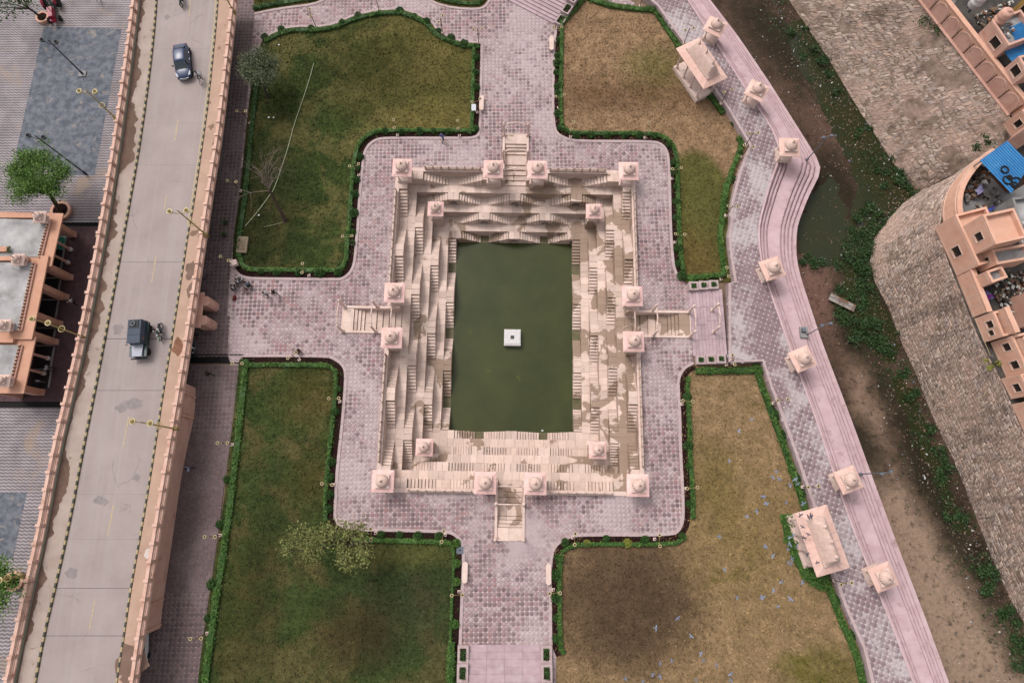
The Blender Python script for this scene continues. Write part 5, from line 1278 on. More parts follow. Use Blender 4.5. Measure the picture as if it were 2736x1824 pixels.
for q in ([(117,72),(325,78),(253,469),(187,468),(42,412)], [(-40,1315),(72,1315),(35,1490),(-40,1505)]):
    sheet('asphalt_patch', [[(p.x, p.y) for p in WP(q)]], .022, ASPH, kind='structure')

# --- the elevated road
PWL = WP([(358,-60),(355,0),(311,330),(268,600),(218,865),(171,1071),(137,1212),(97,1432),(58,1603),(12,1824),(-8,1930)], ZD + 1.0)
PEL = WP([(625,-60),(622,0),(584,338),(566,447),(545,584),(506,849),(482,1008),(447,1214),(405,1471),(368,1704),(352,1824),(335,1930)], ZD + 1.0)
def atz(L, z): return [Vector((p.x, p.y, z)) for p in L]
def xat(L, y):
    for a, b in zip(L, L[1:]):
        if min(a.y, b.y) <= y <= max(a.y, b.y): f = (y - a.y) / (b.y - a.y); return a.x + (b.x - a.x) * f
    return L[0].x if y > L[0].y else L[-1].x
PWs, PEs = smooth_line(PWL, 2), smooth_line(PEL, 2)
Y1, Y0 = 58.0, -19.5
YS = np.arange(Y0, Y1 + .01, 1.0)
wx = lambda y: xat(PWs, y) + .12; ex = lambda y: xat(PEs, y) - .12
KL_ = smooth_line(WP([(418,-60),(418,0),(408,117),(389,272),(366,428),(335,600),(311,736),(280,903),(253,1044),(219,1212),(187,1389),(148,1564),(117,1696),(93,1824),(72,1930)], ZD + .1), 1)
KR_ = smooth_line(WP([(584,-60),(582,0),(576,78),(556,272),(537,409),(514,564),(506,600),(482,756),(463,880),(440,1020),(411,1212),(381,1397),(350,1564),(331,1696),(311,1824),(295,1930)], ZD + .1), 1)
lx = lambda y: xat(KL_, y); rx_ = lambda y: xat(KR_, y)
t = NT('worn_road_concrete')
c = t.mix(t.ramp(t.noise(.35, 7, .65), .3, .7), C(182, 166, 161), C(168, 152, 147))
c = t.mix(t.math('MULTIPLY', t.ramp(t.noise(.55, 6, .7, dist=.4), .66, .72), .45), c, C(140, 128, 126))
mp = t.n('ShaderNodeMapping'); t.set(mp.inputs[0], t.pos); mp.inputs[3].default_value = (1.6, .03, 1)
c = t.mix(t.math('MULTIPLY', t.ramp(t.noise(1.0, 5, .6, vec=mp.outputs[0]), .5, .7), .35), c, C(192, 180, 174))
vo = t.n('ShaderNodeTexVoronoi', feature='DISTANCE_TO_EDGE'); t.set(vo.inputs['Vector'], t.mix(.5, t.pos, t.n('ShaderNodeTexNoise').outputs['Color'])); vo.inputs['Scale'].default_value = .42
crk = t.math('MULTIPLY', t.ramp(vo.outputs['Distance'], .008, .001), t.ramp(t.noise(.2, 3, .5), .53, .60))
c = t.mix(t.math('MULTIPLY', crk, .42), c, C(110, 98, 94)); c = t.val(c, t.math('ADD', .9, t.math('MULTIPLY', t.noise(9, 6, .8), .2)))
t.bump(t.noise(18, 5, .7), .2, .01)
ROADM = t.done(c, .85, .2)
SAND = M('sandy_sidewalk', C(206, 172, 150), C(190, 156, 136), ns=.5, fine=.2, bump=.2, stain=(C(140, 112, 94), .28, .60, .63))
SANDW = M('sandy_verge', C(196, 176, 164), C(178, 156, 144), ns=.5, fine=.3, bump=.2, stain=(C(140, 118, 104), .9, .62, .70))
SANDD = M('damp_dirt_verge', C(128, 100, 86), C(106, 82, 70), ns=1.1, fine=.3, bump=.3, stain=(C(170, 160, 152), 3.2, .70, .74))
deck = link('elevated_road', None, None, Vector((-38, 18, ZD)), kind='structure')
def strip_y(f0, f1, z, mat, name, ya=Y0, yb=Y1, n=None, parent=deck, up=0, **kw):
    n = n or int((yb - ya) / 1.0); ys = np.linspace(ya, yb, n + 1)
    mb = strip_mesh([Vector((f0(y), y, z)) for y in ys], [Vector((f1(y), y, z)) for y in ys])
    if up:
        s = strip_mesh([Vector((f0(y), y, z - up)) for y in ys], [Vector((f0(y), y, z)) for y in ys]); mb.add(s.v, s.f)
        s = strip_mesh([Vector((f1(y), y, z)) for y in ys], [Vector((f1(y), y, z - up)) for y in ys]); mb.add(s.v, s.f)
    return mb.build(name, mat, parent, world=True, **kw)
mb = MB(); q0 = [(wx(y) - .25, y) for y in YS]; q1 = [(ex(y) + .25, y) for y in YS]
poly = q0 + q1[::-1]
mb = MB(); n = len(YS)
for (fa, fb, za, zb) in ((lambda y: wx(y) - .25, lambda y: ex(y) + .25, ZD - .03, ZD - .03), (lambda y: wx(y) + .2, lambda y: ex(y) - .2, ZD - .85, ZD - .85), (lambda y: wx(y) - .25, lambda y: wx(y) + .2, ZD - .03, ZD - .85), (lambda y: ex(y) - .2, lambda y: ex(y) + .25, ZD - .85, ZD - .03)):
    s = strip_mesh([Vector((fa(y), y, za)) for y in YS], [Vector((fb(y), y, zb)) for y in YS]); mb.add(s.v, s.f)
mb.build('deck', SALMON2, deck, world=True)
# carriageway in slabs between joints
joints = [Y1] + [W(440, y, ZD).y for y in (130, 330, 440, 700, 905, 1043, 1320, 1440, 1570, 1698)] + [Y0]
for i in range(len(joints) - 1):
    b, a = joints[i], joints[i + 1]; wide = .032 if i in (4, 5, 9) else .004
    strip_y(lambda y: lx(y) + .12, lambda y: rx_(y) - .12, ZD + .004 + .0007 * (i % 3), ROADM, 'road_slab', a + wide, b - wide, max(3, int(b - a)))
strip_y(lambda y: lx(y) + .12, lambda y: rx_(y) - .12, ZD - .01, DARK, 'joint_bed')
rng2 = np.random.default_rng(5)
wob = lambda y: (.30 + .55 * min(1, max(0, (y - 8) / 14))) + (1.0 + .6 * (y > 12)) * pnoise.fractal(Vector((y * .22, 1.3, 0)), .8, 2.1, 8)
strip_y(lambda y: wx(y) + .1, lambda y: lx(y) - .12, ZD + .10, SANDW, 'sidewalk', up=.12)
strip_y(lambda y: wx(y) + .1, lambda y: min(wx(y) + .3 + max(.12, wob(y)), lx(y) - .15), ZD + .108, SANDD, 'dirt', n=420)
strip_y(lambda y: rx_(y) + .12, lambda y: ex(y) - .1, ZD + .10, SAND, 'sidewalk', up=.12)
strip_y(lambda y: wx(y) + .08, lambda y: wx(y) + .26, ZD + .16, GREENTRIM, 'drain_edge', up=.2)
KBLACK = M('black_kerb_paint', C(76, 78, 70), C(96, 94, 82), ns=5, fine=.3); KYEL = M('yellow_kerb_paint', C(200, 182, 136), C(178, 162, 126), ns=4, fine=.3)
kb = {}
for f in (lx, rx_):
    y = Y0 + .2; i = 0
    pcs = []
    while y < Y1 - .6:
        x, x2 = f(y), f(y + .40); a = math.atan2(x2 - x, .40)
        pcs.append((x, y, a, i % 2)); y += .42; i += 1
    for x, y, a, b in pcs:
        if b not in kb:
            m_ = MB(); vs, fs = box_piece(-.08, .08, 0, .40, -.15, .17, .02); m_.add(vs, fs); kb[b] = m_.mesh('kerb_stone', KYEL if b else KBLACK)
        link('kerb_stone', kb[b], deck, Vector((x, y, ZD)) - deck.location, -a)
YELM = M('faded_yellow_paint', C(214, 190, 140), C(188, 168, 150), ns=5, lo=.44, hi=.56, fine=.2)
mid = lambda y: (lx(y) + rx_(y)) / 2 + .35
for py0, py1 in ((0, 45), (320, 375), (520, 560), (685, 755), (1112, 1195), (1350, 1430), (1600, 1680)):
    a, b = W(440, py1, ZD).y, W(440, py0, ZD).y
    strip_y(lambda y: mid(y) - .06, lambda y: mid(y) + .06, ZD + .012, YELM, 'lane_dash', a, b, 4)
strip_y(lambda y: rx_(y) - .34, lambda y: rx_(y) - .22, ZD + .012, YELM, 'edge_line', W(540, 600, ZD).y, Y1, 40)
# patches and stains on the road
PATCH = M('grey_road_patch', C(162, 150, 147), C(146, 135, 132), ns=2, fine=.3); DAMP = M('damp_sand', C(140, 112, 98), C(126, 100, 86), ns=1, fine=.2)
def blotch(px, py, rx, ry, z, mat, name='road_patch', parent=deck):
    p = W(px, py, z); n = 18; ph = RNG.uniform(0, 6, 3)
    pts = [(p.x + rx * math.cos(a) * (1 + .22 * math.sin(3 * a + ph[0]) + .14 * math.sin(7 * a + ph[1])), p.y + ry * math.sin(a) * (1 + .2 * math.sin(4 * a + ph[2]))) for a in [2 * PI * k / n for k in range(n)]]
    o = sheet(name, [pts], z, mat); L = parent_loc(parent)
    o.parent = parent; o.location = -L; return o
for px, py, rx, ry in ((446, 46, .35, .3), (355, 1078, 1.1, .5), (325, 1090, .6, .4), (315, 880, .5, .6), (192, 1530, .55, .5), (280, 1340, .3, .3), (365, 1275, .3, .3), (265, 1335, .5, .4), (355, 1540, .12, .3)): blotch(px, py, rx, ry, ZD + .014 + .003 * (py % 11) / 11, PATCH)
for px, py, rx, ry in ((512, 722, .7, 1.0), (508, 775, .3, .8), (350, 1762, 1.4, 1.4), (345, 1790, .9, 1.3)): blotch(px, py, rx, ry, ZD + .112 + .004 * (px % 7) / 7, DAMP, 'damp_stain')
blotch(395, 1478, .38, .42, ZD + .114, M('spilt_lime', C(226, 210, 200), C(214, 196, 186)), 'spilt_powder')
blotch(475, 925, .55, .9, ZD + .113, M('broken_brick_hole', C(160, 112, 84), C(128, 88, 70), ns=3), 'broken_patch')
# parapets: posts, rails and a base course
def parapet(label, f, side):
    t = thing('road_parapet', label, 'parapet', (f(18.0), 18.0, ZD), 0, 'pink rail parapets of the elevated road')
    strip_y(lambda y: f(y) - .17, lambda y: f(y) + .17, ZD + .16, PINKR, 'base_course', parent=t, up=.2)
    for z, r in ((.36, .065), (.58, .065), (.80, .065)):
        MB().tube([(f(y), y, ZD + z) for y in YS], r, 6).build('rail', PINKR, t, world=True)
    strip_y(lambda y: f(y) - .15, lambda y: f(y) + .15, ZD + 1.03, PINKR, 'top_rail', parent=t, up=.14)
    m_ = MB(); m_.box(-.19, .19, -.11, .11, 0, 1.08); m_.box(-.22, .22, -.14, .14, 1.08, 1.15); me = m_.mesh('post', PINKR)
    y = Y0 + .5
    while y < Y1: link('post', me, t, Vector((f(y), y, ZD + .02)) - t.location); y += 1.62
    return t
PINKR = M('peach_rail_paint', C(238, 198, 180), C(222, 176, 156), ns=1.2, fine=.2, stain=(C(178, 126, 104), 1.2, .56, .8))
parapet('pink rail parapet along the west edge of the elevated road, beside the wavy paving', lambda y: wx(y) - .08, -1); parapet('pink rail parapet along the east edge of the elevated road, beside the garden path', lambda y: ex(y) + .08, 1)
# abutment wall in the south, piers in the north
ab = thing('road_abutment', 'solid salmon retaining wall below the southern part of the elevated road', 'wall', (-33, 3, 0))
ya, yb_ = W(428, 1677, 0).y, W(523, 1036, 0).y; ys = np.linspace(ya, yb_, 30)
abx = lambda y: xat(smooth_line(WP([(523,1030),(521,1106),(496,1214),(479,1311),(459,1455),(436,1603),(428,1680)], 0), 1), y)
mb = MB()
for A1, B1 in (([Vector((abx(y), y, 0)) for y in ys], [Vector((ex(y) - .02, y, ZD - .1)) for y in ys]), ([Vector((wx(y) + .6, y, 0)) for y in ys], [Vector((wx(y) + .6, y, ZD - .1)) for y in ys])): s = strip_mesh(A1, B1); mb.add(s.v, s.f)
for y in (ya, yb_): mb.add([(abx(y), y, 0), (wx(y) + .6, y, 0), (wx(y) + .6, y, ZD - .1), (ex(y) - .02, y, ZD - .1)], [(0, 1, 2, 3)])
mb.build('wall', SALMON2, ab, world=True)
for y in (ya + .3, ya + 2.6, yb_ - 1.0, yb_ - 3.2):
    MB().tube([(abx(y) + .03, y, .02), (ex(y) + .16, y, ZD - .2)], .09, 5).build('drain_pipe', SALMON, ab, world=True)
for i, (py, lab) in enumerate(((845, 'pink bridge pier with two rounded cap stones sticking out beside the plaza'), (330, 'pink bridge pier hidden below the northern road'), (560, 'pink bridge pier below the road beside the bare tree'))):
    y = W(540, py, 0).y; t = thing('road_pier', lab, 'pier', ((wx(y) + ex(y)) / 2, y, 0), 0, 'piers of the elevated road'); hw = (ex(y) - wx(y)) / 2
    if i == 0:
        MB().box(-hw, hw + .30, -1.9, 1.9, ZD - 1.1, ZD - .86).build('cap_beam', SALMON2, t)
        for s in (-1, 1):
            mb = MB(); mb.prism([(hw - .6, s * 1.05 - .5), (hw + .62, s * 1.05 - .5), (hw + .85, s * 1.05 - .28), (hw + .85, s * 1.05 + .28), (hw + .62, s * 1.05 + .5), (hw - .6, s * 1.05 + .5)], 0, ZD - 1.12); mb.build('column', SALMON2, t)
    for s in (-1, 0): MB().box(s * hw * .7 - .4, s * hw * .7 + .4, -.5, .5, 0, ZD - .86).build('column', SALMON2, t)

# --- the hall with peach eaves beside the road
def hz(px, py, z): return W(px, py, z)
ZE = 4.1
hall = thing('hall', 'peach hall with flat grey roofs, broad eaves and leaning columns beside the elevated road', 'hall', W(120, 800, 0))
fx1 = W(262, 800, .2).x; MBx = -66
yt_, yb2 = y_t - .15, y_b + .2
pcs = []
yy = yb2
while yy < yt_ - .05:
    ye = min(yy + .62, yt_); x = -56.0
    while x < -41.0:
        xe = min(x + .62, -41.0); pcs.append(box_piece(x + .008, xe - .008, yy + .008, ye - .008, -.02, .10 + RNG.uniform(-.004, .004))); x = xe
    yy = ye
emit_pieces(hall, 'floor_tile', pcs, MAROON, key=lambda p: -p[0][0][0])
MB().box(MBx, -41.0, yb2, yt_, -.05, .085).build('floor', MAROON, hall, world=True)
wings = [('upper', [(-40, 565), (169, 570), (137, 711), (-40, 711)], ZE, (128, 598)), ('middle', [(-40, 681), (130, 683), (85, 906), (-40, 905)], ZE + .25, (74, 700)), ('lower', [(-40, 900), (96, 900), (63, 1051), (-40, 1049)], ZE, (45, 905))]
fronts = []
for nm, q, z, _ in wings:
    c4 = WP(q, z); xr_ = [c4[1], c4[2]]; inx = 1.35
    poly = [(p.x, p.y) for p in c4]; poly = poly if sum(poly[i][0] * poly[(i + 1) % 4][1] - poly[(i + 1) % 4][0] * poly[i][1] for i in range(4)) > 0 else poly[::-1]
    mb = MB(); mb.prism(poly, z - .16, z); mb.build('eave', ORANGE, hall, world=True)
    def inset(d, side_in=.9): return [(c4[0].x, c4[0].y - side_in), (c4[1].x - d, c4[1].y - side_in), (c4[2].x - d, c4[2].y + side_in), (c4[3].x, c4[3].y + side_in)]
    r1 = inset(inx)[::-1]; mb = MB(); mb.prism(r1, z + .003, z + .32); mb.build('roof', CONC_W, hall, world=True)
    # beaded parapet edge
    a, b = Vector((*inset(inx - .12)[1], z)), Vector((*inset(inx - .12)[2], z)); n = max(3, int((b - a).length / .34))
    m_ = MB(); m_.lathe([(.10, 0), (.12, .1), (.08, .26), (.12, .34), (.05, .44)], 6); me = m_.mesh('parapet_bead', SALMON)
    for i in range(n + 1): link('parapet_bead', me, hall, a.lerp(b, i / n) - hall.location)
    MB().tube([a + Vector((.12, 0, .12)), b + Vector((.12, 0, .12))], .10, 5).build('eave_moulding', SALMON2, hall, world=True)
    top = MB(); yy = c4[1].y - .45
    top.box(c4[0].x, c4[1].x - 1.9, yy - .22, yy + .22, z + .003, z + .42); top.build('edge_wall', ORANGE, hall, world=True)
    fronts.append((c4, z))
# little kiosks on the roof corners
k2 = None
for px, py, z, w in ((103, 578, ZE + .35, 'northern roof corner of the peach hall'), (45, 692, ZE + .6, 'upper corner of the middle roof of the peach hall'), (8, 868, ZE + .6, 'lower corner of the middle roof of the peach hall'), (6, 1016, ZE + .35, 'southern roof corner of the peach hall')):
    p = W(px, py, z + .9); p.z = z
    if k2 is None: k2 = kiosk('tiny pink domed kiosk on the ' + w, p, 0, e=.62, hc=.5, ph=.12, pr=.42, group='tiny kiosks on the hall roof', eave_mat=PINK_DOME)
    else: c_ = copy_tree(k2, label='tiny pink domed kiosk on the ' + w); c_.location = p
# columns under the eaves: broad piers in the middle, slim columns at both ends
for i, (px, py, wide) in enumerate(((205, 628, 1), (196, 668, 0), (189, 703, 0), (196, 742, 1), (185, 795, 1), (168, 866, 1), (157, 914, 1), (137, 958, 0), (125, 998, 0), (120, 1048, 1))):
    f = W(px, py, .1); zt = ZE - .16
    mb = MB()
    if wide:
        mb.box(f.x - .95, f.x, f.y - .28, f.y + .28, .09, zt); 
        o = mb.build('pier', ORANGE, hall, world=True)
        MB().box(f.x - .96, f.x + .03, f.y - .31, f.y + .31, .09, .5).build('pier_base', SALMON2, o, world=True)
        MB().box(f.x - .9, f.x - .1, f.y - .36, f.y - .285, .5, zt - .4).build('pier_panel', SALMON2, o, world=True)
    else:
        mb.lathe([(.22, 0), (.22, .2), (.15, .3), (.13, zt - 1.5), (.17, zt - 1.35), (.15, zt - 1.2), (.24, zt - .5), (.28, zt - .1)], 10, (f.x - .2, f.y, .09)); o = mb.build('column', SALMON2, hall, world=True)
        for za in (.12, zt - 1.5):
            mb = MB(); mb.lathe([(.17, za), (.235 if za < 1 else .19, za + .04), (.235 if za < 1 else .19, za + .22), (.16, za + .28)], 10, (f.x - .2, f.y, .10)); mb.build('white_band', WHITE, o, world=True)
# back wall with frames of the hall
bx = W(150, 800, 0).x - 1.6
MB().box(bx - .3, bx, yb2 + .3, yt_ - .3, .09, ZE - .17).build('back_wall', SALMON2, hall, world=True)
for py0, py1 in ((632, 720), (742, 790), (800, 850), (875, 912), (922, 985), (985, 1035)):
    a, b = W(178, py0, .1).y, W(178, py1, .1).y; x = W(178 - (py0 - 632) * .10, (py0 + py1) / 2, .1).x - .3; mb = MB()
    mb.box(x - .07, x + .07, b, a, .09, .22); mb.box(x - 1.9, x - .07, a - .12, a, .09, .22); mb.build('stone_border', CONC, hall, world=True)
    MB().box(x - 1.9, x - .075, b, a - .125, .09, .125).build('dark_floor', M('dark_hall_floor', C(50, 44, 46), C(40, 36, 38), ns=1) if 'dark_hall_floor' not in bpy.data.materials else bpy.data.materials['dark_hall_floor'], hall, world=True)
# green notice panel
t = thing('green_signboard', 'green signboard with pale lines between the northern columns of the hall', 'signboard', W(172, 652, .3), -.02)
MB().box(-.75, .75, -.06, .06, 0, 1.2).xf(Matrix.Rotation(PI / 2 - .05, 4, 'Z') @ Matrix.Rotation(-.9, 4, 'X')).build('board', M('green_board', C(24, 122, 92), C(20, 104, 80), ns=3, rough=.5), t)
mb = MB()
for i in range(3): mb.box(-.5, .35 - .1 * i, -.075, -.062, .35 + .25 * i, .40 + .25 * i)
for x0, x1, z0, z1 in ((-.70, .70, .05, .08), (-.70, .70, 1.12, 1.15), (-.70, -.67, .08, 1.12), (.67, .70, .08, 1.12)): mb.box(x0, x1, -.075, -.062, z0, z1)
mb.xf(Matrix.Rotation(PI / 2 - .05, 4, 'Z') @ Matrix.Rotation(-.9, 4, 'X')).build('pale_line', M('pale_green_paint', C(150, 214, 196)), t)
for x in (-.6, .6): MB().tube([(-.1, x, -.25), (-.3, x, .45)], .03, 5).build('leg', GREY, t)
t = thing('round_sign', 'round yellow disc sign half hidden behind the west road parapet', 'sign', W(262, 630, 1.0)); MB().lathe([(.26, 0), (.28, .02), (.26, .05)], 16).build('disc', GOLD, t); MB().tube([(0, 0, -1), (0, 0, 0)], .03, 5).build('post', GREY, t)
t = thing('flower_box', 'small planter with white and red flowers on the flat hall roof', 'planter', W(10, 668, ZE + .32)); MB().box(-1.0, .55, -.26, .26, 0, .3).build('box', ORANGE, t); leaf_cloud('plant', RNG.uniform((.55, -.3, .05), (.95, .3, .5), (60, 3)), .08, SHRUBM, t, world=False)
# ================================================================ HEDGES, SHRUBS, TREES
def hedge(label, pts, off, w, h, dens=95, mat=None, zb=.04, group='clipped hedges round the lawns'):
    if abs(off) >= 1.04: off *= .70; w = min(w, .72) * .82
    else: w *= .82
    L = offset_line(pts, off); R = resample(L, .12); N = int(len(R) * .12 * dens * w / .6)
    i = RNG.integers(0, len(R) - 1, N); lat = RNG.uniform(-w / 2, w / 2, N); along = RNG.uniform(0, .12, N)
    bumpy = .72 + .28 * np.sin(i * .21 + off) * np.sin(i * .077 + 2) + .12 * np.sin(i * .9)
    lat = lat * (.78 + .22 * np.sin(i * .33 + 1) * np.sin(i * .11 + off * 3)) + RNG.normal(0, .06, N) ; P = np.zeros((N, 3))
    for k in range(N):
        a, b = R[i[k]], R[i[k] + 1]; d = (b - a); d.normalize(); P[k] = (a.x + d.x * along[k] - d.y * lat[k], a.y + d.y * along[k] + d.x * lat[k], 0)
    prof = np.sqrt(np.clip(1 - (2 * lat / w) ** 2, 0, 1)); P[:, 2] = zb + h * bumpy * (prof * RNG.uniform(.55, 1.05, N)) + .03
    m = R[len(R) // 2]; t = thing('hedge', label, 'hedge', (m.x, m.y, zb), 0, group)
    leaf_cloud('foliage', P, .085, mat or HEDGE, t, up=.8)
    q = R[::8] + [R[-1]]
    mb = MB(); sl_ = [p + Vector((0, 0, zb + h * .5)) - Vector((0, 0, p.z)) for p in offset_line(q, -w * .33)]; sr = [p + Vector((0, 0, zb + h * .5)) - Vector((0, 0, p.z)) for p in offset_line(q, w * .33)]
    s = strip_mesh(sl_, sr); mb.add(s.v, s.f); s = strip_mesh([Vector((p.x, p.y, zb)) for p in sl_], sl_); mb.add(s.v, s.f); s = strip_mesh(sr, [Vector((p.x, p.y, zb)) for p in sr]); mb.add(s.v, s.f)
    mb.build('twig_mass', SHRUBM, t, world=True); return t
def seg(poly, i0, i1): return sub(poly, i0, i1)
hn = ['north-west', 'north-east', 'south-west', 'south-east']
s = SIDE
# bed-side hedges (behind the dark beds)
hedge('clipped green hedge of the north-west lawn beside the people sitting on the plaza', smooth_line(seg(L_NW, 29, 37), 1), s[0] * 1.25, .75, .5)
hedge('clipped green hedge of the north-west lawn beside the stepwell terrace', smooth_line(seg(L_NW, 21, 29), 1), s[0] * 1.2, .75, .5)
hedge('clipped green hedge of the north-west lawn facing the walker in blue', smooth_line(seg(L_NW, 18, 22), 1), s[0] * 1.1, .7, .5)
hedge('clipped green hedge of the north-west lawn beside the white board', smooth_line(seg(L_NW, 15, 18), 1), s[0] * 1.2, .6, .45)
hedge('wavy green hedge along the curved northern edge of the north-west lawn', smooth_line(seg(L_NW, 0, 15), 1), s[0] * .55, .8, .5)
hedge('low shaded hedge along the dark path side of the north-west lawn', seg(L_NW, 37, len(L_NW) - 1), s[0] * .7, .8, .4, 60, SHRUBM)  # this hedge takes the darker shrub leaf
hedge('green hedge along the plaza edge of the north-east lawn, beside the stone bench', smooth_line(seg(L_NE, 2, 5), 1), s[1] * 1.1, .8, .5)
hedge('thick green hedge at the northern tip of the north-east lawn', smooth_line(seg(L_NE, 30, len(L_NE) - 1) + seg(L_NE, 0, 2), 0), s[1] * .6, 1.0, .6)
hedge('green hedge along the stepwell edge of the north-east lawn', smooth_line(seg(L_NE, 6, 12), 1), s[1] * 1.15, .7, .5)
hedge('green hedge of the narrow grass strip north of the east stair, stepwell side', smooth_line(seg(L_NE, 12, 16), 1), s[1] * 1.1, .9, .55)
hedge('short hedge at the foot of the narrow grass strip, touching the east stair', [L_NE[17] + Vector((.4, 0, 0)), L_NE[18] - Vector((.3, 0, 0))], s[1] * .55, .8, .5)
hedge('green hedge along the promenade wall beside the narrow grass strip', smooth_line(seg(L_NE, 18, 25), 1), s[1] * .75, .95, .6)
hedge('green hedge along the promenade wall south of the north curved-roof pavilion', smooth_line(seg(L_NE, 25, 28), 0), s[1] * .7, .9, .6)
hedge('green hedge along the promenade wall north of the north curved-roof pavilion', smooth_line(seg(L_NE, 29, 31), 0), s[1] * .7, .9, .6)
hedge('green hedge along the top edge of the south-west lawn by the plaza', smooth_line(seg(L_SW, 1, 3), 1), s[2] * 1.3, .9, .5)
hedge('long green hedge of the south-west lawn beside the stepwell terrace', smooth_line(seg(L_SW, 3, 11), 1), s[2] * 1.2, .6, .5)
hedge('green hedge of the south-west lawn under the yellowish tree', smooth_line(seg(L_SW, 13, 16), 1), s[2] * 1.25, .8, .5)
hedge('green hedge of the south-west lawn beside the southern plaza arm', smooth_line(seg(L_SW, 16, 21), 1), s[2] * 1.2, .35, .45)
hedge('bushy green hedge beside the south stair planters', seg(L_SW, 21, 23), s[2] * .7, 1.1, .6)
hedge('long green hedge between the south-west lawn and the cobbled path', smooth_line(seg(L_SW, 24, len(L_SW) - 1) + [L_SW[0]], 0), s[2] * .8, 1.0, .5)
hedge('green hedge along the northern edge of the big brown south-east lawn', seg(L_SE, 0, 1), s[3] * .8, 1.1, .6)
hedge('green hedge of the south-east lawn beside the stepwell terrace', smooth_line(seg(L_SE, 21, len(L_SE) - 2), 1), s[3] * 1.15, .75, .5)
hedge('green hedge of the south-east lawn along the south side of the stepwell terrace', smooth_line(seg(L_SE, 16, 20), 1), s[3] * 1.1, .6, .5)
hedge('broken green hedge of the south-east lawn beside the southern plaza arm', smooth_line(seg(L_SE, 11, 15), 1), s[3] * 1.1, .85, .5)
hedge('green hedge along the promenade wall of the south-east lawn, north part', smooth_line(seg(L_SE, 1, 4), 0), s[3] * .75, 1.0, .6)
hedge('green hedge along the promenade wall of the south-east lawn beside its pavilion', smooth_line(seg(L_SE, 4, 6), 0), s[3] * .75, 1.0, .6)
hedge('green hedge along the promenade wall of the south-east lawn, south part', smooth_line(seg(L_SE, 6, 9), 0), s[3] * .75, 1.0, .6)
hedge('dense green hedge wrapped round the south curved-roof pavilion', WP([(2098, 1372), (2108, 1430), (2135, 1500), (2165, 1545), (2200, 1560)]), 0, 1.9, .75)
hedge('green hedge wrapped round the north curved-roof pavilion', WP([(1815, 178), (1832, 220), (1858, 258), (1900, 258)]), 0, .9, .6)
hedge('short dark hedge of the small lawn at the top edge', smooth_line(seg(L_TL, 1, 5), 1), 1 * .6, .8, .4, mat=SHRUBM); hedge('dark hedge of the small lawn at the top centre', smooth_line(seg(L_TC, 1, 6), 1), 1 * .6, .8, .4, mat=SHRUBM)

# round clipped shrubs
def shrub_mesh(r, mat):
    N = 420; d = RNG.normal(0, 1, (N, 3)); d /= np.linalg.norm(d, axis=1)[:, None]; d[:, 2] = np.abs(d[:, 2]); P = d * r * RNG.uniform(.72, 1.04, N)[:, None]; P[:, 2] += .06
    o = leaf_cloud('foliage', P, .075, mat, None, world=False, up=.2); me = o.data; bpy.data.objects.remove(o); return me
SM = [shrub_mesh(.52, SHRUBM), shrub_mesh(.45, SHRUBM), shrub_mesh(.48, HEDGE), shrub_mesh(.45, YSHRUB)]
st_me = MB().tube([(0, 0, -.05), (.02, 0, .35)], .04, 5).mesh('stem', BARK)
def round_shrub(px, py, lab, k=0, sc=1.0):
    t = thing('round_shrub', lab, 'shrub', W(px, py, .05), RNG.uniform(0, 6), 'round clipped shrubs along the hedges')
    o = link('foliage', SM[k], t); o.scale = (sc, sc, sc * .9); link('stem', st_me, t)
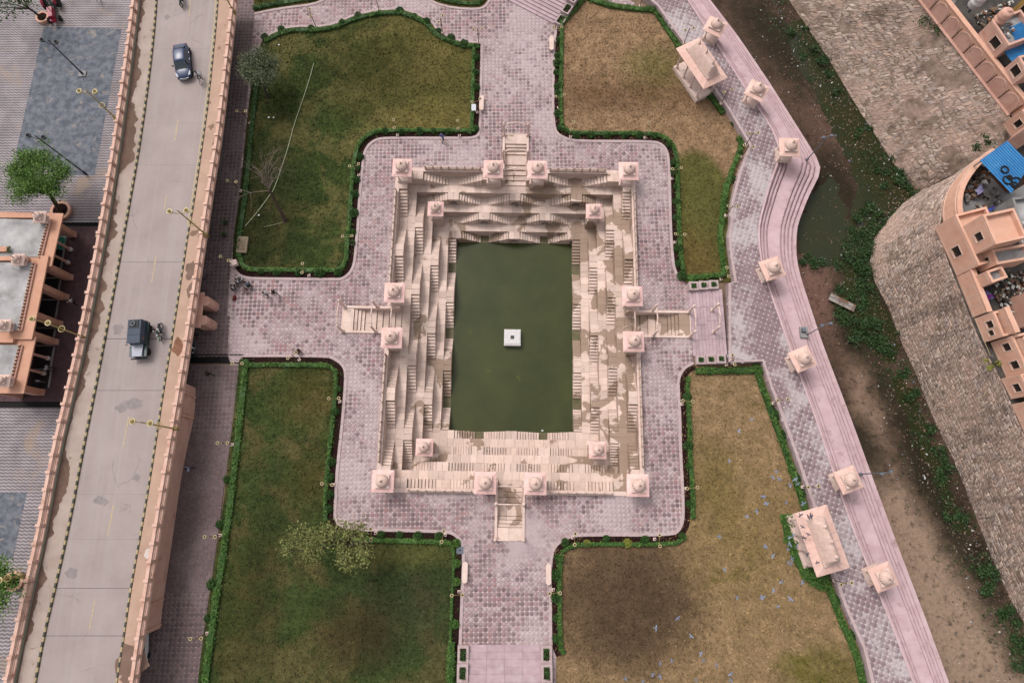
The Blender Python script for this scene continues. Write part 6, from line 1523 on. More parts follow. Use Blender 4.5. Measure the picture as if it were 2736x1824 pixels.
for lst, lab in (([(1030, 352), (1071, 352), (1121, 352), (1160, 352), (1197, 353)], 'round clipped shrub in the hedge row north of the stepwell, west of the north stair'),
                 ([(963, 420), (956, 450), (952, 482), (948, 520), (945, 570), (943, 620), (941, 650)], 'round clipped shrub in the hedge beside the terrace west of the stepwell, north half'),
                 ([(708, 100), (752, 80), (832, 77), (915, 62), (957, 43), (1068, 30), (1108, 46), (1140, 60), (1172, 84), (1205, 103), (1240, 120), (1272, 125)], 'round clipped shrub in the wavy hedge at the north edge of the north-west lawn'),
                 ([(1272, 155), (1271, 195), (1272, 235), (1270, 345)], 'round clipped shrub beside the northern plaza arm, west side'),
                 ([(1492, 110), (1490, 150), (1489, 170), (1488, 195), (1491, 232), (1491, 250), (1490, 305), (1498, 343)], 'round clipped shrub beside the northern plaza arm, east side'),
                 ([(1540, 362), (1580, 362), (1624, 362), (1668, 362), (1709, 362), (1751, 364), (1788, 388)], 'round clipped shrub in the hedge row north of the stepwell, east of the north stair'),
                 ([(1800, 435), (1803, 460), (1807, 500), (1808, 540), (1808, 582), (1812, 665), (1812, 705), (1822, 738)], 'round clipped shrub in the hedge of the narrow grass strip'),
                 ([(969, 1429), (1018, 1428), (1069, 1428), (1117, 1432), (1173, 1432)], 'round clipped shrub in the hedge row south of the stepwell, west of the south stair'),
                 ([(885, 1233), (881, 1276), (880, 1320), (880, 1360), (895, 1100), (905, 1040)], 'round clipped shrub in the hedge beside the terrace west of the stepwell, south half'),
                 ([(1620, 1439), (1722, 1442), (1822, 1433), (1510, 1448)], 'round clipped shrub in the hedge row south of the stepwell, east of the south stair'),
                 ([(1493, 1490), (1484, 1536), (1484, 1595), (1487, 1650), (1488, 1705)], 'round clipped shrub beside the southern plaza arm, east side'),
                 ([(1843, 1345), (1840, 1245), (1838, 1190), (1836, 1060)], 'round clipped shrub in the hedge beside the terrace east of the stepwell'),
                 ([(1765, 48), (1792, 82), (1812, 105), (1962, 330), (1985, 365), (1975, 410), (1958, 480), (1938, 550)], 'round clipped shrub in the hedge along the promenade wall of the north-east lawn'),
                 ([(700, 725), (740, 728), (800, 728), (855, 728), (905, 727)], 'round clipped shrub in the hedge by the seated groups'),
                 ([(2075, 1105), (2090, 1160), (2130, 1275), (2140, 1320), (2240, 1600), (2280, 1690)], 'round clipped shrub in the hedge along the promenade wall of the south-east lawn'),
                 ([(570, 1560), (555, 1650), (590, 1400), (608, 1280)], 'dark round shrub in the hedge by the cobbled path')):
    for px, py in lst: round_shrub(px, py, lab, int(RNG.integers(0, 2)), RNG.uniform(.8, 1.12))
for px, py in ((1219, 1450), (1220, 1504), (1219, 1553), (1216, 1666)): round_shrub(px, py, 'bright round shrub in the dark bed beside the southern plaza arm, west side', 2, .9)
round_shrub(1676, 1450, 'yellowish shrub in the hedge row south of the stepwell', 3, 1.0); round_shrub(1568, 1450, 'reddish green shrub near the lamp south of the stepwell', 3, .8); round_shrub(1870, 745, 'pale yellow flowering shrub by the east stair', 3, .6)
for px, py in ((1868, 222), (1830, 205)): round_shrub(px, py, 'dark round bush pressed against the north curved-roof pavilion', 1, 1.1)

def tree(label, base, crown, r, leaves, lmat, bark=BARK, leaf=.16, tr=.16, flat=.6, n_limb=9, name='leafy_tree', spread=None, clump=.42, seed=1, twigs=26):
    rng = np.random.default_rng(seed); b = Vector(base); c = Vector(crown) - b
    t = thing(name, label, 'tree', b); fork = c * .48 + Vector((0, 0, -.1))
    mb = MB(); mb.tube([(0, 0, -.1), fork * .35 + Vector((rng.normal(0, .05), rng.normal(0, .05), 0)), fork * .7, fork], [tr * 1.25, tr, tr * .85, tr * .7], 8); mb.build('trunk', bark, t)
    ends = []
    mb = MB(); spread = spread or (r, r)
    for i in range(n_limb):
        a = 2 * PI * i / n_limb + rng.normal(0, .25); q = rng.uniform(.5, .95); e = c + Vector((math.cos(a) * spread[0] * q, math.sin(a) * spread[1] * q, rng.uniform(-.3, .5) * r * flat))
        m = fork.lerp(e, .5) + Vector((rng.normal(0, .15), rng.normal(0, .15), .15 * r))
        mb.tube([fork, m, e], [tr * .5, tr * .3, tr * .10], 6); ends += [e, m.lerp(e, .5)]
        for _ in range(max(1, twigs // n_limb)):
            s_ = m.lerp(e, rng.uniform(.2, .9)); f = s_ + Vector((rng.normal(0, .35) * r * .6, rng.normal(0, .35) * r * .6, rng.normal(.1, .2) * r * .5)); mb.tube([s_, f], [tr * .12, tr * .04], 4); ends.append(f)
    ends.append(c + Vector((0, 0, .3 * r * flat)))
    mb.build('limb', bark, t)
    if leaves:
        E_ = np.array([tuple(e) for e in ends]); k = rng.integers(0, len(E_), leaves); P = E_[k] + rng.normal(0, 1, (leaves, 3)) * np.array([r * clump * .6, r * clump * .6, r * clump * .42])
        leaf_cloud('crown', P, leaf, lmat, t, world=False)
    return t
def planter_ring(label, px, py, r, h=.45):
    t = thing('round_planter', label, 'planter', W(px, py, 0)); mb = MB()
    prof = [(r * .95, 0), (r * 1.04, h * .8), (r * 1.04, h), (r * .76, h), (r * .74, h - .12)]; mb.lathe(prof, 28); mb.build('ring', SALMON, t); MB().lathe([(r * .75, 0), (r * .75, h - .10)], 24).build('soil', SOIL, t); return t
planter_ring('large round salmon planter with a leaning green tree beside the hall', 168, 566, 1.1); planter_ring('small round salmon planter with a thin dark tree near the red tractor', 119, 52, .75); planter_ring('round salmon planter half under tree leaves beside the west parapet', 44, 1550, .9)
tree('leaning bright green tree in the round planter on the wavy paving', W(162, 566, .3), W(96, 462, 5.0), 3.3, 18000, TREEG, leaf=.082, tr=.24, flat=.5, seed=3, spread=(3.7, 3.1), clump=.20, twigs=110, n_limb=12)
tree('thin dark tree in the small planter near the red tractor', W(116, 48, .3), W(30, -8, 4.6), 2.4, 900, SHRUBM, leaf=.12, tr=.15, seed=5)
tree('dark green tree cut by the left edge beside the west parapet', W(40, 1548, .3), W(-22, 1560, 5.0), 2.3, 5000, TREEG, leaf=.10, tr=.18, seed=8)
tree('grey green leafy tree on the dark path side of the north-west lawn', W(714, 262, 0), W(690, 172, 4.2), 2.0, 6500, TREEGREY, leaf=.09, tr=.16, flat=.8, seed=11, spread=(1.9, 2.6), clump=.32, twigs=50)
tree('sparse yellow green tree leaning over the corner of the south-west lawn', W(985, 1452, 0), W(866, 1450, 4.4), 3.0, 4200, TREEY, leaf=.10, tr=.20, flat=.5, seed=14, spread=(4.4, 2.7), clump=.17, twigs=60, n_limb=10)
# the bare tree
rng = np.random.default_rng(21)
tb = W(762, 593, 0); t = thing('bare_tree', 'leafless pale grey tree with spreading twigs on the north-west lawn', 'tree', tb)
fork = W(720, 505, 3.4) - tb; tip = W(700, 440, 5.2) - tb
MB().tube([(0, 0, -.1), fork * .3 + Vector((.08, 0, 0)), fork * .65 + Vector((-.1, .1, 0)), fork], [.26, .20, .15, .11], 8).build('trunk', BARK, t)
mb = MB()
def grow(p, d, L, r, lev):
    q = p + d * L * .5 + Vector(rng.normal(0, .08, 3)); e = p + d * L + Vector(rng.normal(0, .10, 3)); mb.tube([p, q, e], [r, r * .75, r * .5], 5)
    if lev == 0: return
    for _ in range(3 if lev > 1 else 2):
        nd = (d + Vector(rng.normal(0, .55, 3)) + Vector((0, 0, .05))).normalized(); grow(q.lerp(e, rng.uniform(.2, 1)), nd, L * rng.uniform(.55, .8), r * .5, lev - 1)
for px, py, z in ((665, 420, 5.6), (680, 445, 5.4), (700, 415, 6.0), (718, 408, 6.2), (735, 430, 5.6), (752, 458, 4.8), (672, 470, 5.0), (690, 480, 4.6)):
    d = (W(px, py, z) - tb) - fork; grow(fork - d * .02, d.normalized(), d.length * .62, .06, 3)
d = W(652, 520, 3.4) - tb - fork * .95; grow(fork * .95, d.normalized(), d.length * .8, .05, 2)
mb.build('branch', PALEBARK, t)
# ================================================================ LAMPS, BENCHES, SIGNS
lamp_post = MB(); lamp_post.box(-.11, .11, -.11, .11, 0, .22); lamp_post.lathe([(.07, .22), (.075, .3), (.045, .42), (.04, 1.2), (.055, 1.24), (.04, 1.28), (.035, 2.35), (.06, 2.4), (.02, 2.6)], 8)
LP = lamp_post.mesh('post', BROWNPOST); LB = MB().box(-.14, .14, -.14, .14, 0, .24).mesh('base_block', CREAM)
ab_ = MB()
for s_ in (-1, 1): ab_.tube([(0, 0, 2.32), (s_ * .18, 0, 2.18), (s_ * .36, 0, 2.26), (s_ * .5, 0, 2.42)], .022, 5)
LA = ab_.mesh('arm', GOLD)
lb = MB(); lb.lathe([(.05, -.2), (.10, -.12), (.11, -.02), (.05, .04), (.02, .10)], 10); LHM = lb.mesh('lantern', [BROWNPOST]); gl = MB(); gl.torus((0, 0, 0), .135, .034, 18, 6); LGM = gl.mesh('globe_ring', GLOBE, True)
def garden_lamp(label, base, h0, h1, zb=0.0, kind=0):
    p = W(*base, zb); a0, a1 = W(*h0, zb + 2.45), W(*h1, zb + 2.45); d = a1 - a0; ang = math.atan2(d.y, d.x); half = min(max(d.length / 2, .34), .55)
    t = thing('garden_lamp', label, 'lamp', p, ang, 'twin lantern garden lamps')
    link('base_block', LB, t); link('post', LP, t); link('arm', LA, t)
    for s_ in (-1, 1):
        l = link('lantern', LHM, t, (s_ * .5, 0, 2.48)); link('globe_ring', LGM, l)
GL = [('by the wavy hedge at the top, west one', (845, 74), (829, 39), (828, 27), 0), ('by the wavy hedge at the top, half out of the picture', (1013, 28), (1000, -6), (1016, -6), 0), ('by the wavy hedge at the top, east one', (1183, 90), (1181, 43), (1172, 58), 0), ('at the top east corner of the north-west lawn', (1279, 117), (1269, 97), (1287, 95), 0),
      ('in the hedge north of the stepwell, west one', (1063, 363), (1051, 316), (1052, 334), 0), ('in the hedge next to the walker in blue', (1228, 365), (1222, 319), (1222, 337), 0), ('beside the white board on the northern plaza arm', (1275, 302), (1261, 270), (1279, 263), 0),
      ('beside the terrace west of the stepwell, northern one', (960, 470), (935, 439), (955, 434), 0), ('beside the terrace west of the stepwell, second from north', (943, 654), (915, 627), (937, 626), 0), ('in the hedge above the seated groups', (827, 737), (805, 703), (804, 723), 0), ('at the top edge of the south-west lawn near the brown chair', (801, 962), (788, 940), (770, 953), 0),
      ('beside the terrace west of the stepwell, third from north', (909, 1073), (878, 1062), (901, 1061), 0), ('beside the terrace west of the stepwell, southern one', (892, 1294), (858, 1290), (882, 1293), 0), ('beside the yellowish tree south of the stepwell', (1005, 1423), (989, 1414), (989, 1438), 0), ('in the hedge south of the stepwell, west of the south stair', (1190, 1428), (1185, 1419), (1180, 1443), 0), ('beside the southern plaza arm, west side', (1227, 1579), (1208, 1589), (1232, 1588), 0),
      ('beside the northern plaza arm, east side near the stone bench', (1486, 112), (1479, 90), (1497, 89), 0), ('beside the northern plaza arm, east side near the stair', (1492, 290), (1483, 267), (1502, 263), 0), ('north of the stepwell, just east of the north stair', (1524, 368), (1532, 323), (1527, 340), 0), ('north of the stepwell, farther east', (1722, 370), (1733, 325), (1733, 343), 0), ('beside the terrace east of the stepwell, northern one', (1794, 479), (1800, 448), (1821, 445), 0),
      ('dark post at the top of the north-east lawn', (1710, 19), (1716, -20), (1730, -20), .0), ('north of the north curved-roof pavilion', (1827, 117), (1833, 84), (1850, 80), .9), ('south of the north curved-roof pavilion', (1926, 278), (1938, 244), (1953, 239), .9), ('at the corner of the promenade wall by the north-east lawn', (1992, 388), (1998, 386), (2015, 384), .9), ('on the promenade wall beside the narrow grass strip', (1938, 577), (1951, 547), (1973, 548), .9),
      ('beside the terrace east of the stepwell, by the narrow grass strip', (1802, 649), (1809, 621), (1830, 622), 0), ('at the foot of the narrow grass strip by the east stair', (1925, 747), (1945, 713), (1949, 732), 0), ('south of the east stair on the wall', (1939, 974), (1960, 946), (1965, 968), .6), ('beside the terrace east of the stepwell, third from north', (1821, 1080), (1829, 1067), (1851, 1069), 0), ('beside the terrace east of the stepwell, southern one', (1832, 1304), (1840, 1303), (1863, 1301), 0),
      ('south of the stepwell, just east of the south stair', (1530, 1435), (1540, 1426), (1539, 1450), 0), ('south of the stepwell, farther east', (1748, 1439), (1765, 1429), (1766, 1455), 0), ('beside the southern plaza arm, east side', (1478, 1574), (1470, 1585), (1494, 1584), 0), ('on the promenade wall of the south-east lawn, northern one', (2065, 1077), (2085, 1065), (2106, 1063), .5), ('on the promenade wall north of the south curved-roof pavilion', (2143, 1300), (2164, 1300), (2187, 1297), .6), ('on the promenade wall south of the south curved-roof pavilion', (2227, 1549), (2258, 1560), (2280, 1556), .6),
      ('leaning over the cobbled path, northern one', (623, 1188), (580, 1181), (604, 1181), 0), ('leaning over the cobbled path, middle one', (591, 1429), (547, 1432), (569, 1432), 0), ('leaning over the cobbled path, southern one', (556, 1690), (506, 1705), (530, 1704), 0), ('at the top west corner of the south-west lawn', (660, 983), (620, 968), (641, 968), 0), ('on the shaded path near the leafy tree', (672, 190), (653, 121), (667, 121), 0), ('on the dark path side of the north-west lawn, middle one', (668, 330), (632, 292), (651, 292), 0), ('on the shaded path by the bare tree', (644, 512), (607, 480), (622, 482), 0), ('on the dark path near the notice stone', (626, 712), (597, 680), (613, 688), 0),
      ('at the promenade corner by the curved steps', (1980, 421), (1987, 395), (2003, 398), 0)]
for w, b, a0, a1, z in GL: garden_lamp('twin lantern garden lamp ' + w, b, a0, a1, z)

def road_lamp(label, base, ring, heads, zb=ZD, mat=GOLD):
    B0 = W(*base, zb); mid = ((heads[0][0] + heads[1][0]) / 2, (heads[0][1] + heads[1][1]) / 2)
    # height at which the top stands over the base
    best = min(np.arange(3, 8, .05), key=lambda h: (W(mid[0], mid[1], zb + h) - (B0 + Vector((0, 0, h)))).length); h = float(best); 
    a0, a1 = W(*heads[0], zb + h), W(*heads[1], zb + h); d = a1 - a0; ang = math.atan2(d.y, d.x)
    t = thing('road_lamp', label, 'street lamp', B0, ang, 'twin lantern street lamps of the road' if mat is GOLD else 'dark twin street lamps on the forecourt')
    mb = MB(); mb.lathe([(.13, 0), (.14, .5), (.08, .6), (.07, h * .5), (.05, h - .1), (.07, h), (.02, h + .15)], 8); mb.build('post', mat, t)
    mb = MB(); s = .8
    for k in (-1, 1): mb.tube([(0, 0, h - .5), (k * .3, 0, h - .62), (k * .6, 0, h - .35), (k * s, 0, h - .05)], .035, 5)
    mb.build('arm', mat, t)
    if mat is GOLD:
        zr = h * .55; mb = MB(); mb.torus((0, 0, zr), .30, .045, 20, 6)
        for k in range(4): mb.tube([(0, 0, zr), (.3 * math.cos(k * PI / 2), .3 * math.sin(k * PI / 2), zr)], .02, 4)
        mb.build('ring', mat, t); mb = MB(); mb.lathe([(.08, 0), (.20, .1), (.22, .2), (.12, .34), (.07, .38)], 12, (0, 0, .55)); mb.build('collar', mat, t)
    for k in (-1, 1):
        mb = MB(); mb.lathe([(.06, -.32), (.2, -.2), (.26, -.02), (.12, .08), (.14, .14), (.03, .26)], 12, (k * s, 0, h)); l = mb.build('lantern', mat, t)
        mb = MB(); mb.torus((k * s, 0, h), .24, .05, 16, 6); mb.build('lantern_ring', mat if mat is not GOLD else GLOBE, l)
road_lamp('gold twin lantern street lamp on the east parapet near the bare tree', (556, 632), (519, 599), ((459, 564), (492, 562)))
road_lamp('gold twin lantern street lamp on the east parapet in front of the abutment', (477, 1147), (443, 1138), ((361, 1118), (399, 1122)))
road_lamp('gold twin lantern street lamp on the west parapet beside the hall', (229, 902), (173, 879), ((90, 851), (125, 860)))
road_lamp('gold twin lantern street lamp on the west parapet beside the blue grey patch', (318, 325), (284, 298), ((213, 246), (245, 247)))
road_lamp('gold twin lantern street lamp on the west parapet beside the planter at the left edge', (72, 1535), (25, 1541), ((-40, 1552), (-14, 1550)))
road_lamp('gold twin lantern street lamp on the east parapet at the top edge', (630, 40), (614, 18), ((560, -40), (592, -42)))
road_lamp('dark twin street lamp standing on the blue grey patch', (222, 199), None, ((117, 106), (146, 110)), 0, DARK); road_lamp('dark twin street lamp half hidden behind the green tree', (231, 466), None, ((52, 381), (84, 385)), 0, DARK)
t_ = thing('lamp_footing', 'pale square concrete footing of the dark street lamp', 'footing', W(222, 199, 0)); MB().box(-.42, .42, -.38, .38, 0, .16).build('block', CONC, t_)
for b, tp, lab in (((2153, 896), (2207, 865), 'grey floodlight pole on the river steps opposite the bastion'), ((2157, 426), (2211, 366), 'grey floodlight pole at the corner of the curved steps'), ((2300, 1266), (2367, 1258), 'grey floodlight pole behind the kiosk on the southern river steps')):
    p = W(*b, 0); h = float(min(np.arange(3, 9, .05), key=lambda h: (W(tp[0], tp[1], h) - (p + Vector((0, 0, h)))).length))
    t = thing('floodlight_pole', lab, 'light pole', p, 0, 'grey floodlight poles along the river steps'); MB().lathe([(.16, -.4), (.16, .1), (.06, .15), (.045, h)], 8).build('pole', GREY, t)
    MB().tube([(-.5, -.1, h), (.5, .1, h)], .035, 5).build('crossbar', GREY, t)
    for k in (-1, 1): MB().box(k * .45 - .14, k * .45 + .14, -.12 + k * .1, .12 + k * .1, h - .12, h + .12).build('floodlight', GREY, t)
t_ = thing('pole_footing', 'grey concrete pad with a cabinet beside the floodlight pole on the river steps', 'footing', W(2150, 890, .2)); MB().box(-.5, .35, -.5, .7, -.3, .1).build('pad', CONC, t_); MB().box(-.4, 0, .1, .5, .1, .45).build('cabinet', GREY, t_)

def bench(label, px, py, rz):
    t = thing('stone_bench', label, 'bench', W(px, py, 0), rz, 'rounded pale stone benches'); pts = []
    for k in range(9): a = PI * k / 8; pts.append((.75 + .24 * math.sin(a), -.26 * math.cos(a)))
    for k in range(9): a = PI * k / 8; pts.append((-.75 - .24 * math.sin(a), .26 * math.cos(a)))
    mb = MB(); mb.prism([(x * .97, y * .94) for x, y in pts], .40, .43); mb.prism(pts, .431, .50); mb.build('seat', CREAM, t)
    for s_ in (-1, 1): MB().box(s_ * .6 - .12, s_ * .6 + .12, -.18, .18, 0, .40).build('leg', CREAM, t)
for px, py, lab in ((1287, 281, 'pale stone bench beside the white board, northern plaza arm'), (1473, 122, 'pale stone bench on the east side of the northern plaza arm'), (1243, 1527, 'pale stone bench on the west side of the southern plaza arm'), (1465, 1532, 'pale stone bench on the east side of the southern plaza arm')): bench(lab, px, py, PI / 2 + PR)
t = thing('white_board', 'white slanted board on a post in the hedge by the northern plaza arm', 'sign board', W(1267, 300, 0)); MB().box(-.26, .26, -.36, .36, -.03, .03, M=Matrix.Translation((0, 0, .95)) @ Matrix.Rotation(.35, 4, 'X')).build('board', M('bright_white_board', C(246, 246, 250), C(238, 238, 244), rough=.4), t); MB().tube([(0, 0, 0), (0, 0, .93)], .05, 6).build('post', GREY, t)
t = thing('notice_stone', 'weathered pale notice slab with rows of lettering lying in the shaded lawn', 'notice slab', W(650, 656, 0), -.03); MB().box(-.56, .56, -.95, .95, 0, .32).build('slab', M('weathered_slab', C(152, 134, 112), C(126, 110, 92), ns=2), t)
mb = MB()
for i in range(7): mb.box(-.42, .34 + .1 * (i % 2), -.70 + i * .17, -.64 + i * .17, .321, .326)
mb.box(-.5, .5, .50, .53, .321, .328); mb.build('lettering_line', M('faded_lettering', C(104, 88, 70), C(92, 78, 62)), t)
t = thing('pale_box', 'pale cream box on legs at the corner of the shaded lawn', 'box', W(631, 708, 0), .3); MB().box(-.36, .36, -.3, .3, .25, .8).build('box', CREAM, t)
for x in (-.28, .28):
    for y in (-.22, .22): MB().box(x - .03, x + .03, y - .03, y + .03, 0, .25).build('leg', GREY, t)
t = thing('inspection_cover', 'square dark iron cover in the bed beside the southern plaza arm', 'cover', W(1229, 1469, .05)); MB().box(-.35, .35, -.35, .35, 0, .05).build('cover', GREY, t); MB().box(-.12, .12, -.05, .05, .05, .07).build('handle', DARK, t)
for i, (px, py) in enumerate(((500 + 106, 598), (602, 630), (1000 + 0, 0))):
    if i < 2: t = thing('pot_plant', ('dark potted plant', 'smaller dark potted plant')[i] + ' on the shaded path west of the north-west lawn', 'pot', W(px, py, 0)); MB().lathe([(.16, 0), (.24, .35), (.25, .4), (.2, .38)], 12).build('pot', MAROON, t); leaf_cloud('plant', RNG.normal(0, .18, (90, 3)) + np.array([0, 0, .6]), .07, SHRUBM, t, world=False)
# hoses on the lawns
HOSE = M('pale_hose', C(190, 192, 160), C(166, 170, 136), ns=3)
def hose(label, pts, r=.035): solo(MB().tube(smooth_line(WP(pts, .11), 2), r, 5), 'hose', HOSE, label=label, cat='hose')
hose('long pale hose curving over the north-west lawn past the bare tree', [(838, 170), (824, 222), (804, 280), (785, 335), (770, 393), (758, 430), (734, 502), (722, 520), (680, 576), (655, 604)], .04)
hose('thin pale hose at the foot of the bare tree', [(762, 592), (735, 600), (705, 606)], .02)
# pale litter on the dark lawn
for px, py, lab in ((745, 120, 'small white scrap in the shaded north-west corner of the lawn'), (718, 314, 'small white scrap on the shaded lawn, western of two'), (731, 314, 'small white scrap on the shaded lawn, eastern of two'), (691, 575, 'small white scrap by the hose end'), (1449, 1150, 'small white scrap floating at the south edge of the pool')):
    p = W(px, py, .12 if px != 1449 else -5.50); mb = MB(); mb.add([(p.x + .14 * math.cos(a) * RNG.uniform(.6, 1), p.y + .12 * math.sin(a) * RNG.uniform(.6, 1), p.z + RNG.uniform(0, .03)) for a in np.linspace(0, 5.4, 6)], [(0, 1, 2, 3, 4, 5)]); vv = list(mb.v); mb.add([(v[0], v[1], v[2] - .02) for v in vv], [(5, 4, 3, 2, 1, 0)]); mb.add([vv[i] for i in range(6)] + [(v[0], v[1], v[2] - .02) for v in vv], [(i, (i + 1) % 6, 6 + (i + 1) % 6, 6 + i) for i in range(6)]); solo(mb, 'scrap', WHITE, label=lab, cat='litter')
# ================================================================ VEHICLES, PEOPLE, BIRDS
CARB = M('blue_car_paint', C(42, 58, 98), C(38, 52, 90), ns=3, rough=.34, spec=.5); CARB.node_tree.nodes['Principled BSDF'].inputs['Coat Weight'].default_value = .15
CGLASS = M('car_glass', C(52, 66, 70), C(46, 58, 64), ns=3, rough=.08, spec=.7); LENS = M('headlight_lens', C(220, 226, 230), C(200, 206, 212), rough=.2, spec=.6); RED = M('red_lens', C(150, 30, 30), C(130, 24, 24), rough=.3); PLATE = M('pale_plate', C(226, 224, 216), C(216, 214, 206)); TRIMB = M('black_plastic', C(36, 36, 38), C(46, 46, 48), rough=.6)
def loft(stations, seg=None):
    """stations: (y, [(x,z) half profile from the belly to the middle of the top]) mirrored"""
    V = []; n = len(stations[0][1])
    for y, pr in stations:
        V += [(x, y, z) for x, z in pr] + [(-x, y, z) for x, z in reversed(pr[:-1] if pr[-1][0] == 0 else pr)]
    m = len(V) // len(stations); F = []
    for i in range(len(stations) - 1):
        for k in range(m): k2 = (k + 1) % m; F.append((i * m + k, i * m + k2, (i + 1) * m + k2, (i + 1) * m + k))
    F.append(tuple(range(m - 1, -1, -1))); F.append(tuple((len(stations) - 1) * m + k for k in range(m))); return V, F
def wheel(t, x, y, r, w, loc=None):
    mb = MB(); mb.lathe([(r * .62, -w / 2), (r * .95, -w / 2), (r, -w * .3), (r, w * .3), (r * .95, w / 2), (r * .62, w / 2)], 20); mb.xf(Matrix.Rotation(PI / 2, 4, 'Y')); o = mb.build('wheel', BLACK, t, loc=(x, y, r))
    mb = MB(); mb.lathe([(r * .60, -w * .42), (r * .60, w * .42)], 16)
    for k in range(5): mb.box(.04, r * .56, -.03, .03, w * .42, w * .47, M=Matrix.Rotation(k * 2 * PI / 5, 4, 'Z')); mb.box(.04, r * .56, -.03, .03, -w * .47, -w * .42, M=Matrix.Rotation(k * 2 * PI / 5, 4, 'Z'))
    mb.xf(Matrix.Rotation(PI / 2, 4, 'Y')).build('rim', GREY, o)
def sedan(label, p, ang):     # the front points to local -y
    t = thing('parked_car' if False else 'car', label, 'car', p, ang); L = 2.15; w = .84
    def prof(hw, zt, zb=.28, tum=.06): return [(hw * .86, zb), (hw, zb + .14), (hw, zb + (zt - zb) * .62), (hw - tum, zt - .05), (hw * .72, zt), (hw * .35, zt + .02), (0, zt + .025)]
    st = [(-L, prof(.50, .62, .34)), (-L + .10, prof(.66, .70, .30)), (-L + .3, prof(.78, .78)), (-L + .7, prof(w, .88)), (-.75, prof(w, .95)), (0, prof(w + .02, .96)), (1.2, prof(w, .98)), (1.6, prof(w - .02, .98)), (2.0, prof(.76, .95)), (L, prof(.62, .80, .36))]
    V, F = loft(st); MB().add(V, F).build('body', CARB, t, smooth=True)
    def g(hw, zt): return [(hw + .10, .93), (hw, zt - .06), (hw * .7, zt), (0, zt + .03)]
    st = [(-.55, g(.60, 1.36)), (-.30, g(.63, 1.44)), (.3, g(.64, 1.47)), (.9, g(.62, 1.44)), (1.2, g(.58, 1.36))]; V, F = loft(st); MB().add(V, F).build('roof', CARB, t, smooth=True)
    mb = MB(); mb.add([(-.72, -1.12, .955), (.72, -1.12, .955), (.56, -.50, 1.39), (-.56, -.50, 1.39), (-.70, -1.08, .93), (.70, -1.08, .93), (.54, -.46, 1.35), (-.54, -.46, 1.35)], [(0, 1, 2, 3), (0, 4, 5, 1), (1, 5, 6, 2), (3, 2, 6, 7), (0, 3, 7, 4)]); mb.build('windscreen', CGLASS, t)
    mb = MB(); mb.add([(-.55, 1.17, 1.38), (.55, 1.17, 1.38), (.64, 1.68, 1.02), (-.64, 1.68, 1.02), (-.55, 1.17, 1.30), (.55, 1.17, 1.30), (.62, 1.62, .97), (-.62, 1.62, .97)], [(0, 1, 2, 3), (1, 0, 4, 5), (2, 1, 5, 6), (3, 7, 4, 0), (3, 2, 6, 7)]); mb.build('rear_window', CGLASS, t)
    for s in (-1, 1):
        for y0, y1 in ((-.62, .22), (.28, 1.05)):
            mb = MB(); b = .748; tp = .652; mb.add([(s * b, y0 - .15, .99), (s * b, y1, .99), (s * tp, y1 - .06, 1.36), (s * tp, y0 + .10, 1.36), (s * (b - .04), y0 - .15, .97), (s * (b - .04), y1, .97), (s * (tp - .04), y1 - .06, 1.34), (s * (tp - .04), y0 + .10, 1.34)], [(0, 1, 2, 3), (0, 1, 5, 4), (1, 2, 6, 5), (2, 3, 7, 6), (3, 0, 4, 7)]); mb.build('side_window', CGLASS, t)
            MB().box(s * .865 - .015, s * .865 + .015, y1 - .26, y1 - .08, .78, .82).build('door_handle', LENS, t)
        MB().prism([(s * .82, -.80), (s * 1.02, -.72), (s * 1.0, -.62), (s * .82, -.66)][::s], .95, 1.08).build('mirror', TRIMB, t)
        MB().add([(s * .52, -2.0, .74), (s * .74, -1.88, .79), (s * .80, -1.45, .87), (s * .66, -1.60, .88), (s * .54, -1.98, .62), (s * .78, -1.86, .64), (s * .83, -1.45, .7), (s * .70, -1.62, .7)], [(0, 1, 2, 3), (0, 4, 5, 1), (1, 5, 6, 2), (3, 2, 6, 7), (0, 3, 7, 4)]).build('headlight', LENS, t)
        MB().box(s * .62 - .12, s * .62 + .12, 2.02, 2.13, .74, .90).build('tail_light', RED, t)
        for y in (-1.35, 1.32): wheel(t, s * .76, y, .31, .2)
    MB().box(-.46, .46, -L - .035, -L + .05, .52, .60).build('grille', LENS, t); MB().box(-.26, .26, -L - .06, -L - .03, .40, .50).build('number_plate', PLATE, t)
    MB().box(-.84, .84, -1.9, 1.95, .17, .30).build('underbody', TRIMB, t); MB().box(-.70, .70, -1.20, -1.10, .935, .965).build('wiper_cowl', TRIMB, t); return t
cf, cr = W(485, 192, ZD + .9), W(479, 118, ZD + .9); p = W(485.5, 160, ZD + .8)
sedan('blue saloon car driving along the elevated road', Vector((p.x, p.y - .1, ZD + .01)), math.atan2(-(cf.x - cr.x), cf.y - cr.y) + PI + .02)

